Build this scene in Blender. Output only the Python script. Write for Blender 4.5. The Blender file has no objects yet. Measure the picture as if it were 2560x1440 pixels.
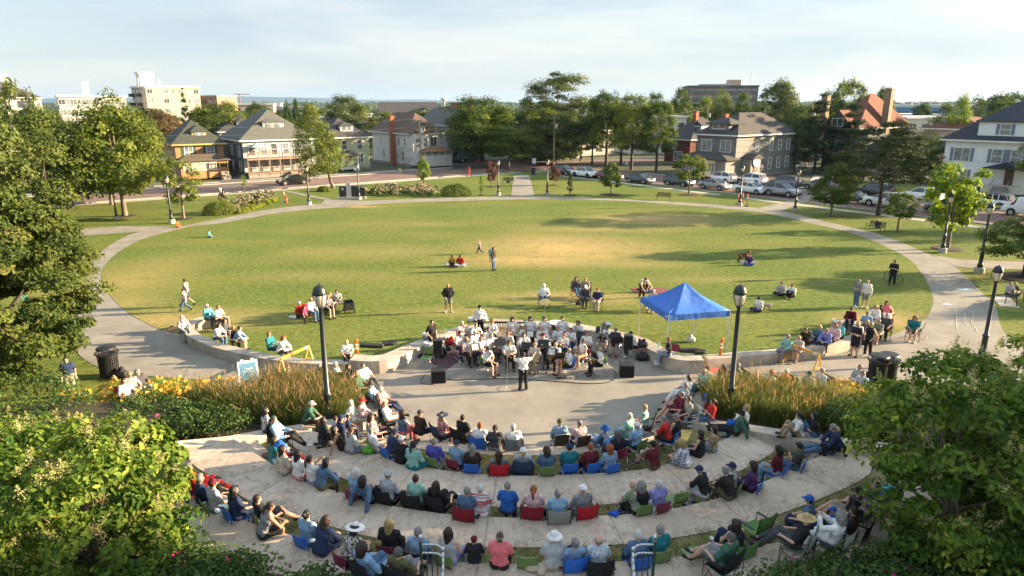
import bpy, math, random
import numpy as np
from mathutils import Vector, Matrix
R=math.radians
S=bpy.context.scene
# ---------------------------------------------------------------- camera
CAM_H=11.5; PITCH=15.15; FOC=1707.0      # FOC in pixels of the 2560 px wide frame
cam=bpy.data.cameras.new('camera'); co=bpy.data.objects.new('camera',cam); S.collection.objects.link(co)
co.location=(0,0,CAM_H); co.rotation_euler=(R(90-PITCH),0,0)
cam.sensor_width=36; cam.lens=36*FOC/2560; cam.clip_start=.1; cam.clip_end=40000
S.camera=co
# ---------------------------------------------------------------- sky, sun, exposure
SUN_AZ=8.0; SUN_EL=15.0                  # degrees: measured from +X towards +Y
W=bpy.data.worlds.new('World'); S.world=W; W.use_nodes=True
nt=W.node_tree; nt.nodes.clear()
def _n(t,nt=nt,**k):
    n=nt.nodes.new(t)
    for a,b in k.items(): setattr(n,a,b)
    return n
out=_n('ShaderNodeOutputWorld'); bg=_n('ShaderNodeBackground'); bg.inputs[1].default_value=.06
sky=_n('ShaderNodeTexSky',sky_type='NISHITA'); sky.sun_disc=False
sky.sun_elevation=R(SUN_EL); sky.sun_rotation=R(90-SUN_AZ); sky.dust_density=1.0; sky.air_density=1.0; sky.ozone_density=1.0; sky.altitude=50
# thin cloud veil: whitens the sky in soft streaks
tc=_n('ShaderNodeTexCoord'); mp=_n('ShaderNodeMapping'); mp.inputs['Scale'].default_value=(1.3,1.3,7)
no=_n('ShaderNodeTexNoise'); no.inputs['Scale'].default_value=1.5; no.inputs['Detail'].default_value=7; no.inputs['Roughness'].default_value=.55; no.inputs['Distortion'].default_value=.4
cr=_n('ShaderNodeValToRGB'); cr.color_ramp.elements[0].position=.40; cr.color_ramp.elements[0].color=(0.62,)*3+(1,); cr.color_ramp.elements[1].position=.68; cr.color_ramp.elements[1].color=(.93,)*3+(1,)
mx=_n('ShaderNodeMix',data_type='RGBA'); mx.inputs[7].default_value=(2.7,3.05,3.3,1)
L=nt.links.new
L(tc.outputs['Generated'],mp.inputs[0]); L(mp.outputs[0],no.inputs[0]); L(no.outputs[0],cr.inputs[0]); L(cr.outputs[0],mx.inputs[0]); L(sky.outputs[0],mx.inputs[6]); 
# cloud bodies: soft grey-white sheets, and pale milky air low over the horizon
m2=_n('ShaderNodeMapping'); m2.inputs['Scale'].default_value=(1.0,1.0,5.5); m2.inputs['Location'].default_value=(3.1,.7,.2); n2=_n('ShaderNodeTexNoise'); n2.inputs['Scale'].default_value=2.3; n2.inputs['Detail'].default_value=9; n2.inputs['Roughness'].default_value=.6
r2_=_n('ShaderNodeValToRGB'); r2_.color_ramp.elements[0].position=.44; r2_.color_ramp.elements[0].color=(1.85,2.4,2.9,1); r2_.color_ramp.elements[1].position=.64; r2_.color_ramp.elements[1].color=(3.2,3.35,3.4,1)
L(tc.outputs['Generated'],m2.inputs[0]); L(m2.outputs[0],n2.inputs[0]); L(n2.outputs[0],r2_.inputs[0]); L(r2_.outputs[0],mx.inputs[7])
sp=_n('ShaderNodeSeparateXYZ'); L(tc.outputs['Generated'],sp.inputs[0]); hz=_n('ShaderNodeMapRange'); hz.inputs['From Min'].default_value=.0; hz.inputs['From Max'].default_value=.22; hz.inputs['To Min'].default_value=.55; hz.inputs['To Max'].default_value=0; L(sp.outputs['Z'],hz.inputs['Value'])
m3=_n('ShaderNodeMix',data_type='RGBA'); m3.inputs[7].default_value=(3.25,3.35,3.3,1); L(hz.outputs[0],m3.inputs[0]); L(mx.outputs[2],m3.inputs[6])
# unseen sky overhead, brightened towards the zenith as added fill for the shade
zr=_n('ShaderNodeMapRange'); zr.inputs['From Min'].default_value=.28; zr.inputs['From Max'].default_value=.75; zr.inputs['To Min'].default_value=1; zr.inputs['To Max'].default_value=1.6; L(sp.outputs['Z'],zr.inputs['Value'])
vm=_n('ShaderNodeVectorMath',operation='SCALE'); L(m3.outputs[2],vm.inputs[0]); L(zr.outputs[0],vm.inputs['Scale']); L(vm.outputs[0],bg.inputs[0]); L(bg.outputs[0],out.inputs[0])
sl=bpy.data.lights.new('sun','SUN'); so=bpy.data.objects.new('sun',sl); S.collection.objects.link(so)
sl.energy=5.0; sl.angle=R(.6); sl.color=(1.0,.77,.49)
_d=Vector((math.cos(R(SUN_EL))*math.cos(R(SUN_AZ)),math.cos(R(SUN_EL))*math.sin(R(SUN_AZ)),math.sin(R(SUN_EL))))
so.rotation_euler=_d.to_track_quat('Z','Y').to_euler(); so.location=(60,8,40)
S.view_settings.view_transform='Standard'; S.view_settings.look='None'; S.view_settings.exposure=2.2; S.view_settings.gamma=1
S.cycles.use_denoising=True; S.cycles.max_bounces=7; S.cycles.diffuse_bounces=4; S.cycles.transparent_max_bounces=8; S.cycles.volume_bounces=0
S.cycles.use_adaptive_sampling=True; S.cycles.adaptive_threshold=.02
# ---------------------------------------------------------------- helpers
_cp,_sp=math.cos(R(PITCH)),math.sin(R(PITCH))
def ray(px,py):
    u=(px-1280)/FOC; v=-(py-720)/FOC
    return u,_cp+v*_sp,-_sp+v*_cp
def P(px,py,z=0.0):
    "world point seen at photo pixel (px,py) on the level z"
    a,b,c=ray(px,py); t=(z-CAM_H)/c
    return Vector((a*t,b*t,z))
def PD(px,py,Y):
    "world point at photo pixel on the vertical plane y=Y"
    a,b,c=ray(px,py); t=Y/b
    return Vector((a*t,Y,CAM_H+c*t))
def topx(x,y,z):
    Z=y*_cp-(z-CAM_H)*_sp; U=y*_sp+(z-CAM_H)*_cp
    return 1280+FOC*x/Z,720-FOC*U/Z
def rnd(s): return random.Random(s)
def tag(o,label=None,cat=None,group=None,kind=None):
    if label: o['label']=label
    if cat: o['category']=cat
    if group: o['group']=group
    if kind: o['kind']=kind
    return o
def empty(name,loc,rz=0,label=None,cat=None,group=None,sc=1):
    o=bpy.data.objects.new(name,None); S.collection.objects.link(o); o.location=loc; o.rotation_euler=(0,0,rz); o.scale=(sc,)*3
    o.empty_display_size=.2
    return tag(o,label,cat,group)
def link(name,me,parent=None,loc=None,rz=None,mats=None):
    o=bpy.data.objects.new(name,me); S.collection.objects.link(o); o.parent=parent
    if loc is not None: o.location=loc
    if rz is not None: o.rotation_euler=(0,0,rz)
    if mats:
        for i,m in enumerate(mats):
            while len(me.materials)<=i: me.materials.append(None)
            o.material_slots[i].link='OBJECT'; o.material_slots[i].material=m
    return o
def copy_tree(o,parent=None):
    c=o.copy(); S.collection.objects.link(c); c.parent=parent
    for ch in list(o.children): copy_tree(ch,c)
    return c
class MB:
    def __init__(s): s.v=[]; s.f=[]; s.m=[]; s.cur=0
    def add(s,vs,fs):
        b=len(s.v); s.v+= [tuple(p) for p in vs]
        for f in fs: s.f.append(tuple(b+i for i in f)); s.m.append(s.cur)
        return s
    def mat(s,i): s.cur=i; return s
    def box(s,c,d,rz=0,rx=0,ry=0,taper=1):
        M=Matrix.Rotation(rz,3,'Z')@Matrix.Rotation(ry,3,'Y')@Matrix.Rotation(rx,3,'X'); x,y,z=[a/2 for a in d]; c=Vector(c)
        vs=[c+M@Vector((X*x*(taper if Z>0 else 1),Y*y*(taper if Z>0 else 1),Z*z)) for X,Y,Z in ((-1,-1,-1),(1,-1,-1),(1,1,-1),(-1,1,-1),(-1,-1,1),(1,-1,1),(1,1,1),(-1,1,1))]
        return s.add(vs,[(0,3,2,1),(4,5,6,7),(0,1,5,4),(1,2,6,5),(2,3,7,6),(3,0,4,7)])
    def bar(s,a,b,w,h):
        "box beam from a to b"
        a=Vector(a);b=Vector(b);d=b-a;l=d.length
        if l<1e-6: return s
        x=d/l; y=Vector((0,0,1)).cross(x)
        if y.length<1e-3: y=Vector((0,1,0))
        y.normalize(); z=x.cross(y)
        vs=[]
        for e in (a,b):
            for p,q in ((-1,-1),(1,-1),(1,1),(-1,1)): vs.append(e+y*p*w/2+z*q*h/2)
        return s.add(vs,[(3,2,1,0),(4,5,6,7),(0,1,5,4),(1,2,6,5),(2,3,7,6),(3,0,4,7)])
    def tube(s,a,b,r0,r1=None,n=8,cap=True):
        a=Vector(a);b=Vector(b); r1=r0 if r1 is None else r1; d=(b-a)
        if d.length<1e-6: return s
        d.normalize(); u=d.orthogonal().normalized(); w=d.cross(u); vs=[]
        for e,r in ((a,r0),(b,r1)):
            for i in range(n):
                t=2*math.pi*i/n; vs.append(e+(u*math.cos(t)+w*math.sin(t))*r)
        fs=[(i,(i+1)%n,n+(i+1)%n,n+i) for i in range(n)]
        if cap: fs+=[tuple(range(n))[::-1],tuple(range(n,2*n))]
        return s.add(vs,fs)
    def path(s,pts,r,n=6):
        for a,b in zip(pts,pts[1:]): s.tube(a,b,r,r,n)
        return s
    def lathe(s,prof,c=(0,0,0),n=16,cap=True):
        vs=[];c=Vector(c)
        for r,z in prof:
            for i in range(n):
                t=2*math.pi*i/n; vs.append(c+Vector((r*math.cos(t),r*math.sin(t),z)))
        fs=[]
        for k in range(len(prof)-1):
            for i in range(n): fs.append((k*n+i,k*n+(i+1)%n,(k+1)*n+(i+1)%n,(k+1)*n+i))
        if cap: fs+=[tuple(range(n))[::-1],tuple(range((len(prof)-1)*n,len(prof)*n))]
        return s.add(vs,fs)
    def prism(s,pts,z0,z1):
        "pts 2d (or 3d with own top z); z0 bottom; z1 top (ignored if pts are 3d)"
        n=len(pts); 
        ar=sum(pts[i][0]*pts[(i+1)%n][1]-pts[(i+1)%n][0]*pts[i][1] for i in range(n))
        if ar<0: pts=pts[::-1]
        top=[(p[0],p[1],p[2] if z1 is None else z1) for p in pts]; bot=[(p[0],p[1],z0) for p in pts]
        return s.add(bot+top,[tuple(range(n))[::-1],tuple(range(n,2*n))]+[(i,(i+1)%n,n+(i+1)%n,n+i) for i in range(n)])
    def quad(s,*p): return s.add(p,[tuple(range(len(p)))])
    def mesh(s,name,mats=(),smooth=False):
        me=bpy.data.meshes.new(name); me.from_pydata(s.v,[],s.f)
        for m in mats: me.materials.append(m)
        if len(s.m): me.polygons.foreach_set('material_index',s.m)
        if smooth: me.polygons.foreach_set('use_smooth',[True]*len(me.polygons))
        me.update(); return me
    def build(s,name,mats,parent=None,smooth=False,loc=None,rz=None,bevel=0):
        if not isinstance(mats,(list,tuple)): mats=[mats]
        o=link(name,s.mesh(name,mats,smooth),parent,loc,rz)
        if bevel:
            b=o.modifiers.new('bevel','BEVEL'); b.width=bevel; b.segments=2; b.limit_method='ANGLE'
        return o
def smooth_line(pts,n=6,closed=False):
    pts=[Vector(p) for p in pts]; N=len(pts); o=[]
    for i in range(N if closed else N-1):
        if closed: a,b,c,d=pts[i-1],pts[i],pts[(i+1)%N],pts[(i+2)%N]
        else: a,b,c,d=pts[max(i-1,0)],pts[i],pts[i+1],pts[min(i+2,N-1)]
        for k in range(n):
            t=k/n; o.append(.5*((2*b)+(c-a)*t+(2*a-5*b+4*c-d)*t*t+(3*b-a-3*c+d)*t**3))
    if not closed: o.append(pts[-1])
    return o
def strip(pts,w,side=0):
    "polygon of width w along pts; side 0 centred, +1 to the left, -1 to the right"
    L_,R_=[],[]
    for i,p in enumerate(pts):
        a=pts[max(i-1,0)];b=pts[min(i+1,len(pts)-1)];d=(b-a);d.z=0;d.normalize();n=Vector((-d.y,d.x,0))
        l,r={0:(w/2,w/2),1:(w,0),-1:(0,w)}[side]
        L_.append(p+n*l);R_.append(p-n*r)
    return L_,R_
def strip_mesh(mb,pts,w,z0,side=0,zt=None):
    L_,R_=strip(pts,w,side); n=len(pts); vs=[]
    for l,r in zip(L_,R_):
        t=lambda p:(p.x,p.y,p.z if zt is None else zt)
        vs+=[t(l),t(r),(r.x,r.y,z0),(l.x,l.y,z0)]
    fs=[(0,1,2,3),(4*n-1,4*n-2,4*n-3,4*n-4)]
    for i in range(n-1):
        a=4*i;b=a+4
        fs+=[(a,b,b+1,a+1)[::-1],(a+1,b+1,b+2,a+2)[::-1],(a+2,b+2,b+3,a+3)[::-1],(a+3,b+3,b,a)[::-1]]
    return mb.add(vs,[f[::-1] for f in fs])
# ---------------------------------------------------------------- materials
def add_cracks(m,scale=.35,width=.004,amt=.55):
    "darkens the base colour along a sparse net of wandering cracks"
    t=m.node_tree; N=t.nodes.new; L=t.links.new; b=t.nodes['Principled BSDF']; lk=b.inputs['Base Color'].links[0]; c=lk.from_socket
    tc=N('ShaderNodeTexCoord'); n=N('ShaderNodeTexNoise'); n.inputs['Scale'].default_value=1.6; n.inputs['Detail'].default_value=6; L(tc.outputs['Object'],n.inputs[0])
    va=N('ShaderNodeVectorMath'); va.operation='MULTIPLY_ADD'; va.inputs[1].default_value=(.7,.7,0); L(n.outputs['Color'],va.inputs[0]); L(tc.outputs['Object'],va.inputs[2])
    v=N('ShaderNodeTexVoronoi'); v.feature='DISTANCE_TO_EDGE'; v.inputs['Scale'].default_value=scale; L(va.outputs[0],v.inputs['Vector'])
    r=N('ShaderNodeMapRange'); r.inputs['From Min'].default_value=0; r.inputs['From Max'].default_value=width*3; r.inputs['To Min'].default_value=amt; r.inputs['To Max'].default_value=0; L(v.outputs['Distance'],r.inputs['Value'])
    n2=N('ShaderNodeTexNoise'); n2.inputs['Scale'].default_value=.25; L(tc.outputs['Object'],n2.inputs[0]); g=N('ShaderNodeMath'); g.operation='GREATER_THAN'; g.inputs[1].default_value=.47; L(n2.outputs[0],g.inputs[0]); k=N('ShaderNodeMath'); k.operation='MULTIPLY'; L(r.outputs[0],k.inputs[0]); L(g.outputs[0],k.inputs[1])
    x=N('ShaderNodeMix'); x.data_type='RGBA'; x.inputs[7].default_value=(.045,.04,.035,1); L(k.outputs[0],x.inputs[0]); L(c,x.inputs[6]); L(x.outputs[2],b.inputs['Base Color'])
_mc={}
def mat(name,col,rough=.7,metal=0,col2=None,scale=4,bump=0,bscale=40,detail=4,spec=.4,alpha=1,emit=0,coat=0,contrast=(.35,.65),trans=0,stretch=None):
    if name in _mc: return _mc[name]
    m=bpy.data.materials.new(name); m.use_nodes=True; t=m.node_tree; b=t.nodes['Principled BSDF']; N=t.nodes.new; L=t.links.new
    b.inputs['Base Color'].default_value=(*col,1); b.inputs['Roughness'].default_value=rough; b.inputs['Metallic'].default_value=metal
    b.inputs['Specular IOR Level'].default_value=spec
    if coat: b.inputs['Coat Weight'].default_value=coat; b.inputs['Coat Roughness'].default_value=.06
    if emit: b.inputs['Emission Color'].default_value=(*col,1); b.inputs['Emission Strength'].default_value=emit
    tc=N('ShaderNodeTexCoord'); src=tc.outputs['Object']
    if stretch:
        mp=N('ShaderNodeMapping'); mp.inputs['Scale'].default_value=stretch; L(src,mp.inputs[0]); src=mp.outputs[0]
    if col2:
        n=N('ShaderNodeTexNoise'); n.inputs['Scale'].default_value=scale; n.inputs['Detail'].default_value=detail; n.inputs['Roughness'].default_value=.6
        r=N('ShaderNodeValToRGB'); r.color_ramp.elements[0].position=contrast[0]; r.color_ramp.elements[1].position=contrast[1]
        r.color_ramp.elements[0].color=(*col,1); r.color_ramp.elements[1].color=(*col2,1)
        L(src,n.inputs[0]); L(n.outputs[0],r.inputs[0]); L(r.outputs[0],b.inputs['Base Color'])
    if bump:
        n=N('ShaderNodeTexNoise'); n.inputs['Scale'].default_value=bscale; n.inputs['Detail'].default_value=5
        u=N('ShaderNodeBump'); u.inputs['Strength'].default_value=min(bump,1); u.inputs['Distance'].default_value=.02 if bump<=1 else .02*bump
        L(src,n.inputs[0]); L(n.outputs[0],u.inputs['Height']); L(u.outputs[0],b.inputs['Normal'])
    _mc[name]=m; return m
# ================================================================ GROUND
def sstep(a,b,x): t=min(max((x-a)/(b-a),0),1); return t*t*(3-2*t)
def gz(x,y):
    "height of the town's ground: level in the park, falling away behind the first houses"
    k=1-.55*sstep(-.1,.7,x/max(y,1))
    return -k*(3*sstep(135,260,y)+7*sstep(240,700,y)+6*sstep(700,1500,y)-13*sstep(1500,3000,y))
def grass_mat():
    m=bpy.data.materials.new('lawn_grass'); m.use_nodes=True; t=m.node_tree; b=t.nodes['Principled BSDF']; N=t.nodes.new; L=t.links.new
    b.inputs['Roughness'].default_value=.85; b.inputs['Specular IOR Level'].default_value=.15
    tc=N('ShaderNodeTexCoord'); src=tc.outputs['Object']
    def noise(sc,det=4,rough=.6,st=None):
        n=N('ShaderNodeTexNoise'); n.inputs['Scale'].default_value=sc; n.inputs['Detail'].default_value=det; n.inputs['Roughness'].default_value=rough
        if st:
            mp=N('ShaderNodeMapping'); mp.inputs['Scale'].default_value=st; L(src,mp.inputs[0]); L(mp.outputs[0],n.inputs[0])
        else: L(src,n.inputs[0])
        return n.outputs[0]
    def ramp(v,stops):
        r=N('ShaderNodeValToRGB'); e=r.color_ramp.elements
        while len(e)<len(stops): e.new(.5)
        for q,(p,c) in zip(e,stops): q.position=p; q.color=(*c,1) if not isinstance(c,float) else (c,c,c,1)
        L(v,r.inputs[0]); return r.outputs[0]
    def mix(a,bb,f):
        x=N('ShaderNodeMix',); x.data_type='RGBA'
        for s,v in ((6,a),(7,bb),(0,f)):
            if isinstance(v,(tuple,float)): x.inputs[s].default_value=(*v,1) if isinstance(v,tuple) else v
            else: L(v,x.inputs[s])
        return x.outputs[2]
    def math_(op,a,bb):
        x=N('ShaderNodeMath'); x.operation=op; x.use_clamp=(op in('ADD','MULTIPLY') )
        for s,v in ((0,a),(1,bb)):
            if isinstance(v,float): x.inputs[s].default_value=v
            else: L(v,x.inputs[s])
        return x.outputs[0]
    fine=ramp(noise(3.2,8,.72),[(.32,(.040,.068,.010)),(.48,(.094,.134,.020)),(.66,(.182,.202,.048))])
    big=ramp(noise(.09,5,.6,(1,1.7,1)),[(.42,0.0),(.66,1.0)])
    col=mix(fine,(.27,.225,.062),math_('MULTIPLY',big,.32))
    # dry, worn patches that belong to the lawn
    dry=None
    for (px,py,rx,ry,k) in ((1400,620,11,8,1.),(1330,650,10,3.5,.9),(1640,548,10,5,1.),(1480,640,8,4,.7),(1700,560,9,3,.6),(1560,660,7,2.2,.5),(1050,560,9,2.5,.3),(760,690,8,2.5,.3),(1500,570,12,4,.5),(905,517,3.2,1.1,1.),(330,700,5,12,.45),(430,800,8,3,.7),(300,760,4,3,.5),(1150,780,5,1.6,.5),(1440,745,7,2,.75),(1800,700,7,1.3,.3),(1240,650,5,2,.6),(1000,630,12,4,.35),(2215,800,4,2.5,.8)):
        c=P(px,py); mp=N('ShaderNodeMapping'); mp.inputs['Location'].default_value=(-c.x/rx,-c.y/ry,0); mp.inputs['Scale'].default_value=(1/rx,1/ry,0)
        L(src,mp.inputs[0]); ln=N('ShaderNodeVectorMath'); ln.operation='LENGTH'; L(mp.outputs[0],ln.inputs[0])
        v=ramp(ln.outputs['Value'],[(0.,float(k)),(1.,0.0)])
        dry=v if dry is None else math_('MAXIMUM',dry,v)
    nn=ramp(noise(.9,7,.7),[(.36,0.0),(.62,1.0)])
    dry=math_('MULTIPLY',dry,math_('ADD',math_('MULTIPLY',nn,1.25),.42))
    dcol=ramp(noise(5,6,.7),[(.35,(.33,.225,.085)),(.65,(.50,.355,.16))])
    col=mix(col,dcol,dry)
    L(col,b.inputs['Base Color'])
    u=N('ShaderNodeBump'); u.inputs['Strength'].default_value=.8; u.inputs['Distance'].default_value=.06
    L(math_('ADD',noise(14,4,.7),math_('MULTIPLY',noise(2.2,4,.6),.8)),u.inputs['Height']); L(u.outputs[0],b.inputs['Normal'])
    return m
GRASS=grass_mat()
M_ASPH=mat('path_asphalt',(.185,.165,.138),.85,col2=(.29,.26,.212),scale=.6,detail=9,bump=.25,bscale=60,contrast=(.3,.7))
M_ROAD=mat('road_asphalt',(.15,.095,.08),.85,col2=(.215,.135,.105),scale=.25,detail=9,bump=.2,bscale=30)
M_CONC=mat('old_concrete',(.32,.275,.225),.85,col2=(.48,.42,.345),scale=1.7,detail=10,bump=.35,bscale=22,contrast=(.38,.62))
M_WALK=mat('pavement_concrete',(.36,.33,.28),.85,col2=(.46,.42,.36),scale=1,detail=7)
M_SOIL=mat('bark_mulch',(.025,.016,.010),.95,col2=(.06,.038,.022),scale=9,bump=1,bscale=20)
M_TOWN=mat('town_ground',(.05,.062,.02),.95,col2=(.10,.095,.06),scale=.05,detail=8)
# slab concrete with stains, streaks and joints
def slab_mat():
    m=bpy.data.materials.new('stained_slab_concrete'); m.use_nodes=True; t=m.node_tree; b=t.nodes['Principled BSDF']; N=t.nodes.new; L=t.links.new
    b.inputs['Roughness'].default_value=.82; b.inputs['Specular IOR Level'].default_value=.25
    src=N('ShaderNodeTexCoord').outputs['Object']
    def noise(sc,det,rg,st=(1,1,1),dist=0):
        mp=N('ShaderNodeMapping'); mp.inputs['Scale'].default_value=st; L(src,mp.inputs[0])
        n=N('ShaderNodeTexNoise'); n.inputs['Scale'].default_value=sc; n.inputs['Detail'].default_value=det; n.inputs['Roughness'].default_value=rg; n.inputs['Distortion'].default_value=dist; L(mp.outputs[0],n.inputs[0]); return n.outputs[0]
    def ramp(v,stops):
        r=N('ShaderNodeValToRGB'); e=r.color_ramp.elements
        while len(e)<len(stops): e.new(.5)
        for q,(p,c) in zip(e,stops): q.position=p; q.color=(*c,1)
        L(v,r.inputs[0]); return r.outputs[0]
    def mix(a,bb,f,mode='MIX'):
        x=N('ShaderNodeMix'); x.data_type='RGBA'; x.blend_type=mode; L(a,x.inputs[6]); L(bb,x.inputs[7])
        if isinstance(f,float): x.inputs[0].default_value=f
        else: L(f,x.inputs[0])
        return x.outputs[2]
    base=ramp(noise(.55,5,.6),[(.35,(.43,.345,.268)),(.65,(.55,.455,.365))])
    stain=ramp(noise(5.5,9,.78,(1,1,1),.6),[(.38,(.60,.56,.52)),(.54,(1,1,1))])
    patch=ramp(noise(.8,4,.6,(1,1,1),1.2),[(.42,(1,1,1)),(.62,(0,0,0))])
    c=mix(base,mix(base,stain,1.0,'MULTIPLY'),patch)
    streak=ramp(noise(9,5,.7,(1,.12,1)),[(.35,(.82,.80,.78)),(.55,(1,1,1))])
    c=mix(c,streak,.75,'MULTIPLY')
    sx=N('ShaderNodeSeparateXYZ'); L(src,sx.inputs[0])
    def m_(op,a,bb=None):
        q=N('ShaderNodeMath'); q.operation=op
        for s_,v in ((0,a),(1,bb)):
            if v is None: continue
            if isinstance(v,float): q.inputs[s_].default_value=v
            else: L(v,q.inputs[s_])
        return q.outputs[0]
    ang=m_('ARCTAN2',m_('SUBTRACT',sx.outputs[0],.3),m_('SUBTRACT',31.0,sx.outputs[1]) if False else m_('MULTIPLY',m_('SUBTRACT',sx.outputs[1],31.0),-1.0))
    fr=m_('FRACT',m_('MULTIPLY',m_('ADD',ang,3.0),5.1)); jt=m_('LESS_THAN',fr,.016)
    x=N('ShaderNodeMix'); x.data_type='RGBA'; L(m_('MULTIPLY',jt,.38),x.inputs[0]); L(c,x.inputs[6]); x.inputs[7].default_value=(.10,.085,.07,1); c=x.outputs[2]
    L(c,b.inputs['Base Color'])
    u=N('ShaderNodeBump'); u.inputs['Strength'].default_value=.3; u.inputs['Distance'].default_value=.02; L(noise(25,5,.6),u.inputs['Height']); L(u.outputs[0],b.inputs['Normal'])
    return m
M_SLAB=slab_mat(); add_cracks(M_SLAB,.3,.003,.35); add_cracks(M_ASPH,.22,.002,.35); add_cracks(M_ROAD,.12,.003,.5)
M_KERB=M_WALK
def sheet(name,pts,z,m,label=None,kind='structure',parent=None):
    mb=MB(); mb.add([(p[0],p[1],z) for p in pts],[tuple(range(len(pts)))])
    o=mb.build(name,m,parent)
    if o.data.polygons[0].normal.z<0: o.data.flip_normals()
    if kind: o['kind']=kind
    return o
# terrain sheet to the horizon
xs=[-9000,-5000,-2500,-1300,-800,-500,-320]+list(range(-220,221,20))+[320,500,800,1300,2500,5000,9000]
ys=[-60,0,60,100,125,140,160,180,200,230,260,300,350,400,480,560,700,900,1200,1600,2000,2500,3000,4000,6500,9500]
mb=MB(); vs=[(x,y,gz(x,y)-.05) for y in ys for x in xs]; n=len(xs)
mb.add(vs,[(j*n+i,j*n+i+1,(j+1)*n+i+1,(j+1)*n+i) for j in range(len(ys)-1) for i in range(n-1)])
tag(mb.build('ground',M_TOWN),kind='structure')
sheet('park_ground',[(-95,-20),(95,-20),(95,66),(60,100),(14,118),(0,121),(-30,105),(-62,80),(-95,56)],-.012,GRASS)
# path ring + plaza (one asphalt sheet) and the lawn on top of it
def pxs(pts,z=0.0,n=5,closed=False): return smooth_line([P(*p,z) for p in pts],n,closed)
outer=[(560,953),(450,945),(330,935),(230,910),(180,858),(190,790),(235,650),(300,598),(360,577),(430,569),(560,545),(640,529),(700,520),(772,511),(892,503.5),(1000,498.5),(1120,494.5),(1200,492),(1277,490.5),(1337,490.5),(1470,494),(1560,498),(1637,502),(1760,509.5),(1864,517),(1959,528),(2060,553),(2100,562),(2211,590),(2322,635),(2387,667),(2450,727),(2487,765),(2502,815),(2530,850),(2600,895)]
lower=[(2600,960),(2420,962),(2300,955),(2090,960),(1950,1075),(1640,1150),(1280,1165),(900,1140),(600,1075)]
sheet('path',pxs(outer)+[P(*p) for p in lower],0.0,M_ASPH)
lawn_top=[(340,795),(296,762),(264,720),(255,680),(285,640),(340,605),(400,585),(480,566),(560,557),(700,532),(862,517),(1000,507),(1200,501),(1320,498.5),(1445,499),(1600,505),(1775,518.6),(1900,531),(2036,560),(2150,590),(2260,640),(2303,682),(2332,740),(2325,780),(2305,803),(2225,840),(2185,848)]
lawn_wall=[(2110,850),(1940,872),(1760,885),(1600,850),(1480,826),(1300,812),(1130,832),(1000,868),(900,888),(760,890),(640,872),(540,850),(470,826),(400,812)]
sheet('lawn',pxs(lawn_top)+[P(*p,.3) for p in lawn_wall],.012,GRASS)
# side paths
def px_strip(name,pts,w,z,m,n=4,kind='structure'):
    mb=MB(); L_,R_=strip(smooth_line([P(*p,z) for p in pts],n),w); k=len(L_)
    mb.add([tuple(p) for p in L_+R_],[(i,k+i,k+i+1,i+1) for i in range(k-1)])
    o=mb.build(name,m); o['kind']=kind; return o
sheet('path',[P(1277,493),P(1284,437),P(1323,437),P(1337,493)],.008,M_ASPH)
sheet('path',[P(430,566),P(300,566),P(200,572),P(200,590),P(310,582),P(345,580),P(360,583),P(400,580)],.008,M_ASPH)
sheet('path',[P(706,478),P(728,478),P(770,487),P(830,498),P(900,502),P(890,508),P(800,512),P(812,500),P(770,491)],.008,M_ASPH)
sheet('path',[P(2330,637),P(2400,649),P(2620,657),P(2620,676),P(2440,671),P(2389,667)],.008,M_ASPH)
sheet('path',[P(1890,521),P(1960,506),P(2010,489),P(2050,494),P(2000,507),P(1960,526),P(1930,528)],.008,M_ASPH)
sheet('path',[P(2010,489),P(2050,494),P(2090,500),P(2045,488),P(2025,486)],.004,M_ASPH)
# streets: two arms meeting at the crossing behind the park
A0=P(1180,440); uL=(P(1180,440)-P(280,507)); uL.z=0; uL.normalize(); B0=P(1440,442); uR=P(2400,560)-B0; uR.z=0; uR.normalize()
nL=Vector((-uL.y,uL.x,0)); nR=Vector((-uR.y,uR.x,0))   # nL away from the camera; nR away from the camera
Xc=P(1335,432)
def band(name,a,u,n,d0,d1,l0,l1,z,m,kind='structure'):
    p=[a+u*l0+n*d0,a+u*l1+n*d0,a+u*l1+n*d1,a+u*l0+n*d1]; return sheet(name,[(q.x,q.y) for q in p],z,m)
RW=11.0
band('road',A0,uL,nL,1.5,1.5+RW,-95,22,-.002,M_ROAD)
band('road',B0,uR,nR,1.9,1.9+RW,-18,95,.002,M_ROAD)
band('pavement',A0,uL,nL,-.4,.9,-95,9,.004,M_WALK)
band('pavement',B0,uR,nR,-1.1,.2,-3,28,.004,M_WALK); band('pavement',B0,uR,nR,-1.1,.2,32,85,.004,M_WALK)
band('pavement',A0,uL,nL,RW+3.6,RW+5.2,-95,6,.004,M_WALK)
band('pavement',B0,uR,nR,RW+4.1,RW+5.6,6,80,.004,M_WALK)
# kerbs
def kerb(a,u,n,d,l0,l1):
    mb=MB(); p=a+u*l0+n*d; q=a+u*l1+n*d; mb.bar((p.x,p.y,.04),(q.x,q.y,.04),.18,.13); tag(mb.build('kerb',M_WALK),kind='structure')
kerb(A0,uL,nL,1.4,-95,7); kerb(A0,uL,nL,RW+1.7,-95,4); kerb(B0,uR,nR,1.8,1,30); kerb(B0,uR,nR,1.8,34,90); kerb(B0,uR,nR,RW+2.1,2,85)
# streets leading away
px_strip('road',[(1325,425),(1310,412),(1180,402),(1090,396)],9,-.006,M_ROAD)
px_strip('road',[(1340,428),(1440,410),(1560,402),(1760,393)],9,-.010,M_ROAD)
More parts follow.
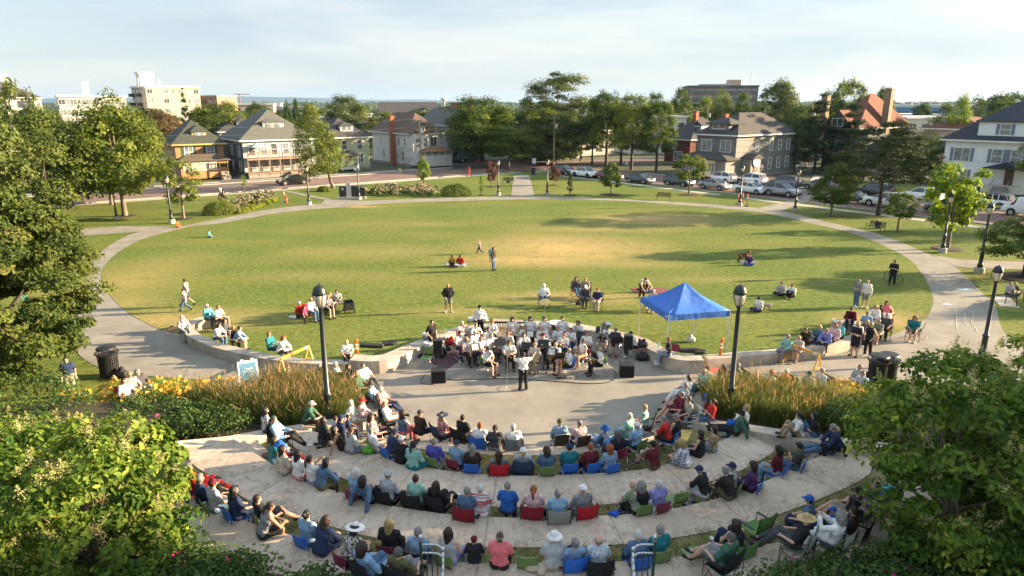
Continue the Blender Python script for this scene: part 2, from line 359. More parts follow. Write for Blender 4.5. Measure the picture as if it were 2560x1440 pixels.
# crossing marks
M_LINE=mat('road_paint',(.62,.60,.55),.8,col2=(.4,.38,.34),scale=8)
for i in range(7):
    a=P(1335+i*11,430.5-i*1.1); sheet('road_marking',[(a.x,a.y),(a.x+.45,a.y-.2),(a.x+1.9,a.y+2.6),(a.x+1.45,a.y+2.8)],.016,M_LINE)
sheet('road_marking',[P(1248,425.5),P(1305,433.5),P(1306,432.5),P(1249,424.6)],.016,M_LINE)
sheet('road_marking',[P(1385,432),P(1440,441),P(1442,440),P(1387,431)],.018,M_LINE)
# house driveways + front walk strips
px_strip('driveway',[(588,470),(578,455),(580,440)],3,.010,mat('driveway_asphalt',(.10,.085,.075),.9,col2=(.15,.13,.11),scale=1))
px_strip('driveway',[(2040,470),(2050,455),(2060,440)],3,.010,M_WALK)
# ---------------------------------------------------------------- amphitheatre
def slab(label,far,near,z,depth=.6,name='seating_tier',cat='seating tier',m=None,zs=None):
    f=pxs(far,z,4); q=pxs(near,z,4)
    mb=MB(); mb.prism([(p.x,p.y) for p in f+q[::-1]],z-depth,z)
    o=mb.build(name,m or M_SLAB); tag(o,label,cat,'curved concrete seating tiers'); return o
slab('narrow front tier of stained concrete bordering the asphalt stage',[(925,1078),(960,1093),(1040,1105),(1140,1110),(1310,1117),(1480,1111),(1590,1100),(1650,1083),(1672,1070)],[(930,1096),(950,1102),(1020,1118),(1140,1132),(1310,1138),(1480,1131),(1600,1113),(1650,1096),(1676,1086),(1700,1100),(1736,1127)][:9]+[(1690,1078)],.45)
slab('second broad concrete tier curving around the front chairs',[(770,1075),(860,1100),(912,1124),(960,1146),(1020,1161),(1120,1177),(1230,1187),(1350,1189),(1480,1184),(1602,1174),(1690,1155),(1735,1137),(1800,1104),(1850,1083),(1882,1078)],[(700,1080),(735,1115),(765,1142),(800,1165),(845,1190),(930,1220),(1010,1238),(1100,1253),(1200,1263),(1300,1268),(1500,1262),(1690,1235),(1772,1205),(1845,1178),(1895,1153),(1930,1132),(1960,1106)],.9)
slab('third and widest concrete tier with worn mottled surface',[(585,1098),(649,1140),(720,1185),(780,1210),(850,1230),(940,1256),(1000,1268),(1100,1283),(1200,1291),(1310,1294),(1450,1291),(1600,1283),(1700,1268),(1831,1235),(1938,1192),(2015,1155),(2065,1132),(2100,1112),(2130,1112)],[(470,1120),(474,1150),(495,1170),(573,1220),(629,1254),(718,1284),(787,1303),(862,1325),(944,1345),(1050,1360),(1180,1366),(1310,1368),(1450,1365),(1600,1356),(1760,1331),(1893,1302),(2035,1253),(2138,1207),(2176,1180),(2176,1150),(2168,1128)],1.35)
slab('topmost concrete tier beside the rose bushes at the bottom',[(470,1235),(551,1280),(629,1307),(718,1335),(798,1353),(869,1369),(1000,1393),(1150,1406),(1310,1410),(1500,1406),(1650,1396),(1790,1380),(1900,1364),(2050,1330),(2200,1262),(2300,1210)],[(380,1300),(520,1380),(700,1440),(900,1490),(1100,1520),(1310,1530),(1500,1525),(1700,1510),(1850,1490),(2050,1450),(2250,1390),(2400,1330)],1.8)
M_TURF=mat('worn_turf',(.085,.095,.022),.9,col2=(.21,.175,.075),scale=1.6,detail=9,bump=1,bscale=20,contrast=(.35,.65))
def gstrip(far,near,z):
    f=pxs(far,z,4); q=pxs(near,z,4); mb=MB(); mb.prism([(p.x,p.y) for p in f+q[::-1]],z-.4,z); tag(mb.build('grass_strip',M_TURF),kind='structure')
gstrip([(925,1090),(1020,1115),(1140,1130),(1310,1136),(1480,1129),(1600,1110),(1690,1075),(1780,1080)],[(880,1130),(1020,1185),(1200,1215),(1350,1220),(1600,1205),(1760,1160),(1850,1110)],.42)
gstrip([(640,1085),(765,1140),(845,1188),(1010,1236),(1200,1261),(1310,1266),(1500,1260),(1690,1233),(1845,1176),(1960,1104),(2050,1095)],[(600,1120),(740,1220),(900,1270),(1100,1315),(1310,1325),(1600,1315),(1850,1260),(2050,1180),(2130,1130)],.87)
gstrip([(440,1125),(495,1168),(629,1252),(787,1301),(944,1343),(1180,1364),(1310,1366),(1600,1354),(1893,1300),(2035,1251),(2176,1175),(2240,1150)],[(400,1210),(560,1310),(800,1390),(1100,1440),(1310,1445),(1600,1435),(1900,1400),(2100,1350),(2350,1230)],1.32)
# steps at both ends of the tiers
def steps(label,pts):
    t=empty('concrete_steps',P(*pts[0][0],pts[0][2]),0,label,'steps','concrete steps')
    for (a,b,z,d) in pts:
        A=P(*a,z)-t.location; B=P(*b,z)-t.location; u=(B-A).normalized(); n=Vector((u.y,-u.x,0))
        mb=MB(); mb.prism([tuple(A)[:2],tuple(B)[:2],tuple(B+n*d)[:2],tuple(A+n*d)[:2]],A.z-.5,A.z); mb.build('tread',M_SLAB,t)
steps('concrete steps between second and third tier at the left end',[((622,1088),(672,1128),1.05,.42),((600,1093),(655,1136),1.2,.42)])
steps('concrete steps between second and third tier at the right end',[((2008,1150),(2055,1122),1.05,.5),((2026,1155),(2075,1127),1.2,.5)])
steps('concrete steps up to the second tier at the right end',[((1790,1106),(1832,1080),.6,.5),((1803,1108),(1850,1081),.75,.5)])
# seat walls with sloping or level tops
def wall(label,pts,w,side=0,z0=-.2,n=5,name='seat_wall',m=None):
    L_=smooth_line([P(p[0],p[1],p[2]) for p in pts],n); mb=MB(); strip_mesh(mb,L_,w,z0,side)
    o=mb.build(name,m or M_CONC); tag(o,label,'seat wall','low concrete seat walls'); return o
wall('long curved concrete seat wall left of the band, hooked at its far end',[(566,795,.5),(520,794,.5),(486,802,.5),(469,816,.5),(480,834,.48),(520,853,.47),(560,867,.46),(660,889,.46),(760,902,.46),(886,905,.46)],.55)
wall('thick curved concrete wall behind the band with cases on it',[(880,893,.62),(960,893,.6),(1040,862,.5),(1139,826,.45),(1252,812,.42),(1378,808,.42),(1484,822,.45),(1589,846,.5),(1650,875,.55),(1700,892,.6),(1755,893,.62)],.75,n=6)
wall('long concrete seat wall right of the blue tent, hooked at its far end',[(1764,893,.46),(1839,886,.46),(1945,877,.47),(2032,866,.48),(2130,844,.5),(2172,830,.5),(2183,820,.5),(2172,813,.5),(2130,806,.5),(2080,799,.5)],.55)
wall('concrete side wall along the left planter above the steps',[(440,1112,1.5),(560,1100,1.3),(620,1089,1.15),(714,1073,.9),(780,1063,.6),(860,1050,.5),(912,1036,.45)],.55)
wall('short concrete wall at the plaza edge of the left planter',[(895,982,.45),(915,1005,.45),(930,1036,.45)],.55)
wall('short concrete wall at the plaza edge of the right planter',[(1755,968,.45),(1742,1000,.45),(1745,1040,.45)],.55)
wall('concrete side wall along the right planter above the steps',[(1740,1045,.45),(1768,1054,.5),(1880,1070,1.0),(1968,1084,1.3),(2090,1102,1.5),(2160,1110,1.6),(2280,1128,1.7)],.6)
# planter beds
def bed(name,pts,z,m=M_SOIL): 
    mb=MB(); mb.prism([(P(*p,z).x,P(*p,z).y) for p in pts],-.1,z); tag(mb.build(name,m),kind='structure')
BEDL=[(560,1000),(640,985),(885,990),(915,1035),(860,1048),(780,1060),(620,1086),(440,1108),(330,1060),(250,1010),(400,990)]
BEDR=[(1760,975),(1900,985),(2080,1000),(2200,1010),(2260,1110),(2160,1106),(2090,1098),(1968,1080),(1880,1066),(1768,1050),(1748,1020)]
bed('soil_bed',BEDL,.35); bed('soil_bed',BEDR,.35)
# sloping garden banks under the trees at the near left and right
mb=MB()
for sgn in (-1,1):
    g=[]; xs_=[7,9,12,16,22,30,45]; ys_=[-8,0,6,9,11,12.6,14,17,20,23]
    zf=lambda x,y: max(0,min(1.7,1.7-(.10*max(0,y-16)))-.05*max(0,x-16)) if x>8 else 1.7
    b=len(mb.v)
    vs=[(sgn*x,y,zf(x,y)-.02) for y in ys_ for x in xs_]; n=len(xs_)
    mb.add(vs,[(j*n+i,j*n+i+1,(j+1)*n+i+1,(j+1)*n+i) for j in range(len(ys_)-1) for i in range(n-1) if not (xs_[i]<11.9 and ys_[j]>13)])
mb.box((0,5.7,.85),(26,11,1.7))
tag(mb.build('garden_bank',mat('bank_soil',(.035,.04,.012),.95,col2=(.05,.03,.015),scale=3)),kind='structure')
HAZE_D=5.5e-5
mb=MB(); mb.box((0,5150,15),(19600,10500,190)); _hz=mb.build('haze',None); _hz.data.materials.clear()
_hm=bpy.data.materials.new('haze_air'); _hm.use_nodes=True; _hm.node_tree.nodes.clear(); _ho=_hm.node_tree.nodes.new('ShaderNodeOutputMaterial'); _hv=_hm.node_tree.nodes.new('ShaderNodeVolumePrincipled')
_hv.inputs['Color'].default_value=(.40,.62,.95,1); _hv.inputs['Density'].default_value=HAZE_D; _hv.inputs['Anisotropy'].default_value=.2; _hm.node_tree.links.new(_hv.outputs[0],_ho.inputs['Volume']); _hz.data.materials.append(_hm); _hz['kind']='stuff'
# far hills
def hill(pts,Y,m):
    mb=MB(); top=[PD(x,y,Y) for x,y in pts]
    back=[Vector((p.x*1.25,Y*1.3,max(p.z*.4,-20))) for p in top]; low=[Vector((p.x*.93,Y*.93,-60)) for p in top]; n=len(top)
    mb.add(low+top+back,[(i,i+1,n+i+1,n+i) for i in range(n-1)]+[(n+i,n+i+1,2*n+i+1,2*n+i) for i in range(n-1)])
    tag(mb.build('hills',m,smooth=True),kind='structure')
M_HILL=mat('wooded_hills',(.025,.045,.04),.95,col2=(.04,.065,.055),scale=.002)
_r=rnd(4); hp=[(-300,248),(200,246),(400,243),(520,240),(560,240),(700,243),(860,247),(960,250),(1060,248),(1150,253),(1260,256),(1400,257),(1600,259),(1750,262),(2000,261),(2300,260),(2900,262)]
hp2=[]; 
for (x0,y0),(x1,y1) in zip(hp,hp[1:]):
    k=max(2,int((x1-x0)/35))
    for i in range(k): hp2.append((x0+(x1-x0)*i/k,y0+(y1-y0)*i/k+_r.uniform(-.8,.8)))
hill(hp2+[hp[-1]],9000,M_HILL)
hill([(-400,262)]+[(x,261+_r.uniform(-1.2,1)) for x in range(-300,2900,60)],5200,M_HILL)
# ================================================================ FOLIAGE
def leaf_mat(name,dark,light,trans=.35,pale=None):
    if name in _mc: return _mc[name]
    m=bpy.data.materials.new(name); m.use_nodes=True; t=m.node_tree; t.nodes.clear(); N=t.nodes.new; L=t.links.new
    o=N('ShaderNodeOutputMaterial'); a=N('ShaderNodeAttribute'); a.attribute_name='tint'
    r=N('ShaderNodeValToRGB'); e=r.color_ramp.elements; e[0].position=0; e[0].color=(*dark,1); e[1].position=1; e[1].color=(*light,1)
    if pale: q=e.new(.93); q.color=(*light,1); e[-1].color=(*pale,1)
    L(a.outputs['Fac'],r.inputs[0])
    d=N('ShaderNodeBsdfPrincipled'); d.inputs['Roughness'].default_value=.62; d.inputs['Specular IOR Level'].default_value=.18 if trans>.16 else .05; L(r.outputs[0],d.inputs['Base Color'])
    tr=N('ShaderNodeBsdfTranslucent'); hs=N('ShaderNodeHueSaturation'); hs.inputs['Value'].default_value=1.25; hs.inputs['Saturation'].default_value=1.1; L(r.outputs[0],hs.inputs['Color']); L(hs.outputs[0],tr.inputs[0])
    x=N('ShaderNodeMixShader'); x.inputs[0].default_value=trans; L(d.outputs[0],x.inputs[1]); L(tr.outputs[0],x.inputs[2]); L(x.outputs[0],o.inputs[0])
    _mc[name]=m; return m
LF={'maple':leaf_mat('leaves_maple',(.034,.062,.010),(.13,.18,.026)),
 'bright':leaf_mat('leaves_bright',(.07,.12,.01),(.24,.32,.03),.42),
 'lime':leaf_mat('leaves_lime',(.06,.09,.012),(.20,.235,.04),.35),
 'dark':leaf_mat('leaves_dark',(.022,.048,.010),(.09,.135,.024),.32),
 'oak':leaf_mat('leaves_oak',(.028,.055,.010),(.135,.165,.032),.35,(.18,.16,.05)),
 'pale':leaf_mat('leaves_pale',(.045,.07,.015),(.145,.175,.045),.3),
 'spruce':leaf_mat('needles_spruce',(.010,.026,.012),(.045,.07,.026),.12),
 'pine':leaf_mat('needles_pine',(.016,.028,.009),(.058,.072,.02),.12),
 'plum':leaf_mat('leaves_plum',(.05,.02,.018),(.17,.075,.05),.3),
 'brown':leaf_mat('leaves_brown',(.06,.038,.018),(.17,.12,.055),.3),
 'rose':leaf_mat('leaves_rose',(.026,.062,.016),(.125,.185,.048),.34),
 'far':leaf_mat('leaves_far',(.03,.05,.012),(.12,.15,.04),.2),
 'lilac':leaf_mat('leaves_lilac',(.045,.10,.014),(.215,.29,.04),.42,(.46,.48,.08)),
 'cream':leaf_mat('flowers_cream',(.36,.32,.12),(.62,.55,.26),.4),
 'grassb':leaf_mat('grass_blades',(.06,.10,.022),(.165,.19,.052),.4),
 'plume':leaf_mat('grass_plumes',(.20,.13,.06),(.36,.235,.11),.4),
 'lily':leaf_mat('flowers_lily',(.72,.36,.03),(.80,.60,.16),.3),
 'pinkf':leaf_mat('flowers_pink',(.55,.03,.20),(.75,.10,.35),.3),
 'astil':leaf_mat('flowers_astilbe',(.36,.27,.21),(.50,.40,.31),.3),
 'gold':leaf_mat('leaves_gold',(.14,.17,.02),(.36,.38,.06),.4),
 'turf':leaf_mat('turf_blades',(.06,.085,.018),(.21,.185,.06),.35)}
BARK=mat('bark',(.11,.085,.062),.9,col2=(.20,.165,.125),scale=6,bump=1,bscale=14,stretch=(1,1,.25))
BARKD=mat('bark_dark',(.055,.042,.032),.9,col2=(.10,.08,.062),scale=6,bump=1,bscale=14,stretch=(1,1,.25))
def leaf_arrays(c,nrm,size,g,asp=.62,fold=False,hang=0.0):
    "rhombic leaves: centres c (N,3), rough normals nrm (N,3)"
    N_=len(c); nrm=nrm+g.normal(0,.55,(N_,3)); nrm/= np.linalg.norm(nrm,axis=1)[:,None]+1e-9
    a=g.normal(0,1,(N_,3)); a[:,2]-=hang; a-= (a*nrm).sum(1)[:,None]*nrm; a/= np.linalg.norm(a,axis=1)[:,None]+1e-9
    b=np.cross(nrm,a); s=(size*g.uniform(.45,1.45,N_))[:,None]
    if fold:
        k=nrm*s*.18
        v=np.stack([c-a*s,c-a*s*.35+b*s*asp*.8+k,c+a*s*.35+b*s*asp*.75+k,c+a*s,c+a*s*.35-b*s*asp*.75+k,c-a*s*.35-b*s*asp*.8+k],1).reshape(-1,3)
        f=np.array([[0,1,2,3],[0,3,4,5]]); fi=(np.arange(N_)[:,None,None]*6+f[None]).reshape(-1,4); return v,fi,2
    v=np.stack([c-a*s,c+b*s*asp,c+a*s,c-b*s*asp],1).reshape(-1,3); return v,np.arange(N_*4).reshape(-1,4),1
def np_mesh(name,v,f,tint=None,mi=None,smooth=False):
    me=bpy.data.meshes.new(name); k=f.shape[1]
    me.vertices.add(len(v)); me.vertices.foreach_set('co',v.astype(np.float32).ravel())
    me.loops.add(f.size); me.loops.foreach_set('vertex_index',f.astype(np.int32).ravel())
    me.polygons.add(len(f)); me.polygons.foreach_set('loop_start',np.arange(0,f.size,k,dtype=np.int32))
    if tint is not None: a=me.attributes.new('tint','FLOAT','FACE'); a.data.foreach_set('value',np.clip(tint,0,1).astype(np.float32))
    if mi is not None: me.polygons.foreach_set('material_index',mi.astype(np.int32))
    if smooth: me.polygons.foreach_set('use_smooth',np.ones(len(f),bool))
    me.update(calc_edges=True); return me
def prof(kind,t):
    "crown radius (0..1) at relative height t"
    if kind=='round': return math.sqrt(max(0,1-(2*t-1)**2))**.8
    if kind=='egg': return math.sin(math.pi*t**.72)**.75 if 0<t<1 else 0
    if kind=='cone': return (1-t)**.85*min(1,.45+t*6)
    if kind=='oval': return math.sin(math.pi*t**.85)**.6 if 0<t<1 else 0
    if kind=='tall': return (math.sin(math.pi*t**.6)**.7 if 0<t<1 else 0)*(1.1-.45*t)
    if kind=='open': return math.sin(math.pi*min(1,t**.9))**.5 if 0<t<1 else 0
    return 1
def clusters(kind,h,r,n,g,inner=.35):
    o=[]
    while len(o)<n:
        t=g.uniform(.03,.97); R_=prof(kind,t)
        if g.uniform()>R_+.08: continue
        a=g.uniform(0,6.283); q=r*R_*(inner+(1-inner)*g.uniform()**.55)
        o.append((q*math.cos(a),q*math.sin(a),h*t))
    return np.array(o)
def crown(kind,h,r,ncl,nleaf,leaf,seed,cr=.2,fold=False,asp=.62,hang=0,flat=.75,inner=.35,layer=False,fl=0):
    g=np.random.default_rng(seed); C=clusters(kind,h,r,ncl,g,inner)
    if layer: C[:,2]=np.round(C[:,2]/h*9)/9*h+g.normal(0,.02*h,len(C))
    R_=r*cr*g.uniform(.6,1.35,len(C)); i=g.integers(0,len(C),nleaf)
    d=g.normal(0,1,(nleaf,3)); d/=np.linalg.norm(d,axis=1)[:,None]; d[:,2]=np.where(d[:,2]<-.2,-d[:,2]*.5,d[:,2])
    rad=g.uniform(.35,1.0,nleaf)**.6
    c=C[i]+d*(R_[i]*rad)[:,None]*np.array([1,1,flat])
    out_=c-np.array([0,0,h*.45]); out_/=np.linalg.norm(out_,axis=1)[:,None]+1e-9
    nrm=d*.9+out_*.5+np.array([0,0,.35])
    v,f,k=leaf_arrays(c,nrm,leaf,g,asp,fold,hang)
    ct=g.normal(0,.2,len(C)); ti=.42+ct[i]+g.normal(0,.2,nleaf)
    return v,f,np.repeat(ti,k),C,R_
def trunk_mb(mb,h0,h,r0,C,rr,nl=7,lean=(0,0)):
    top=Vector((lean[0],lean[1],h0+(h-h0)*.62)); mid=Vector((lean[0]*.3,lean[1]*.3,h0*.9))
    mb.tube((0,0,-.15),(0,0,.12),r0*1.5,r0*1.12,9,False); mb.tube((0,0,.12),mid,r0*1.12,r0*.85,9,False); mb.tube(mid,top,r0*.85,r0*.25,8)
    idx=list(range(len(C))); rr.shuffle(idx)
    for i in idx[:nl]:
        c=Vector(C[i]); c.z+=h0; s=mid.lerp(top,rr.uniform(0,.75)); m=s.lerp(c,.5)+Vector((0,0,-.04*h)); mb.tube(s,m,r0*.34,r0*.2,5,False); mb.tube(m,c,r0*.2,r0*.06,5,False)
_arch={}
ARCH={ # kind, clusters, leaves, leaf size (unit crown of h=1,r=.5), cluster radius, extra
 'round':dict(kind='round',ncl=85,nleaf=17000,leaf=.017,cr=.32,flat=.95),
 'egg':dict(kind='egg',ncl=90,nleaf=18000,leaf=.016,cr=.30,flat=.95),
 'tall':dict(kind='tall',ncl=90,nleaf=14000,leaf=.014,cr=.34,flat=.9),
 'cone':dict(kind='cone',ncl=120,nleaf=26000,leaf=.0095,cr=.22,flat=.45,layer=True),
 'pine':dict(kind='egg',ncl=110,nleaf=34000,leaf=.0085,cr=.27,flat=.5,inner=.35),
 'open':dict(kind='open',ncl=42,nleaf=15000,leaf=.013,cr=.34,flat=.8,inner=.4),
 'sparse':dict(kind='round',ncl=34,nleaf=4200,leaf=.026,cr=.34,flat=.9),
 'young':dict(kind='egg',ncl=55,nleaf=6500,leaf=.024,cr=.32,flat=.95),
 'small':dict(kind='round',ncl=40,nleaf=3600,leaf=.034,cr=.38,flat=.9),
 'slim':dict(kind='tall',ncl=24,nleaf=1800,leaf=.028,cr=.42),
 'bare':dict(kind='round',ncl=40,nleaf=900,leaf=.018,cr=.4),
}
def arch_mesh(a,seed):
    if (a,seed) not in _arch:
        v,f,t,C,R_=crown(h=1,r=.5,seed=seed,**ARCH[a]); _arch[a,seed]=(np_mesh('crown',v,f,t),C)
    return _arch[a,seed]
def tree(name,label,x,y,top,width,arch='round',leaf='maple',seed=1,bole=.22,z=None,group=None,bark=None,lean=(0,0),cat='tree',trunk=True):
    "tree standing at x,y whose top is at height `top` above its foot; width = crown width"
    z=gz(x,y) if z is None else z
    t=empty(name,(x,y,z),0,label,cat,group)
    me,C=arch_mesh(arch,seed%3); h0=top*bole; ch=top-h0; rr=rnd(seed*7+3)
    o=link('crown',me,t,(lean[0]*.5,lean[1]*.5,h0),rr.uniform(0,6.28),[LF[leaf]]); o.scale=(width,width,ch)
    if lean!=(0,0): o.rotation_euler=(math.atan2(-lean[1],ch),math.atan2(lean[0],ch),0)
    if trunk:
        mb=MB(); D=[(c[0]*width,c[1]*width,c[2]*ch) for c in C]; trunk_mb(mb,h0,top,max(.035,top*.022),D,rr,6 if top>4 else 3,(lean[0]*.6,lean[1]*.6))
        mb.build('trunk',bark or BARK,t,True)
    return t
def px_tree(name,label,bx,by,ty,wpx,arch,leaf,seed,z=0,**k):
    "tree from the photo: foot at (bx,by) px, top at py=ty, crown width in px"
    p=P(bx,by,z); Z=p.y*_cp-(3-CAM_H)*_sp; w=wpx/FOC*Z
    a,b,c=ray(bx,ty); top=CAM_H+c*(p.y/b)-z
    return tree(name,label,p.x,p.y,top,w,arch,leaf,seed,z=z,**k)
PT=px_tree
# --- trees of the park
PT('maple_tree','large broad maple on the lawn behind the leftmost lamp post',313,540,240,215,'egg','lime',1,bole=.16)
PT('young_tree','small airy tree beside the lamp with the child in red',460,547,398,95,'sparse','lime',2,bole=.25)
PT('leaning_tree','tall irregular narrow tree leaning left before the grey porch house',833,470,258,118,'tall','lime',3,bole=.10,lean=(-1.9,0))
PT('young_tree','small pointed bright green tree in a mulch ring near the crossing',1060,462,392,34,'young','bright',4,bole=.13)
PT('plum_tree','purple-leaved plum tree left of the paved walk to the crossing',1229,467,404,27,'small','plum',5,bole=.2)
PT('plum_tree','purple-leaved plum tree right of the paved walk to the crossing',1385,463,416,28,'small','plum',6,bole=.2)
PT('sapling','thin columnar sapling left of the purple plum tree',1203,488,436,11,'slim','maple',7,bole=.08)
PT('sapling','dark narrow columnar sapling right of the purple plum tree',1425,488,425,17,'slim','dark',8,bole=.1)
PT('young_tree','round bushy green tree in a mulch ring before the parked pickup',1527,486,407,53,'young','maple',9,bole=.16)
PT('young_tree','airy young tree in a mulch ring beside the empty park bench',1722,487,386,72,'small','lime',10,bole=.3)
PT('maple_tree','full green tree by the fork of the path at the right street',2077,541,412,112,'egg','maple',11,bole=.2)
PT('pine_tree','big dark pine with forked trunk between lawn and street',2195,538,296,235,'pine','pine',12,bole=.26,bark=BARKD)
PT('young_tree','small rounded tree just left of the tree with bright leaves',2243,577,476,74,'young','maple',13,bole=.28)
PT('young_tree','sunlit yellow-green tree behind the right-hand lamp posts',2368,622,414,135,'small','bright',14,bole=.24)
PT('maple_tree','dark spreading tree cut by the right edge near the side path',2556,694,540,215,'egg','maple',15,bole=.28,bark=BARKD)
PT('maple_tree','leafy tree before the porch of the white house',2640,520,308,190,'egg','maple',16,bole=.3)
PT('sapling','little yellow-green sapling on the verge before the grey porch house',612,482,434,15,'slim','bright',17,bole=.35)
PT('shrub','almost leafless grey shrub against the white house with brick chimney',1010,428,366,46,'bare','brown',18,bole=.15)
# --- big street trees
PT('maple_tree','huge round green tree between the white house and crossing',1197,417,250,175,'round','maple',19,bole=.2)
PT('maple_tree','second broad green tree with grey trunk left of the plum tree',1272,424,318,125,'round','maple',20,bole=.24)
PT('tall_tree','tallest tree of all with high open crown above the utility pole',1392,400,178,165,'open','oak',21,bole=.42)
PT('tree','rounded oak beneath the tallest tree, left side',1335,392,262,100,'round','oak',22,bole=.2)
PT('tree','rounded oak right of the tallest tree',1452,402,262,120,'round','oak',23,bole=.25)
for i,(bx,by,ty,w,lf,lb) in enumerate([(1515,418,238,96,'maple','leftmost of the dark maples in the row by the right street'),(1578,424,244,96,'lime','middle dark maple, tallest of the row by the right street'),(1640,428,262,92,'maple','rightmost dark maple beside the red brick house'),(1480,412,292,74,'dark','low dark tree at the corner of the right street'),(1552,410,268,70,'maple','maple rising behind the dark row by the right street')]):
    PT('maple_tree',lb,bx,by,ty,w,'round',lf,30+i,bole=.24,bark=BARKD,group='dark maples along the right street')
PT('spruce_tree','tall dark spruce left of the red roofed house',2035,432,238,125,'cone','spruce',40,bole=.06,bark=BARKD)
PT('spruce_tree','tall dark spruce touching the red roofed house',2118,436,250,108,'cone','spruce',41,bole=.06,bark=BARKD)
PT('tree','dark leafy tree right beside the taupe house',1985,428,300,95,'round','dark',42,bole=.15)
PT('tree','dark tree in the garden between the pine and the white house',2300,455,330,110,'egg','dark',43,bole=.1)
PT('tree','green spiky tree behind the left corner of the white house',2345,420,262,95,'tall','maple',44,bole=.1)
PT('hedge_tree','narrow dark cedar against the right end of the white house',2535,470,345,26,'slim','dark',45,bole=.03)
# --- foreground trees at the left
tree('oak_tree','huge dark oak filling the left edge of the picture',-21.3,27.5,10.8,8.6,'egg','oak',50,bole=.16,z=0)
def big_tree(name,label,x,y,z,h0,h,r,kind,ncl,nleaf,leaf,lf,seed,cr=.24,fold=True,asp=.5,panicles=0,bark=BARK,r0=.22,hang=.3,**kw):
    t=empty(name,(x,y,z),0,label,'tree'); v,f,ti,C,R_=crown(kind,h-h0,r,ncl,nleaf,leaf,seed,cr=cr,fold=fold,asp=asp,hang=hang,**kw)
    o=link('crown',np_mesh('crown',v,f,ti),t,(0,0,h0)); o.data.materials.append(LF[lf])
    if panicles:
        g=np.random.default_rng(seed+5); vs=[];fs=[];ts=[];n=0
        sel=[i for i in range(len(C)) if (C[i][0]**2+C[i][1]**2)**.5>r*.3 or C[i][2]>(h-h0)*.5]
        for q in range(panicles):
            i=sel[g.integers(0,len(sel))]; d=g.normal(0,1,3); d[2]=abs(d[2])+.5; d/=np.linalg.norm(d)
            ax=d+np.array([0,0,.5]); ax/=np.linalg.norm(ax); L_=g.uniform(.26,.46); p0=C[i]+d*R_[i]*.95
            k=110; s=g.uniform(0,1,k); w=(1-s)*L_*.42+.01; pts=p0+ax*(s*L_)[:,None]+g.normal(0,1,(k,3))*w[:,None]*.5
            v2,f2,_=leaf_arrays(pts,g.normal(0,1,(k,3)),.015,g,.6); vs.append(v2); fs.append(f2+n); n+=len(v2); ts.append(np.full(k,.35+g.uniform(0,.5)))
        o=link('flowers',np_mesh('flowers',np.concatenate(vs),np.concatenate(fs),np.concatenate(ts)),t,(0,0,h0)); o.data.materials.append(LF['cream']); o['kind']='stuff'
    mb=MB(); trunk_mb(mb,h0,h,r0,[tuple(c) for c in C],rnd(seed),26); mb.build('trunk',bark,t,True); return t
for o in [q for q in bpy.data.objects if q.name.startswith('oak_tree')]:
    for c in list(o.children): bpy.data.objects.remove(c)
    bpy.data.objects.remove(o)
big_tree('oak_tree','huge dark oak filling the left edge of the picture',-21.8,26.5,0,.1,9.7,4.3,'egg',300,120000,.085,'oak',50,cr=.17,inner=.3,r0=.3,bark=BARKD)
tree('maple_tree','pale leafy tree rising behind the huge oak, top left',-41,50,11.3,9,'round','pale',51,bole=.1,z=0)
tree('maple_tree','bushy green tree between the huge oak and broad maple',-45,66,10.2,9,'round','oak',52,bole=.1,z=0)
tree('maple_tree','dark tree low behind the oak at the left street',-47,80,10,11,'egg','maple',53,bole=.12,z=0)
tree('maple_tree','light green tree at the far left below the hip roof',-60,72,10.8,11,'round','pale',54,bole=.1,z=0)
big_tree('lilac_tree','blossoming tree with cream flower plumes at the lower left',-8.75,12.4,.9,.7,4.3,1.85,'round',120,18000,.066,'lilac',60,cr=.23,panicles=150,r0=.09,asp=.62)
big_tree('lilac_tree','blossoming tree half hidden at the far lower left edge',-12.2,13.8,.6,.4,3.5,2.3,'round',120,17000,.066,'lilac',61,cr=.24,panicles=110,r0=.09,asp=.62)
big_tree('lilac_tree','large blossoming tree with cream plumes at the lower right',9.6,13.1,.9,1.0,5.6,2.05,'round',150,23000,.064,'lilac',62,cr=.22,panicles=150,r0=.09,asp=.62)
big_tree('lilac_tree','blossoming tree cut by the right edge beside the path',12.4,14.6,.6,.7,5.5,2.1,'round',120,18000,.064,'lilac',63,cr=.23,panicles=120,r0=.09,asp=.62)
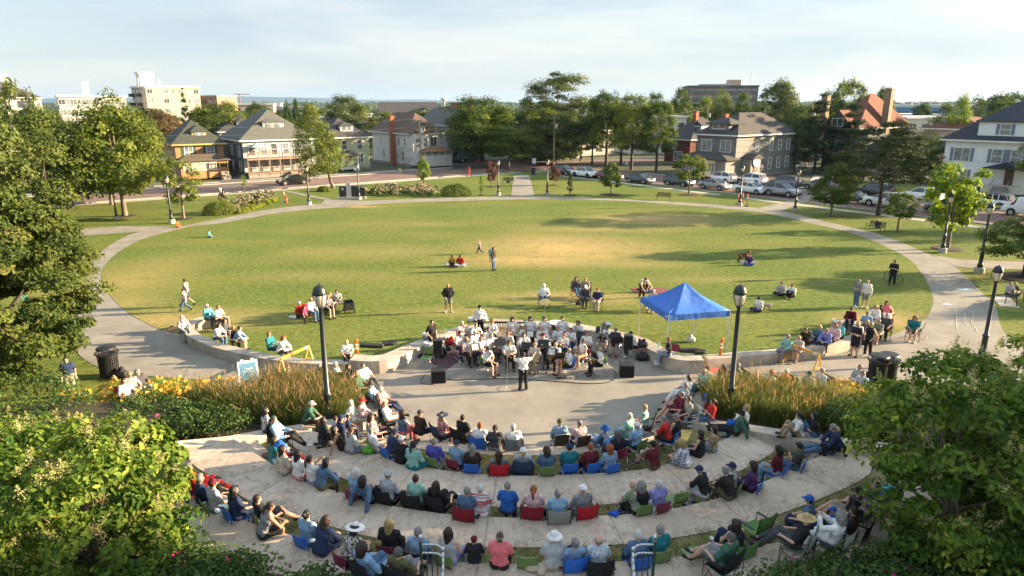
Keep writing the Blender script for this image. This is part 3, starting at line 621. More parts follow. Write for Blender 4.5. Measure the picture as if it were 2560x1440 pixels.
# --- named trees farther off: pixel x, distance, top py, width px
for (px,Y,ty,w,a,lf,sd,nm,lb) in [
 (455,190,222,34,'cone','spruce',1,'spruce_tree','lone spruce before the tan apartment block'),
 (545,165,262,120,'round','lime',2,'tree','sunlit yellowish tree between the apartment block and brown house'),
 (400,140,284,95,'round','brown',0,'tree','brownish copper tree left of the brown brick house'),
 (716,175,254,26,'egg','dark',1,'tree','left of two dark narrow trees behind the grey porch house'),
 (738,178,253,26,'egg','dark',2,'tree','right of two dark narrow trees behind the grey porch house'),
 (862,190,246,110,'round','pale',1,'willow_tree','pale feathery willow behind the leaning tree'),
 (955,165,285,80,'round','lime',2,'tree','sunlit tree behind the lime green house'),
 (1100,220,282,70,'round','lime',0,'tree','light tree before the white gabled hall'),
 (1640,210,238,52,'round','maple',1,'tree','round solitary tree left of the office block trees'),
 (1705,190,226,66,'egg','maple',2,'tree','tall tree left of the long office block'),
 (1765,180,245,70,'tall','bright',0,'tree','bright tree before the office block, left'),
 (1808,175,225,80,'tall','lime',1,'tree','bright tall tree before the middle of the office block'),
 (1862,172,235,70,'tall','maple',2,'tree','tree before the right end of the office block'),
 (1950,185,204,125,'egg','pale',0,'tree','large pale tree right of the office block'),
 (1905,168,250,80,'tall','dark',1,'tree','dark tree under the pale tree behind the taupe house'),
 (2130,175,208,88,'round','lime',2,'willow_tree','round weeping willow behind the red roofed house'),
 (2080,170,236,60,'round','dark',1,'tree','dark tree left of the weeping willow'),
 (2215,170,228,50,'round','maple',0,'tree','feathery tree behind the tall chimney'),
 (2410,120,240,70,'tall','bright',0,'tree','bright spiky tree left of the white house roof'),
 (2470,175,232,70,'sparse','pale',1,'tree','thin pale tree above the white house roof'),
 (2540,160,240,130,'round','maple',2,'tree','broad tree behind the white house at the right edge'),
 (645,230,262,60,'round','maple',0,'tree','dark tree behind the small dormered roof'),
 (240,140,300,80,'round','oak',1,'tree','green tree low between broad maple and apartments'),
 (30,95,205,110,'sparse','pale',2,'tree','pale branches at the top left corner'),
 (130,110,285,90,'round','pale',1,'tree','pale tree under the white flats at left')]:
    p=PD(px,ty,Y); z=gz(p.x,Y); tree(nm,lb,p.x,Y,p.z-z,w/FOC*Y,a,lf,sd,bole=.08,group='trees beyond the first houses',trunk=Y<150)
r_=rnd(11); lab={0:'tree somewhere in the belt behind the left-hand houses',1:'tree somewhere in the belt behind the central houses',2:'tree somewhere in the belt behind the right-hand houses'}
for i in range(230):
    Y=130+(r_.random()**1.5)*520; px=r_.uniform(-250,2800) if i%2 else r_.uniform(450,1400); zone=0 if px<900 else 1 if px<1650 else 2
    base=PD(px,262,Y); z=gz(base.x,Y); ty=[282,283,266][zone]+r_.uniform(-8,18)-(4 if Y<200 else 0)
    if 800<px<1400: ty+=6
    top=PD(px,ty,Y).z-z
    if top<3.5: top=r_.uniform(5,8)
    top=min(top,15); w=r_.uniform(6,11)*(1 if Y<220 else 1.5)
    if Y<165 and (420<px<1120 or 1680<px<1960): continue
    tree('tree',lab[zone],base.x,Y,top,w,r_.choice(['round','egg','round','small']) if Y<230 else 'small',r_.choice(['maple','oak','far','pale','lime','dark']),r_.randint(0,9),bole=.05,group='belt of town trees zone '+'abc'[zone],trunk=False)
# far wood as one mass
g=np.random.default_rng(3); N_=5200; Y=420+g.uniform(0,1,N_)**1.6*3000; X=g.uniform(-1,1,N_)*Y*.95
cc=np.stack([X,Y,np.array([gz(a,b) for a,b in zip(X,Y)])+g.uniform(1,9,N_)],1); sz=g.uniform(6,9,N_)*(Y/800)**.75
K=16; ii=np.repeat(np.arange(N_),K); d=g.normal(0,1,(N_*K,3)); d/=np.linalg.norm(d,axis=1)[:,None]; d[:,2]=np.abs(d[:,2])
c=cc[ii]+d*sz[ii][:,None]*np.array([1.,1.,.42]); v,f,k=leaf_arrays(c,d,np.repeat(sz*.30,K),g,.8); ti=np.repeat(g.uniform(.1,.9,N_),K)+g.normal(0,.15,N_*K)
o=link('distant_wood',np_mesh('distant_wood',v,f,ti)); o.data.materials.append(LF['far']); tag(o,'hazy wooded plain stretching below the far hills','wood',kind='stuff')
# off-frame trees on the right whose long shadows cross the lawn and the amphitheatre
for i,(x,y,h,w) in enumerate(_offs:=[(33,4,12,10),(39,13,13,9),(31,-3,12,10),(40,21,11.5,6.5),(46,17,14,11),(62,42,10,6),(66,49.5,9.5,5),(70,65,11,7),(58,34,8,4.5),(45,7,14,12),(36,15,15,9),(33,9,14.5,9),(35,21.8,14,7.5)]):
    tree('tree','tall park tree standing to the right of the amphitheatre, outside the picture',x,y,h,w,['egg','round','egg'][i%3],'maple',70+i,bole=.12,z=0,group='park trees right of the picture')
# ---------------------------------------------------------------- planting
def in_poly(x,y,poly):
    c=False; j=len(poly)-1
    for i in range(len(poly)):
        xi,yi=poly[i];xj,yj=poly[j]
        if (yi>y)!=(yj>y) and x<(xj-xi)*(y-yi)/(yj-yi)+xi: c=not c
        j=i
    return c
def scatter(poly,n,g):
    xs=[p[0] for p in poly];ys=[p[1] for p in poly]; o=[]
    while len(o)<n:
        x=g.uniform(min(xs),max(xs));y=g.uniform(min(ys),max(ys))
        if in_poly(x,y,poly): o.append((x,y))
    return np.array(o)
def wpoly(px,z): return [(P(*p,z).x,P(*p,z).y) for p in px]
def blades(name,label,cat,poly,z,n,h,w,lf,seed,plume=.0,spread=.18,tuft=14):
    g=np.random.default_rng(seed); c=scatter(poly,n//tuft,g); c=np.repeat(c,tuft,0)+g.normal(0,.09,(len(c)*tuft,2)); n=len(c)
    b=np.column_stack([c,np.full(n,z)]); H=h*g.uniform(.5,1.15,n)*np.repeat(g.uniform(.75,1.12,n//tuft+1),tuft)[:n]; dr=g.normal(0,spread,(n,2)); a=g.uniform(0,6.283,n); s=np.column_stack([np.cos(a),np.sin(a),np.zeros(n)])*w/2
    m=b+np.column_stack([dr*H[:,None]*.3,H*.62]); t=b+np.column_stack([dr*H[:,None],H])
    v=np.stack([b-s,b+s,m+s*.8,m-s*.8,t+s*.2,t-s*.2],1).reshape(-1,3); f=(np.arange(n)[:,None,None]*6+np.array([[0,1,2,3],[3,2,4,5]])[None]).reshape(-1,4)
    ti=np.repeat(g.uniform(0,1,n),2); mi=np.zeros(len(f))
    if plume:
        k=g.uniform(0,1,n)<plume; q=t[k]; m_=len(q); e=q+np.column_stack([dr[k]*.25,g.uniform(.18,.34,m_)]); s2=s[k]/w*.024
        v2=np.stack([q,(q+e)/2+s2,e,(q+e)/2-s2],1).reshape(-1,3); f2=np.arange(m_*4).reshape(-1,4)+len(v); v=np.concatenate([v,v2]); f=np.concatenate([f,f2]); ti=np.concatenate([ti,g.uniform(0,1,m_)]); mi=np.concatenate([mi,np.ones(m_)])
    o=link(name,np_mesh(name,v,f,ti,mi)); o.data.materials.append(LF[lf]); o.data.materials.append(LF['plume']); return tag(o,label,cat,kind='stuff')
GL=[(470,1005),(600,1000),(660,968),(730,962),(800,975),(885,990),(912,1030),(860,1046),(780,1058),(700,1062),(600,1050),(500,1030)]
GR=[(1765,978),(1850,975),(1950,985),(2080,1003),(2150,1020),(2130,1062),(2060,1075),(1968,1068),(1880,1052),(1775,1038),(1758,1010)]
blades('feather_grass','tall golden feather grass filling the left planter','ornamental grass',wpoly(GL,.4),.33,15000,.95,.014,'grassb',1,.18,.34)
blades('feather_grass','tall greenish feather grass filling the right planter','ornamental grass',wpoly(GR,.4),.33,15000,.95,.014,'grassb',2,.09,.34)
def shrub_mass(name,label,cat,poly,z,h,n,leaf,lf,seed,flower=None,nf=0,fsize=.04,zf=None):
    g=np.random.default_rng(seed); c=scatter(poly,max(12,n//90),g); K=len(c); i=g.integers(0,K,n)
    cz=np.array([ (zf(*q) if zf else z) for q in c]); R_=g.uniform(.22,.42,K)
    d=g.normal(0,1,(n,3)); d/=np.linalg.norm(d,axis=1)[:,None]; d[:,2]=np.abs(d[:,2])
    p=np.column_stack([c[i],cz[i]+h*.35])+d*R_[i][:,None]*np.array([1,1,h*.65/.32*g.uniform(.8,1.1)])
    v,f,k=leaf_arrays(p,d,leaf,g,.6); ti=np.repeat(.5+g.normal(0,.13,K)[i]+g.normal(0,.18,n),k); mi=np.zeros(len(f))
    if flower:
        j=g.integers(0,n,nf); q=np.repeat(p[j]+d[j]*.05+np.array([0,0,.03]),5,0)+g.normal(0,fsize*.5,(nf*5,3)); v2,f2,_=leaf_arrays(q,g.normal(0,1,(nf*5,3))+[0,0,1],fsize,g,.9); f2=f2+len(v); v=np.concatenate([v,v2]); f=np.concatenate([f,f2]); ti=np.concatenate([ti,g.uniform(0,1,len(f2))]); mi=np.concatenate([mi,np.ones(len(f2))])
    o=link(name,np_mesh(name,v,f,ti,mi)); o.data.materials.append(LF[lf]); o.data.materials.append(LF[flower or lf]); return tag(o,label,cat,kind='stuff')
shrub_mass('rose_bushes','rose bushes with pink blooms along the topmost tier, left','rose bushes',wpoly([(300,1330),(430,1310),(495,1331),(551,1349),(624,1370),(707,1409),(773,1414),(840,1420),(900,1437),(960,1448),(1030,1450),(1040,1700),(300,1800),(-100,1600),(0,1350)],2.35),1.8,.62,60000,.045,'rose',5,'pinkf',34)
shrub_mass('rose_bushes','rose bushes with pink blooms along the topmost tier, right','rose bushes',wpoly([(1800,1455),(1884,1430),(1951,1403),(2049,1374),(2138,1360),(2193,1348),(2300,1335),(2560,1290),(2750,1500),(2300,1800),(1790,1700)],2.35),1.8,.62,60000,.045,'rose',6,'pinkf',34)
shrub_mass('rose_bushes','dark rose bushes behind the left side wall','rose bushes',wpoly([(360,1010),(440,1025),(560,1045),(640,1062),(600,1080),(450,1095),(330,1090),(300,1040)],.6),.4,.8,14000,.045,'rose',7,'pinkf',8)
shrub_mass('rose_bushes','dark rose bushes behind the right side wall','rose bushes',wpoly([(2060,1060),(2140,1020),(2200,1010),(2290,1060),(2290,1115),(2200,1112),(2100,1096)],.6),.5,.8,14000,.045,'rose',8,'pinkf',8)
shrub_mass('day_lilies','orange and yellow day lilies on the bank left of the grass','day lilies',wpoly([(180,985),(300,975),(430,968),(560,962),(600,985),(480,1005),(380,1012),(250,1020),(170,1010)],.3),.1,.55,5000,.04,'gold',9,'lily',330,.06)
shrub_mass('day_lilies','pale orange day lilies before the right-hand litter bins','day lilies',wpoly([(2060,985),(2120,975),(2200,985),(2240,1010),(2160,1015),(2080,1005)],.3),.2,.6,3000,.04,'gold',10,'lily',110,.055)
shrub_mass('ground_cover','dark green undergrowth beneath the oak at the left edge','undergrowth',wpoly([(-250,1000),(0,950),(160,960),(200,1010),(330,1080),(350,1200),(200,1330),(-200,1380)],.7),.5,1.0,22000,.045,'rose',11)
shrub_mass('ground_cover','leafy undergrowth behind the right blossoming trees','undergrowth',wpoly([(2280,1060),(2420,1020),(2700,1010),(2800,1200),(2600,1330),(2350,1280),(2260,1180)],.6),.5,1.0,16000,.045,'rose',12)
for k,(poly,lb,fl) in enumerate([([(576,518),(600,500),(650,488),(690,482),(696,490),(650,508),(600,524),(580,530)],'pale pink astilbe row in the bed left of the fork','astil'),([(905,478),(960,466),(1060,467),(1112,474),(1112,484),(1000,484),(905,486)],'long bed of pale pink astilbe beside the dark stone sign','astil')]):
    shrub_mass('flower_bed',lb,'flower bed',wpoly(poly,.3),.0,.8,5200,.09,'pale',20+k,fl,380,.10)
shrub_mass('gold_shrubs','yellow-green low shrubs along the front of the left bed','shrubs',wpoly([(582,530),(640,515),(696,494),(700,500),(650,520),(596,538)],.1),.0,.5,2600,.09,'gold',23)
shrub_mass('edging_shrubs','dark low shrubs edging the long bed','shrubs',wpoly([(868,485),(905,486),(1000,490),(1110,492),(1110,487),(1000,484),(900,480),(868,478)],.1),.0,.55,2600,.09,'dark',24)
for (px,py,r,lb) in ((551,533,1.75,'round clipped bush left of the pink astilbe bed'),(1139,488,1.9,'large dark round bush at the right end of the long bed'),(940,480,.8,'little round bush above the dark stone sign'),(810,478,.9,'small bush left of the dark stone sign')):
    p=P(px,py); g=np.random.default_rng(px); n=3200; d=g.normal(0,1,(n,3)); d/=np.linalg.norm(d,axis=1)[:,None]; d[:,2]=np.abs(d[:,2]); q=d*(r*(1+.06*np.sin(d[:,:1]*9)+g.normal(0,.05,(n,1))))*np.array([1,1,.72]); v,f,_=leaf_arrays(q,d,.075,g,.6)
    o=link('bush',np_mesh('bush',v,f,np.clip(.45+g.normal(0,.2,n),0,1)),None,p); o.data.materials.append(LF['maple' if r>1.8 else 'lime']); tag(o,lb,'bush','clipped bushes in the park')
for (px,py,r) in ((313,540,1.1),(460,547,.9),(1060,462,1.0),(1229,467,.8),(1385,463,.8),(1425,488,.8),(1527,486,1.4),(1722,487,1.4),(1203,488,.4),(2368,622,1.2),(2556,694,1.8)):
    p=P(px,py); mb=MB(); mb.lathe([(r,-.02),(r*.9,.035),(.05,.08)],n=22); tag(mb.build('mulch_ring',M_SOIL,None,loc=(p.x,p.y,.0)),kind='structure')
# short grass on the strips between the tiers
for k,(far,near,z) in enumerate([([(950,1100),(1020,1117),(1140,1131),(1310,1137),(1480,1130),(1600,1112),(1690,1085),(1735,1127)],[(925,1128),(1020,1163),(1200,1190),(1350,1192),(1602,1177),(1735,1140)],.43),([(765,1142),(845,1190),(1010,1238),(1200,1263),(1310,1268),(1500,1262),(1690,1235),(1845,1178),(1950,1110)],[(700,1165),(850,1232),(1000,1272),(1200,1294),(1450,1294),(1700,1272),(1938,1195),(2060,1135)],.88),([(474,1150),(629,1254),(787,1303),(944,1345),(1180,1366),(1310,1368),(1600,1356),(1893,1302),(2035,1253),(2176,1180)],[(420,1200),(551,1285),(718,1340),(869,1376),(1100,1412),(1310,1418),(1600,1406),(1900,1370),(2100,1320),(2230,1250)],1.33)]):
    o=blades('grass_tufts',None,None,wpoly(far+near[::-1],z),z,9000,.075,.012,'turf',40+k,0,.5,9); o['label']=['short patchy grass on the strip behind the front tier','short patchy grass on the strip behind the second tier','short patchy grass on the strip behind the widest tier'][k]; o['category']='grass'
# ================================================================ HOUSES
def siding(name,col,lines=5.0,depth=.02,col2=None,rough=.7):
    if name in _mc: return _mc[name]
    m=mat(name,col,rough,col2=col2 or tuple(c*.9 for c in col),scale=.7,detail=8); t=m.node_tree; N=t.nodes.new; L=t.links.new
    tc=[n for n in t.nodes if n.type=='TEX_COORD'][0]; w=N('ShaderNodeTexWave'); w.wave_type='BANDS'; w.bands_direction='Z'; w.wave_profile='SAW'; w.inputs['Scale'].default_value=lines/6.28*3.14/1.57
    u=N('ShaderNodeBump'); u.inputs['Strength'].default_value=.6; u.inputs['Distance'].default_value=depth; L(tc.outputs['Object'],w.inputs[0]); L(w.outputs[0],u.inputs['Height']); L(u.outputs[0],t.nodes['Principled BSDF'].inputs['Normal']); return m
def shingle(name,a,b): return mat(name,a,.9,col2=b,scale=3,detail=9,bump=.6,bscale=12,contrast=(.3,.7),stretch=(1,1,2.5))
TRIM=mat('white_trim',(.72,.70,.66),.6); GLASS=mat('window_glass',(.035,.045,.055),.12,spec=.8,col2=(.12,.13,.13),scale=.8); GLASSC=mat('window_with_curtain',(.28,.29,.30),.25,col2=(.10,.12,.14),scale=1.4,spec=.7)
BRICK=mat('red_chimney_brick',(.26,.085,.05),.9,col2=(.36,.14,.085),scale=7,bump=.5,bscale=18)
FOUND=mat('stone_foundation',(.20,.18,.16),.9,col2=(.30,.27,.24),scale=3)
DOORM=mat('painted_door',(.10,.05,.035),.5)
WOODD=mat('weathered_wood',(.20,.14,.10),.85,col2=(.30,.22,.16),scale=3)
def window(par,face,x,z,w,h,W_,D,style='sash',glass=None,shut=None,trim=None,off=0):
    "face F: x along the front; L/R: x is distance from the front edge"
    tf={'F':lambda a,o,c:(a,-o,c),'L':lambda a,o,c:(-o,a,c),'R':lambda a,o,c:(W_+o,a,c),'B':lambda a,o,c:(a,D+o,c)}[face]
    def slab_(mb,a0,a1,c0,c1,o0,o1):
        vs=[tf(a,o,c) for o in (o0,o1) for a,c in ((a0,c0),(a1,c0),(a1,c1),(a0,c1))]; mb.add(vs,[(0,1,2,3),(7,6,5,4),(0,4,5,1),(1,5,6,2),(2,6,7,3),(3,7,4,0)])
    mb=MB(); f=.09; o0,o1=off-.02,off+.06
    for a0,a1,c0,c1 in ((x-w/2-f,x-w/2,z-f,z+h+f),(x+w/2,x+w/2+f,z-f,z+h+f),(x-w/2,x+w/2,z+h,z+h+f),(x-w/2,x+w/2,z-f,z)): slab_(mb,a0,a1,c0,c1,o0,o1)
    if style in('sash','grid'): slab_(mb,x-w/2,x+w/2,z+h*.5-.03,z+h*.5+.03,o0,o1-.02)
    if style in('double','grid'): slab_(mb,x-.03,x+.03,z,z+h,o0,o1-.015)
    if style=='quad':
        for k in (1,2,3): slab_(mb,x-w/2+w*k/4-.05,x-w/2+w*k/4+.05,z,z+h,o0,o1-.015)
    fr=mb.build('window',trim or TRIM,par)
    mb=MB(); slab_(mb,x-w/2,x+w/2,z,z+h,off-.01,off+.015); mb.build('pane',glass or GLASS,fr)
    if shut:
        mb=MB(); slab_(mb,x-w/2-f-.42,x-w/2-f-.03,z-.05,z+h+.05,off-.02,off+.04); mb.build('shutter',shut,par); mb=MB(); slab_(mb,x+w/2+f+.03,x+w/2+f+.42,z-.05,z+h+.05,off-.02,off+.04); mb.build('shutter',shut,par)
def hip(mb,x0,y0,x1,y1,z,rise,o=.5,ridge=None,t=.12):
    x0-=o;y0-=o;x1+=o;y1+=o; w=x1-x0;d=y1-y0; k=ridge if ridge is not None else max(.6,abs(w-d))
    if w>=d: a=((x0+x1)/2-k/2,(y0+y1)/2,z+rise); b=((x0+x1)/2+k/2,(y0+y1)/2,z+rise)
    else: a=((x0+x1)/2,(y0+y1)/2-k/2,z+rise); b=((x0+x1)/2,(y0+y1)/2+k/2,z+rise)
    e=[(x0,y0,z),(x1,y0,z),(x1,y1,z),(x0,y1,z)]; l=[(p[0],p[1],z-t) for p in e]
    if w>=d: F=[(0,1,5,4),(1,2,5),(2,3,4,5),(3,0,4)]
    else: F=[(0,1,4),(1,2,5,4),(2,3,5),(3,0,4,5)]
    mb.add(e+[a,b],F); mb.add(l+e,[(3,2,1,0),(0,1,5,4),(1,2,6,5),(2,3,7,6),(3,0,4,7)])
def gable(mb,x0,y0,x1,y1,z,rise,o=.4,axis='x'):
    x0-=o;y0-=o;x1+=o;y1+=o
    if axis=='x': a=(x0,(y0+y1)/2,z+rise); b=(x1,(y0+y1)/2,z+rise); F=[(0,1,5,4),(2,3,4,5),(1,2,5),(3,0,4)]
    else: a=((x0+x1)/2,y0,z+rise); b=((x0+x1)/2,y1,z+rise); F=[(1,2,5,4),(3,0,4,5),(0,1,4),(2,3,5)]
    mb.add([(x0,y0,z),(x1,y0,z),(x1,y1,z),(x0,y1,z),a,b],F+[(3,2,1,0)])
def dormer(par,x,y,z,w,h,d,wallm,roofm,style='hip',nwin=2,rise=.7):
    mb=MB(); mb.box((x,y+d/2,z+h/2),(w,d,h)); dm=mb.build('dormer',wallm,par); mb=MB()
    (hip if style=='hip' else gable)(mb,x-w/2,y,x+w/2,y+d*1.6,z+h,rise,.25,**({} if style=='hip' else {'axis':'y'})); mb.build('dormer_roof',roofm,dm)
    mb=MB(); mb.box((x,y-.03,z+h*.52),(w*.72,.08,h*.74)); mb.build('window_frame',TRIM,dm); mb=MB()
    for k in range(nwin): mb.box((x+(k-(nwin-1)/2)*w*.72/nwin,y-.08,z+h*.52),(w*.72/nwin-.14,.04,h*.74-.18))
    mb.build('pane',GLASSC,dm)
def house(name,label,Apx,theta,bpx,depth,eave_py,rise,wallm,roofm,z0=None,over=.5,ridge=None,rooft='hip',trim=TRIM,found=True,cat='house',group=None,A=None,w=None,h=None,axis='x'):
    if A is None: A=P(*Apx)
    u=Vector((math.cos(R(theta)),math.sin(R(theta)),0))
    if w is None:
        lo,hi=1,60
        for _ in range(40):
            md=(lo+hi)/2; q=A+u*md
            if topx(q.x,q.y,0)[0]<bpx: lo=md
            else: hi=md
        w=lo
    if h is None: h=PD(Apx[0],eave_py,A.y).z-A.z
    t=empty(name,(A.x,A.y,A.z),R(theta),label,cat,group)
    mb=MB(); mb.box((w/2,depth/2,h/2+.2),(w,depth,h-.4)); mb.build('wall',wallm,t)
    if found: mb=MB(); mb.box((w/2,depth/2,.2),(w+.08,depth+.08,.5)); mb.build('foundation',FOUND,t)
    mb=MB()
    if rooft=='hip': hip(mb,0,0,w,depth,h,rise,over,ridge)
    elif rooft=='gable': gable(mb,0,0,w,depth,h,rise,over,axis)
    elif rooft=='flat': mb.box((w/2,depth/2,h+rise/2),(w+over,depth+over,rise))
    rf=mb.build('roof',roofm,t)
    if rooft!='flat':
        mb=MB()
        for a,b in (((-over,-over),(w+over,-over)),((w+over,-over),(w+over,depth+over)),((-over,depth+over),(-over,-over))): mb.bar((*a,h-.16),(*b,h-.16),.12,.2)
        mb.build('eaves_trim',trim,t)
    return t,w,depth,h,rf
def chimney(rf,x,y,z0,z1,s=.7,m=None):
    mb=MB(); mb.box((x,y,(z0+z1)/2),(s,s,z1-z0)); mb.box((x,y,z1+.06),(s+.14,s+.14,.14)); mb.build('chimney',m or BRICK,rf)
GREENSH=mat('dark_green_paint',(.03,.09,.065),.6)
TH=36.5
# A: brown house with green roof
t,w,d,h,rf=house('brick_house','brown brick house with dark green hip roof and yellow trimmed porch',(447,449),TH,566,9,360,3.5,siding('brown_brick',(.30,.15,.065),6,.01,(.40,.22,.10)),shingle('green_shingles',(.03,.037,.030),(.065,.073,.055)),trim=mat('mustard_trim',(.55,.36,.12),.6))
MUST=_mc['mustard_trim']
for x in (w*.27,w*.72): window(t,'F',x,h*.60,1.1,1.7,w,d,'grid',GLASSC,GREENSH)
dormer(t,w*.55,.9,h+.5,2.1,1.3,2.2,MUST,_mc['green_shingles'],'hip',2,.9)
window(t,'L',2.2,h*.62,.9,1.5,w,d); window(t,'L',5.5,h*.62,.9,1.5,w,d); window(t,'L',2.2,h*.2,.9,1.5,w,d)
mb=MB(); mb.box((w*.47,-1.25,1.0),(w*.94,2.5,1.6)); mb.box((w*.47,-1.25,2.6),(w*.94,2.48,.5)); mb.build('porch',_mc['brown_brick'],t)
mb=MB(); hip(mb,-.2,-2.6,w,0,2.95,.9,.25,w*.6); mb.build('porch_roof',mat('brown_shingles',(.07,.055,.04),.9,col2=(.12,.09,.06),scale=4),t)
for k in range(4): window(t,'F',.9+k*1.25,1.5,.95,1.05,w,d,'grid',mat('porch_glass',(.30,.24,.16),.3,col2=(.5,.42,.3),scale=4),off=2.5)
mb=MB(); [mb.box((w*.80+i*1.2,-2.4,1.6),(.16,.16,2.4)) for i in range(2)]; mb.build('porch_post',MUST,t)
mb=MB(); [mb.box((w*.88,-2.8-.3*i,.9-.2*i),(1.2,.35,.2)) for i in range(5)]; mb.build('front_steps',FOUND,t)
# B: grey duplex with verandas
GREYW=siding('blue_grey_siding',(.115,.125,.14),5,.02); LBL=siding('pale_blue_siding',(.36,.42,.44),5,.02)
t,w,d,h,rf=house('porch_house','grey two-storey house with long double wooden veranda',(613,444),TH,792,12,350,4.6,GREYW,shingle('grey_shingles',(.07,.072,.065),(.13,.13,.115)),ridge=3)
mb=MB(); mb.box((w/2,-.03,h/2+.2),(w-.1,.05,h-.6)); mb.build('front_siding',LBL,t)
for k,x in enumerate((.12,.28,.42,.58,.74,.90)):
    window(t,'F',w*x,h*.58,.95,1.75,w,d,'sash',GLASSC if k%2 else GLASS,off=.06)
    window(t,'F',w*x,h*.12+.4,.95,1.75 if k!=3 else 2.1,w,d,'sash',GLASSC,off=.06)
for x in (2,6): window(t,'L',x,h*.56,.9,1.5,w,d); window(t,'L',x,h*.15,.9,1.5,w,d)
dormer(t,w*.48,1.5,h+1.2,3.4,1.5,3,LBL,_mc['grey_shingles'],'hip',2,.6)
mb=MB(); mb.box((w/2,-1.2,h*.5),(w,2.4,.25)); mb.box((w/2,-1.2,.75),(w,2.4,.2)); mb.build('veranda_floor',WOODD,t)
mb=MB(); mb.box((w/2,-2.2,.35),(w,.2,.7)); mb.build('veranda_base',FOUND,t)
mb=MB(); 
for i in range(8): mb.box((w*i/7,-2.3,h*.5/2+.3),(.15,.15,h*.5-.3)); mb.box((w*i/7,-2.3,h*.5+.6),(.13,.13,1.1))
mb.build('veranda_post',WOODD,t)
mb=MB()
for z in (h*.5,.75):
    mb.bar((0,-2.3,z+1.0),(w,-2.3,z+1.0),.08,.08); mb.bar((0,-2.3,z+.25),(w,-2.3,z+.25),.06,.06)
    for i in range(int(w/.28)): mb.box((.28*i,-2.3,z+.6),(.05,.04,.8))
mb.build('railing',WOODD,t)
mb=MB(); mb.lathe([(1.4,0),(1.2,.25),(.05,.75)],(w*.16,-1.4,h*.5+1.8),8); mb.tube((w*.16,-1.4,h*.5),(w*.16,-1.4,h*.5+1.9),.03); um=mb.build('patio_umbrella',mat('pale_canvas',(.35,.42,.42),.8),t)
mb=MB(); [mb.box((w*.62,-2.7-.3*i,.75-.17*i),(1.8,.35,.17)) for i in range(4)]; mb.build('front_steps',WOODD,t)
# C: lime house
LIME=siding('lime_siding',(.42,.46,.27),5,.02)
t,w,d,h,rf=house('lime_house','pale lime green house with charcoal roof and small side porch',(826,428),TH,926,11,343,3.1,LIME,shingle('charcoal_shingles',(.035,.033,.035),(.075,.07,.07)),ridge=2)
for x in (w*.38,w*.76): window(t,'F',x,h*.62,.9,1.6,w,d,'sash')
window(t,'F',w*.76,h*.18+.2,1.0,1.6,w,d,'grid'); window(t,'F',w*.25,h*.15+.3,1.,1.4,w,d,'sash')
dormer(t,w*.52,1.0,h+.7,2.3,1.2,2,TRIM,_mc['charcoal_shingles'],'hip',2,.6)
mb=MB(); hip(mb,w*.18,-1.9,w*.62,0,2.7,.8,.2,.5); mb.build('porch_roof',_mc['charcoal_shingles'],t)
mb=MB(); [mb.box((x,-1.8,1.4),(.14,.14,2.6)) for x in (w*.2,w*.6)]; mb.box((w*.4,-.9,.45),(w*.44,1.8,.3)); mb.build('porch_post',TRIM,t)
mb=MB(); [mb.box((w*.5,-2.1-.3*i,.5-.15*i),(1.1,.32,.15)) for i in range(3)]; mb.build('front_steps',TRIM,t)
# D: white house with brown roof
WH=siding('cream_white_siding',(.64,.61,.56),5,.02)
BR=shingle('brown_roof_shingles',(.085,.06,.043),(.145,.105,.075))
t,w,d,h,rf=house('white_house','white two-storey house with brown roof, brick chimney and sun porch',(1028,418),TH,1107,16,333,3.6,WH,BR,ridge=8)
GW=siding('shaded_grey_siding',(.40,.40,.39),5,.02)
mb=MB(); mb.box((1.6,-.6,h/2+.2),(3.4,1.2,h-.4)); mb.build('front_bay',WH,t)
mb=MB(); gable(mb,-.3,-1.1,4.2,3,h,2.0,.35,'y'); mb.build('front_gable',BR,t); mb=MB(); mb.add([(-.2,-1.36,h+.05),(4.1,-1.36,h+.05),(1.95,-1.36,h+1.75)],[(0,1,2)]); mb.build('gable_face',TRIM,t)
window(t,'F',1.95,h+.35,.55,.8,w,d,'sash',off=1.4)
window(t,'F',1.1,h*.6,1.1,1.5,w,d,'sash',GLASSC,off=1.2); window(t,'F',2.5,h*.6,.7,1.5,w,d,'sash',GLASSC,off=1.2); window(t,'F',w*.72,h*.6,1.2,1.6,w,d,'double',GLASS)
mb=MB(); mb.box((w*.62,-1.5,1.2),(w*.85,3,2.0)); mb.build('sun_porch',WH,t)
mb=MB(); mb.box((w*.62,-1.5,2.45),(w*.83,2.8,.7)); mb.build('sun_porch_windows',mat('pale_curtained_glass',(.26,.30,.29),.3,col2=(.16,.20,.20),scale=4),t)
for k in range(5): 
    mb=MB(); mb.box((w*.62-w*.425+.1+k*(w*.85-.2)/4,-2.95,2.3),(.14,.14,1.4)); mb.build('mullion',TRIM,t)
mb=MB(); hip(mb,w*.62-w*.43,-3.1,w*.62+w*.43,0,2.9,.8,.25,w*.4); mb.build('sun_porch_roof',mat('rust_shingles',(.22,.11,.05),.9,col2=(.32,.18,.09),scale=4),t)
for x,z in ((2,.62),(4.5,.62),(8,.62),(12,.62),(3,.18),(7,.2),(11,.2)): window(t,'L',x,h*z,.8,1.3 if z>.3 else 1.5,w,d,'double' if x==8 else 'sash',GLASSC)
chimney(rf,-.5,6.2,0,h+2.9,.85)
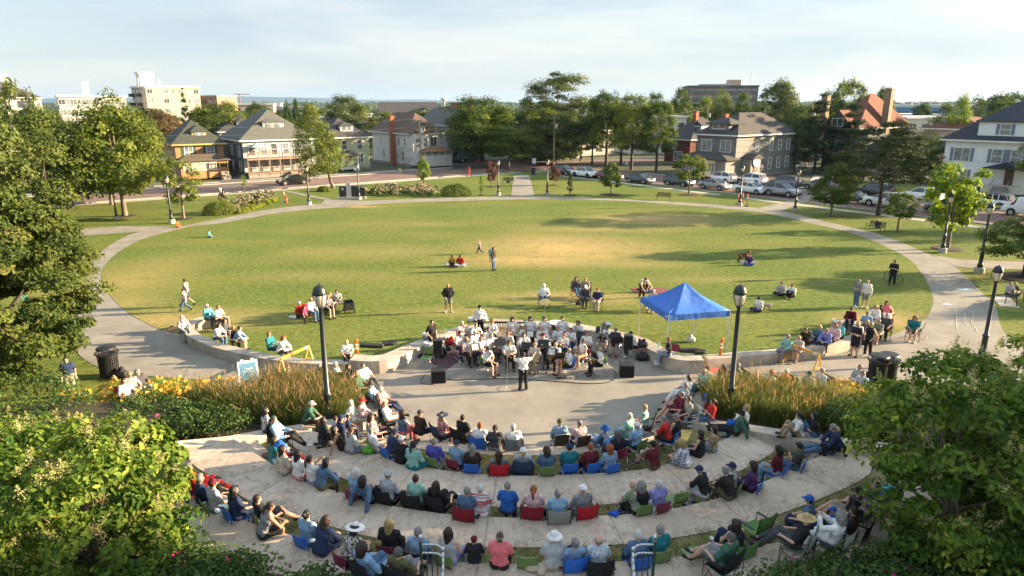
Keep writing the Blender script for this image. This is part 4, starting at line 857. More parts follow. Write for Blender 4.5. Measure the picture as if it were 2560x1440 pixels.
# houses on the right street, fronts facing left of the camera
THR=math.degrees(math.atan2(uR.y,uR.x))
TAU=siding('taupe_siding',(.185,.182,.165),5,.02); BRR=shingle('dark_brown_shingles',(.04,.035,.033),(.085,.075,.07))
t,w,d,h,rf=house('taupe_house','taupe two-storey house with front awnings and arched white door hood',(1737,436),THR,1834,17,333,3.3,TAU,BRR,ridge=6)
for x in (w*.26,w*.74): window(t,'F',x,h*.60,1.9,1.7,w,d,'double',GLASSC)
for x in (5.5,9.5,12.0,14.5): window(t,'R',x,h*.60,.8,1.6,w,d,'sash',GLASSC); window(t,'R',x,h*.16,.8,1.7,w,d,'sash',GLASSC)
mb=MB(); mb.box((w/2-.3,-1.4,1.5),(w+1.2,2.8,2.7)); mb.build('front_porch',TAU,t)
mb=MB(); mb.box((w/2-.3,-1.4,.35),(w+1.3,2.9,.7)); mb.build('porch_base',WH,t)
mb=MB(); hip(mb,-1,-2.9,w+.5,0,3.0,1.0,.3,w*.6); mb.build('porch_roof',BRR,t)
for x in (w*.2,w*.62): 
    window(t,'F',x,1.0,2.3,1.5,w,d,'quad',GLASSC,off=2.8)
    mb=MB(); mb.prism([(x-1.4,-3.6),(x+1.4,-3.6),(x+1.4,-2.8),(x-1.4,-2.8)],2.35,2.75); mb.build('awning',mat('cream_awning',(.55,.47,.30),.8),t)
mb=MB(); mb.box((w+.8,3.2,1.6),(1.6,2.6,2.6)); mb.build('entry',TAU,t); mb=MB(); gable(mb,w-.1,1.8,w+1.8,4.6,3.0,.8,.25,'x'); mb.build('entry_roof',BRR,t)
mb=MB(); mb.box((w+1.64,3.2,1.6),(.06,1.0,2.1)); mb.build('door',DOORM,t); mb=MB(); mb.lathe([(.9,0),(.9,.1)],(0,0,0),20); a=mb.build('door_hood',TRIM,t); a.location=(w+1.7,3.2,2.6); a.rotation_euler=(0,R(90),0)
mb=MB(); [mb.box((w+2.0+.3*i,3.2,.75-.17*i),(.35,1.5,.17)) for i in range(4)]; mb.build('front_steps',DOORM,t)
mb=MB(); mb.box((w*.5,1.7,h+1.1),(w*.5,2.6,1.1)); mb.build('dormer',TAU,t); window(t,'F',w*.5,h+.85,2.4,.75,w,d,'double',off=-.38); mb=MB(); hip(mb,w*.22,.3,w*.78,4,h+1.65,.9,.3,1); mb.build('dormer_roof',BRR,t)
chimney(rf,w*.1,6,h,h+2.9,.8)
# dark red brick house left of it
RB=mat('dark_red_brick',(.085,.025,.02),.9,col2=(.13,.045,.03),scale=5)
t,w,d,h,rf=house('brick_house','dark red brick house with charcoal roof behind the maples',(1660,408),THR,1722,13,345,4.0,RB,_mc['charcoal_shingles'],ridge=1)
window(t,'F',w*.3,h*.6,1.4,1.4,w,d,'double',GLASSC); window(t,'F',w*.55,h*.15,1.9,1.7,w,d,'double',GLASSC); window(t,'R',3,h*.6,1.,1.5,w,d,'double',GLASSC)
chimney(rf,w*.5,5,h+2,h+5.0,.8); dormer(t,w*.86,3.0,h+1.3,1.8,1.2,2,TRIM,_mc['charcoal_shingles'],'gable',1,.8)
# grey house glimpsed under the tallest tree
t,w,d,h,rf=house('grey_house','grey gabled house with orange brick chimney glimpsed under the tallest tree',(1402,388),THR,1440,12,325,2.6,siding('taupe_light',(.34,.31,.26),5,.02),BRR,rooft='gable',axis='y')
window(t,'F',w*.35,h*.55,.9,1.8,w,d,'sash',GLASSC); window(t,'F',w*.7,h*.55,.9,1.6,w,d,'sash'); window(t,'F',w*.5,h+.5,.6,.7,w,d,'sash',off=.42); window(t,'F',w*.5,h*.12,1.4,1.6,w,d,'double'); 
mb=MB(); mb.add([(-.35,-.42,h),(w+.35,-.42,h),(w/2,-.42,h+2.35)],[(0,1,2)]); mb.build('gable_face',_mc['taupe_light'],t); chimney(rf,-.45,1.5,0,h+2.6,.9,mat('orange_brick',(.42,.2,.10),.9,col2=(.5,.28,.15),scale=6))
# red roofed house with tall chimneys
RR=shingle('red_shingles',(.105,.035,.02),(.17,.06,.034))
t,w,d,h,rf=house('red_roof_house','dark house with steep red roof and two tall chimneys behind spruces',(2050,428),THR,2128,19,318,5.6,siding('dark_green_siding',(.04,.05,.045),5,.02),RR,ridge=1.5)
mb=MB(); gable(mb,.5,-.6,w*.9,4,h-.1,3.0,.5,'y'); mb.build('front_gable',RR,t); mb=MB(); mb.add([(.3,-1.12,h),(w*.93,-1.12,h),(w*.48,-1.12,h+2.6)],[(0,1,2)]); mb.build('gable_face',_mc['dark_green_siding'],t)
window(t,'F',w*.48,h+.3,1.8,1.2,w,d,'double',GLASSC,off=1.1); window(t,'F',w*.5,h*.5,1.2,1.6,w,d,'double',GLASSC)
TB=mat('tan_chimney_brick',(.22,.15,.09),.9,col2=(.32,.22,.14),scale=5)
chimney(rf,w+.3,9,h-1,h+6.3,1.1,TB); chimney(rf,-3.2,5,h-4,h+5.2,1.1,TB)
t,w,d,h,rf=house('small_house','small pink and red roofed house right of the tall chimneys',(2255,400),THR,2300,13,300,1.8,siding('pale_pink_siding',(.46,.36,.32),5,.02),RR,ridge=5,A=Vector((72,122,gz(72,122))),w=9,h=7.4)
window(t,'F',3,4.4,1.2,1.6,w,d,'double',GLASSC); window(t,'F',6.5,4.4,1.2,1.6,w,d,'double'); window(t,'R',5,4.4,1.2,1.6,w,d,'double')
# white clapboard house at the right
WHB=siding('bright_white_clapboard',(.80,.81,.82),5,.03); SHB=mat('slate_blue_shutter',(.16,.19,.25),.6); NAV=shingle('blue_black_shingles',(.022,.026,.036),(.05,.055,.07))
t,w,d,h,rf=house('white_house','bright white clapboard house with slate shutters and navy roof',(2347,468),THR,2640,15,346,5.2,WHB,NAV,ridge=5,over=.6)
for x,st in ((2.2,'double'),(6.4,'sash'),(8.6,'sash')): window(t,'F',x,h*.57,1.9 if st=='double' else 1.15,1.7,w,d,st,GLASSC,SHB)
window(t,'F',2.4,h*.14,1.5,1.7,w,d,'sash',GLASSC,SHB)
mb=MB(); mb.box((w*.60,1.6,h+1.25),(w*.66,3.2,2.4)); mb.build('dormer',WHB,t); mb=MB(); hip(mb,w*.27,.0,w*.93,6.5,h+2.45,2.4,.35,3); mb.build('dormer_roof',NAV,t); window(t,'F',w*.5,h+.75,1.1,1.3,w,d,'sash',GLASSC,SHB,off=.02)
mb=MB(); mb.box((w*.5,.2,h+.35),(.9,.35,.4)); mb.build('air_conditioner',TRIM,t)
mb=MB(); gable(mb,w*.42,-2.2,w*.78,0,3.2,.9,.3,'y'); mb.build('porch_roof',NAV,t); mb=MB(); [mb.box((x,-2.1,1.9),(.14,.14,2.7)) for x in (w*.43,w*.77)]; mb.box((w*.6,-1.1,.6),(w*.36,2.2,.9)); mb.build('porch',WH,t)
mb=MB(); mb.box((w*.6,-.05,2.1),(1.0,.08,2.1)); mb.build('door',DOORM,t); mb=MB(); [mb.box((w*.6,-2.4-.3*i,.95-.18*i),(1.7,.34,.18)) for i in range(5)]; mb.build('front_steps',FOUND,t)
mb=MB(); [mb.bar((w*.6+sx,-2.2,1.9),(w*.6+sx,-3.8,1.1),.08,.08) or mb.box((w*.6+sx,-3.8,.7),(.1,.1,1.1)) for sx in (-.9,.9)]; mb.build('stair_railing',WOODD,t)
# pale blue house at the centre left of the crossing
t,w,d,h,rf=house('grey_blue_house','narrow grey-blue house partly hidden behind the huge round tree',(1118,398),TH,1160,12,318,3.2,siding('grey_blue_siding',(.30,.35,.38),5,.02),_mc['grey_shingles'],A=Vector((-13,140,0)),w=9,h=7.3,rooft='gable',axis='y')
window(t,'F',2,4.4,1.,1.5,w,d); window(t,'F',6,4.4,1.,1.5,w,d); window(t,'F',2,1.2,1.,1.5,w,d)
t,w,d,h,rf=house('dormer_house','dark-roofed white house with single dormer behind the two left houses',(0,0),30,0,11,0,3.6,WH,_mc['charcoal_shingles'],A=Vector((-66,158,gz(-66,158))),w=10,h=5.6)
dormer(t,w*.5,1.2,h+.8,1.9,1.3,2,TRIM,_mc['charcoal_shingles'],'hip',1,.6)
t,w,d,h,rf=house('grey_house','brown shingled house with white dormer behind the round oaks',(0,0),-40,0,12,0,3.8,WH,BRR,A=Vector((0,150,0)),w=10,h=5.6)
dormer(t,w*.5,1.2,h+.8,2.0,1.4,2,TRIM,BRR,'gable',1,.8)
t,w,d,h,rf=house('blue_roof_house','small white house with bright blue roof seen among the maples',(0,0),-40,0,9,0,3.0,TRIM,mat('bright_blue_roof',(.03,.12,.38),.6),A=Vector((5.5,165,gz(8,165))),w=8,h=6.2,rooft='gable',axis='y')
# ---- larger buildings beyond
def block(name,label,px0,px1,Y,ty,by,m,roof,theta=0,depth=18,floors=4,cols=7,band=False,cat='apartment block',group=None,capm=None,sidecols=0,nw=1.6,nh=1.4,side=None):
    a=PD(px0,ty,Y); w=next((q/4 for q in range(8,700) if topx(a.x+math.cos(R(theta))*q/4,Y+math.sin(R(theta))*q/4,a.z)[0]>px1),40); z0=gz(a.x,Y); h=a.z-z0
    t=empty(name,(a.x,Y,z0),R(theta),label,cat,group)
    mb=MB(); mb.box((w/2,depth/2,h/2),(w,depth,h)); mb.build('wall',m,t); mb=MB(); mb.box((w/2,depth/2,h+.3),(w+.8,depth+.8,.6)); mb.build('roof_edge',roof,t)
    fh=3.0
    for f in range(floors):
        z=h-fh*(f+1)+1.0
        if band:
            mb=MB(); mb.box((w/2,-.06,z+.6),(w-1,.1,1.1)); mb.build('window_band',GLASSC,t); mb=MB(); mb.box((w+.06,depth/2,z+.6),(.1,depth-1,1.1)); mb.build('window_band',GLASSC,t); continue
        for c in range(cols):
            window(t,'F',w*(c+.5)/cols,z,nw*(1 if c%2==0 else .45),nh,w,depth,'double',GLASSC if (c+f)%3 else GLASS)
        for c in range(sidecols): 
            window(t,side,depth*(c+.5)/sidecols,z-.3,1.4,1.8,w,depth,'sash'); 
    return t,w,depth,h
TAN=mat('tan_concrete_block',(.44,.34,.24),.85,col2=(.50,.40,.30),scale=.3)
t,w,d,h=block('apartment_block','tan five-storey apartment block with white rooftop lift house',363,497,232,218,300,TAN,TRIM,theta=40,depth=20,floors=5,cols=7,sidecols=4,side='L')
mb=MB(); mb.box((w*.12,8,h+2.4),(4.2,5,4.4)); mb.box((w*.12,8,h+4.7),(5.0,5.8,.4)); mb.build('lift_house',TRIM,t)
for f in range(4):
    mb=MB(); [mb.box((-.7,d*(k+.5)/4,h-3*(f+1)+.6),(1.4,2.6,1.1)) for k in (1,3)]; mb.build('balcony',mat('dark_balcony_rail',(.05,.045,.045),.6),t)
mb=MB(); [mb.tube((x,4,h),(x,4,h+q),.08) for x,q in ((w*.07,3.5),(w*.30,2.6),(-1,3),(w*.34,2))]; mb.build('roof_antennas',TRIM,t)
t,w,d,h=block('apartment_block','long pale grey flats with white balconies left of the tan block',145,312,205,243,300,mat('pale_grey_render',(.42,.41,.39),.8),TRIM,theta=34,floors=3,cols=12)
mb=MB(); mb.box((w*.42,2,h+2.6),(1.6,1.6,3.6)); mb.build('sign_pillar',TRIM,t)
t,w,d,h,rf=house('hip_roof_flats','white block of flats with dark hip roof at the far left',(0,0),33,0,20,0,5.0,mat('white_render',(.60,.56,.50),.8),shingle('charcoal_b',(.07,.06,.055),(.11,.10,.09)),A=Vector((-140.5,149.5,gz(-140,150))),w=34,h=PD(100,243,168).z-gz(-140,150),cat='apartment block')
for k in range(8): 
    for z in (h-2.4,h-5.4): window(t,'F',w-3-k*4.2,z,1.5 if k%3 else 3.2,1.6,w,d,'double',GLASSC if k%2 else GLASS)
mb=MB(); mb.box((w*.72,12,h+4.0),(7,6,3.0)); mb.build('roof_box',TRIM,t)
t,w,d,h=block('office_block','long brown office block with window bands above the trees',1722,1897,330,217,260,mat('brown_precast',(.17,.13,.11),.8),mat('brown_cap',(.15,.12,.10),.8),theta=-8,depth=26,floors=4,band=True,cat='office building')
mb=MB(); mb.box((w*.70,12,h+1.6),(5.5,8,3.4)); mb.build('lift_house',TAN,t); mb=MB(); mb.box((w*.42,12,h+.9),(w*.45,12,1.0)); mb.build('roof_plant',mat('roof_metal',(.45,.50,.55),.5),t); mb=MB(); mb.tube((w*.93,8,h),(w*.93,8,h+6.5),.22); mb.build('flue',TRIM,t)
block('brick_block','low brown brick block with dark lettering right of centre horizon',1127,1178,260,260,270,mat('umber_brick',(.19,.10,.075),.85),mat('umber_cap',(.14,.08,.06),.85),floors=0,depth=20,cat='office building')
t,w,d,h=block('brick_block','lower brick wing left of the brown brick block',1090,1127,262,271,280,_mc['umber_brick'],_mc['umber_cap'],floors=1,cols=4,depth=16,cat='office building')
t,w,d,h,rf=house('gabled_hall','long hall with dark roof and two cream gables',(0,0),10,0,24,0,4.2,mat('cream_render',(.58,.50,.38),.8),_mc['charcoal_shingles'],A=Vector((PD(952,300,205).x,205,gz(-38,205))),w=PD(1095,300,205).x-PD(952,300,205).x,h=PD(1000,292,205).z-gz(-38,205),rooft='gable',cat='hall')
mb=MB(); gable(mb,w-9,-2,w+1,8,h-1,3.6,.5,'y'); mb.build('side_gable',_mc['charcoal_shingles'],t); mb=MB(); mb.add([(w-9,-2.55,h-1),(w+1,-2.55,h-1),(w-4,-2.55,h+2.1)],[(0,1,2)]); mb.box((w-4,-2.3,h/2-.5),(10,.3,h-1)); mb.build('gable_face',_mc['cream_render'],t)
r_=rnd(5)
bl=['white flat-roofed workshop','cream low warehouse','grey shed with pale roof','small white cottage','tan low office','pale blue warehouse roof']
spots=[(905,190,296,30,'cream flat-roofed building behind the lime house roof'),(830,215,288,22,'little white flat-roofed building left of the leaning tree'),(1030,250,290,26,'white low building left of the gabled hall'),(590,300,262,30,'tan low building under the far hills at left'),(700,330,268,24,'white shed among far trees above the porch house'),(640,420,259,28,'white far building below the construction crane'),(2330,300,270,60,'blue-roofed far warehouse at the right horizon'),(2400,330,264,70,'pale grey far warehouse roof at the right'),(2350,160,296,18,'white garden building beyond the pink house'),(1990,180,296,26,'low red brick building behind the taupe house'),(1650,170,294,14,'little white building behind the dark maples'),(512,245,241,9,'brown flat-topped building right of the tan block'),(2290,210,288,16,'orange sunlit low building behind the pine'),(1480,300,272,22,'far white building between the oaks')]
cols=[(.60,.52,.42),(.66,.62,.56),(.62,.6,.57),(.45,.36,.27),(.6,.58,.55),(.62,.6,.57),(.12,.28,.5),(.45,.46,.48),(.68,.62,.54),(.22,.07,.05),(.6,.57,.52),(.22,.15,.11),(.6,.34,.16),(.6,.57,.52)]
for (px,Y,ty,w,lb),c in zip(spots,cols):
    a=PD(px,ty,Y); z0=gz(a.x,Y); h=max(2.5,a.z-z0); t=empty('low_building',(a.x,Y,z0),R(r_.uniform(-15,15)),lb,'building','low buildings of the town')
    mb=MB(); mb.box((0,6,h/2),(w,12,h)); mb.build('wall',mat('render_%d'%int(c[0]*1000+c[2]*100),c,.8),t); mb=MB(); mb.box((0,6,h+.2),(w+.6,12.6,.4)); mb.build('roof',TRIM if c[0]>.3 else mat('dull_roof',(.25,.3,.36),.7),t)
    
    for k in range(5): mb=MB(); mb.box((-w/2+w*(k+.5)/5,-.04,h-1.8),(w/9,.06,1.1)); mb.build('window',GLASS,t)
p=PD(1110,250,1500); mb=MB(); z0=gz(0,1500); mb.lathe([(1.6,0),(1.6,p.z-z0-3),(7,p.z-z0-1),(7.5,p.z-z0+3),(5,p.z-z0+5.5),(.5,p.z-z0+6.5)],n=20); tag(mb.build('water_tower',TRIM,None,True,loc=(p.x,1500,z0)),'tiny white water tower on the horizon near the centre','water tower')
p=PD(600,262,900); mb=MB(); z0=gz(p.x,900); H_=CAM_H+11-z0; mb.bar((0,0,0),(0,0,H_),1.2,1.2); mb.bar((-6,0,H_),(14,0,H_),.8,.8); tag(mb.build('tower_crane',mat('crane_red',(.4,.14,.08),.6),loc=(p.x,900,z0)),'thin red construction crane standing on the left horizon','crane')
# ================================================================ poles and wires
def pole(label,px,by,ty,arms=1,x=None):
    p=P(px,by); top=PD(px,ty,p.y).z; t=empty('utility_pole',(p.x,p.y,0),R(-35),label,'utility pole'); mb=MB(); mb.tube((0,0,-.1),(0,0,top),.16,.10,8); mb.build('pole',mat('pole_wood',(.26,.20,.15),.9,col2=(.34,.27,.2),scale=4),t)
    mb=MB(); [mb.bar((-1.1,0,top-.5-.9*k),(1.1,0,top-.5-.9*k),.1,.1) for k in range(arms)]; mb.build('crossarm',_mc['pole_wood'],t); mb=MB(); mb.lathe([(.22,0),(.22,.8)],(.4,0,top-2.4),10); mb.build('transformer',mat('transformer_grey',(.35,.36,.37),.5),t); return Vector((p.x,p.y,top))
poles=[pole('tall wooden utility pole at the crossing below the tallest tree',1384,418,288,2),pole('pale utility pole before the white house with brick chimney',1052,425,296,1)]
Qa=Vector((-58,93,8.5)); 
pc=[pole('utility pole above the roof of the taupe house, left',1760,405,262,2),pole('utility pole above the roof of the taupe house, right',1900,410,272,1),pole('utility pole between taupe house and spruces',2015,415,256,1)]
def wire(label,a,b,sag,r=.018):
    mb=MB(); pts=[]
    for i in range(13):
        t=i/12; q=a.lerp(b,t); q.z-=sag*4*t*(1-t); pts.append(q)
    mb.path(pts,r,4); tag(mb.build('overhead_wire',mat('wire_black',(.10,.08,.07),.6)),label,'wire','overhead wires')
for k in range(3):
    o=Vector((0,0,-1.4*k)); wire('overhead wires running along the left street past the porch houses',Qa+o*.7,poles[1]+o,.7); wire('overhead wires running from the pale pole to the crossing',poles[1]+o,poles[0]+o*1.3-Vector((0,0,1.5)),.8)
    wire('overhead wires running from the crossing pole along the right street',poles[0]+o*1.2-Vector((0,0,2)),Vector((40,100,6.5))+o*.5,1.1,.02)
for k in range(2):
    o=Vector((0,0,-.7*k)); wire('overhead wires above the taupe house roof',pc[0]+o,pc[1]+o,.7); wire('overhead wires between the taupe house and spruces',pc[1]+o,pc[2]+o,.7); wire('overhead wires leaving the taupe house to the left',PD(1660,286,120)+o,pc[0]+o,.5); wire('overhead wires past the tall chimneys',pc[2]+o,PD(2140,268,130)+o,.8)
# ================================================================ CARS
TYRE=mat('tyre_rubber',(.012,.012,.012),.8); RIM=mat('alloy_rim',(.45,.46,.48),.35,.8); CGL=mat('car_glass',(.012,.016,.02),.06,spec=1.0); HEAD=mat('headlight_lens',(.62,.64,.66),.15,spec=1); TAIL=mat('tail_lamp',(.45,.02,.015),.25); BLKP=mat('black_plastic',(.015,.015,.016),.5)
CT={ # length,width, body side profile (x,z) from rear to front, cabin (x,z) profile
 'sedan':(4.6,1.8,[(-2.28,.45),(-2.3,.78),(-2.15,1.0),(-1.55,1.04),(1.0,.98),(1.9,.82),(2.2,.68),(2.3,.45),(2.25,.25),(-2.25,.25)],[(-1.75,1.0),(-1.05,1.40),(-.2,1.47),(.45,1.42),(1.25,.98)]),
 'suv':(4.6,1.88,[(-2.2,.45),(-2.28,.8),(-2.22,1.08),(-1.6,1.12),(1.0,1.10),(1.95,.98),(2.2,.82),(2.3,.5),(2.25,.32),(-2.2,.32)],[(-2.2,1.08),(-1.95,1.60),(-1.0,1.70),(.35,1.66),(1.2,1.10)]),
 'minivan':(5.1,1.95,[(-2.5,.45),(-2.55,.8),(-2.5,1.05),(-1.8,1.08),(1.3,1.05),(2.1,.95),(2.45,.75),(2.55,.5),(2.5,.3),(-2.5,.3)],[(-2.48,1.05),(-2.3,1.65),(-1.2,1.76),(.6,1.72),(1.75,1.02)]),
 'van':(5.4,2.0,[(-2.7,.5),(-2.72,1.2),(-2.68,1.9),(-2.5,2.0),(1.2,2.0),(1.5,1.2),(2.5,1.0),(2.7,.6),(2.65,.3),(-2.65,.3)],[(.6,1.2),(.7,1.92),(1.2,1.96),(1.5,1.9),(2.1,1.12)]),
 'pickup':(5.0,1.9,[(-2.45,.5),(-2.5,.8),(-2.48,1.10),(-1.0,1.10),(1.1,1.08),(2.0,.98),(2.4,.8),(2.5,.5),(2.4,.35),(-2.4,.35)],[(-1.35,1.08),(-.75,1.60),(0,1.68),(.6,1.64),(1.4,1.08)])}
def car(name,label,px,py,kind,col,th,flip=False,group='cars parked along the right street',z=0,cat='car'):
    p=P(px,py,z); Ln,Wd,bp,cp=CT[kind]; t=empty(name,(p.x,p.y,z),R(th+(180 if flip else 0)),label,cat,group)
    pm=mat('car_paint_%d_%d_%d'%tuple(int(c*1000) for c in col),col,.28,.25 if max(col)<.6 else 0,spec=.6,coat=.9)
    def loft(prof_,secs):
        mb=MB(); n=len(prof_); vs=[]
        for yy,sx,sz,zb in secs:
            for x,z_ in prof_: vs.append((x*sx,yy,zb+(z_-zb)*sz))
        fs=[]
        for k in range(len(secs)-1):
            for i in range(n): fs.append((k*n+i,k*n+(i+1)%n,(k+1)*n+(i+1)%n,(k+1)*n+i))
        fs+=[tuple(range(n))[::-1],tuple(range((len(secs)-1)*n,len(secs)*n))]; mb.add(vs,fs); return mb
    W2=Wd/2
    b=loft(bp,[(-W2,.955,.93,.5),(-W2*.96,.985,.98,.5),(-W2*.8,1,1,.5),(W2*.8,1,1,.5),(W2*.96,.985,.98,.5),(W2,.955,.93,.5)]).build('body',pm,t,True)
    zb=cp[0][1]
    loft(cp,[(-W2*.93,1,.02,zb),(-W2*.74,.93,.97,zb),(-W2*.60,.93,1,zb),(W2*.60,.93,1,zb),(W2*.74,.93,.97,zb),(W2*.93,1,.02,zb)]).build('glasshouse',CGL,t)
    # roof panel and pillars
    mb=MB(); r0=[q for q in cp[1:-1]]
    for (x0,z0),(x1,z1) in zip(r0,r0[1:]): mb.add([(x0*.93,-W2*.70,z0+.012),(x1*.93,-W2*.70,z1+.012),(x1*.93,W2*.70,z1+.012),(x0*.93,W2*.70,z0+.012)],[(0,1,2,3)])
    for s in (-1,1):
        for k in ([0,2] if kind!='minivan' else [0,1,2]):
            xm=[cp[0][0]*.9,cp[2][0],(cp[1][0]+cp[3][0])/2+.25][k]; zt=cp[2][1]*.985
            mb.bar((xm,s*W2*.915,zb),(xm*.96+ (0.35 if k==0 else 0),s*W2*.745,zt-.03),.10,.05)
        mb.bar((cp[-1][0],s*W2*.90,zb),(cp[-2][0]*.93,s*W2*.73,cp[-2][1]-.02),.07,.05)
        mb.bar((cp[1][0]*.93,s*W2*.74,cp[1][1]-.03),(cp[-2][0]*.93,s*W2*.74,cp[-2][1]-.03),.06,.06)
    mb.build('roof',pm,t)
    wr=.33 if kind=='sedan' else .37
    for fx in (-Ln*.29,Ln*.31):
        for s in (-1,1):
            mb=MB(); mb.tube((fx,s*(W2-.22),wr),(fx,s*(W2+.012),wr),wr,wr,20); wh=mb.build('wheel',TYRE,t); mb=MB(); mb.tube((fx,s*W2,wr),(fx,s*(W2+.03),wr),wr*.64,wr*.6,14); mb.build('rim',RIM if col!=(.8,.8,.78) or kind!='pickup' else TYRE,wh)
            mb=MB(); mb.tube((fx,s*(W2-.3),wr+.03),(fx,s*(W2+.004),wr+.03),wr*1.17,wr*1.17,20); mb.build('wheel_arch',BLKP,t)
    for s in (-1,1):
        mb=MB(); mb.box((Ln/2-.17,s*W2*.72,.74 if kind=='sedan' else .86),(.22,.42,.15)); mb.build('headlight',HEAD,t)
        mb=MB(); mb.box((-Ln/2+.10,s*W2*.80,.86 if kind=='sedan' else 1.02),(.16,.28,.24)); mb.build('tail_light',TAIL,t)
        mb=MB(); mb.box((cp[-1][0]-.25,s*(W2+.09),zb+.06),(.14,.2,.13)); mb.build('side_mirror',pm,t)
    mb=MB(); mb.box((Ln/2-.03,0,.42),(.1,Wd*.7,.2)); mb.build('grille',BLKP,t)
    if kind in('suv',): 
        mb=MB(); mb.box((0,0,.30),(Ln*.9,Wd*.99,.14)); mb.build('sill_cladding',BLKP,t)
    if kind=='pickup': mb=MB(); mb.box((-1.85,0,1.09),(1.0,1.5,.05)); mb.build('bed_cover',BLKP,t)
    return t
WHT=(.8,.8,.78)
car('parked_car','black sedan driving past the grey porch house',733,461,'sedan',(.012,.012,.014),TH,True,'cars on the left street')
for (nm,lb,px,py,k,c,fl) in [
 ('parked_car','black suv at the head of the row by the crossing',1411,437,'suv',(.02,.02,.022),False),('parked_pickup','white pickup with dark wheels near the crossing',1462,443,'pickup',WHT,False),
 ('parked_car','dark red car hidden behind the round bushy tree',1523,449,'sedan',(.16,.02,.015),False),('parked_car','dark grey sedan alone behind the lawn between two young trees',1600,457,'sedan',(.045,.05,.058),False),
 ('parked_car','dark green suv behind the airy young tree',1697,465,'suv',(.03,.04,.038),False),('parked_car','beige-grey old sedan left of the white sedan',1786,473,'sedan',(.25,.24,.22),False),
 ('parked_car','white sedan behind the lamp post with orange posts',1876,483,'sedan',WHT,False),('parked_car','silver suv with dark roof right of the white sedan',1954,490,'suv',(.27,.28,.29),False),
 ('parked_car','black sedan with bright grille beside the full green tree',2130,506,'sedan',(.012,.012,.014),False),('parked_car','white suv half hidden behind the pine trunk',2212,517,'suv',WHT,True),
 ('parked_car','grey-green suv behind the sunlit tree',2370,534,'suv',(.20,.21,.19),True),('parked_car','white suv with bicycle rack on the far side of the street',1803,457,'suv',WHT,True),
 ('parked_car','white hatchback on the far side behind the lamp post',1878,461,'suv',WHT,True),('parked_car','dark silver suv on the far side left of the second lamp',1962,468,'suv',(.12,.13,.14),True),
 ('parked_car','brown-grey car on the far side left of the full green tree',2050,474,'sedan',(.20,.16,.13),True),('parked_car','dark car on the far side behind the pine',2185,489,'suv',(.03,.035,.04),True),
 ('parked_car','white crossover on the far side right of the pine',2303,502,'suv',WHT,True),('parked_minivan','silver minivan before the steps of the white house',2468,519,'minivan',(.50,.52,.56),True),
 ('parked_car','black car parked close behind the dark young tree, far kerb',1742,452,'suv',(.03,.03,.033),True)]: car(nm,lb,px,py,k,c,THR,fl)
car('parked_van','white delivery van cut by the right edge of the picture',2580,542,'van',WHT,THR,True,cat='van')
car('parked_car','small dark car parked behind the white house sun porch',1137,406,'suv',(.03,.035,.04),20,False,'cars on the left street')
# ================================================================ FIGURES: one blended surface per body, grown from tapered limbs
def surf_nets(F,o,h):
    s=F<0; nx,ny,nz=F.shape
    c=[s[i:nx-1+i,j:ny-1+j,k:nz-1+k] for i in(0,1) for j in(0,1) for k in(0,1)]
    n=sum(q.astype(np.int8) for q in c); act=(n>0)&(n<8); idx=-np.ones(act.shape,int); A=np.argwhere(act); idx[act]=np.arange(len(A))
    P_=np.zeros((len(A),3)); W_=np.zeros(len(A)); co_=[(i,j,k) for i in(0,1) for j in(0,1) for k in(0,1)]
    V=[F[A[:,0]+i,A[:,1]+j,A[:,2]+k] for i,j,k in co_]
    for a in range(8):
        for b in range(a+1,8):
            if sum(x!=y for x,y in zip(co_[a],co_[b]))!=1: continue
            m=(V[a]<0)!=(V[b]<0); t=V[a]/(V[a]-V[b]+1e-12); q=np.array(co_[a])+(np.array(co_[b])-np.array(co_[a]))*t[:,None]; P_[m]+=q[m]; W_[m]+=1
    v=(A+P_/W_[:,None])*h+o; fs=[]
    for ax in range(3):
        lo=[slice(None)]*3; hi=[slice(None)]*3; lo[ax]=slice(0,-1); hi[ax]=slice(1,None)
        S0=s[tuple(lo)];S1=s[tuple(hi)]; E_=np.argwhere(S0!=S1); b_,c_=(ax+1)%3,(ax+2)%3
        ok=(E_[:,b_]>0)&(E_[:,c_]>0)&(E_[:,b_]<F.shape[b_]-1)&(E_[:,c_]<F.shape[c_]-1); E_=E_[ok]
        def g_(db,dc):
            q=E_.copy(); q[:,b_]-=db; q[:,c_]-=dc; return idx[q[:,0],q[:,1],q[:,2]]
        Q=np.stack([g_(1,1),g_(0,1),g_(0,0),g_(1,0)],1); inv=~S0[E_[:,0],E_[:,1],E_[:,2]]; Q[inv]=Q[inv][:,::-1]; fs.append(Q)
    return v,np.concatenate(fs)
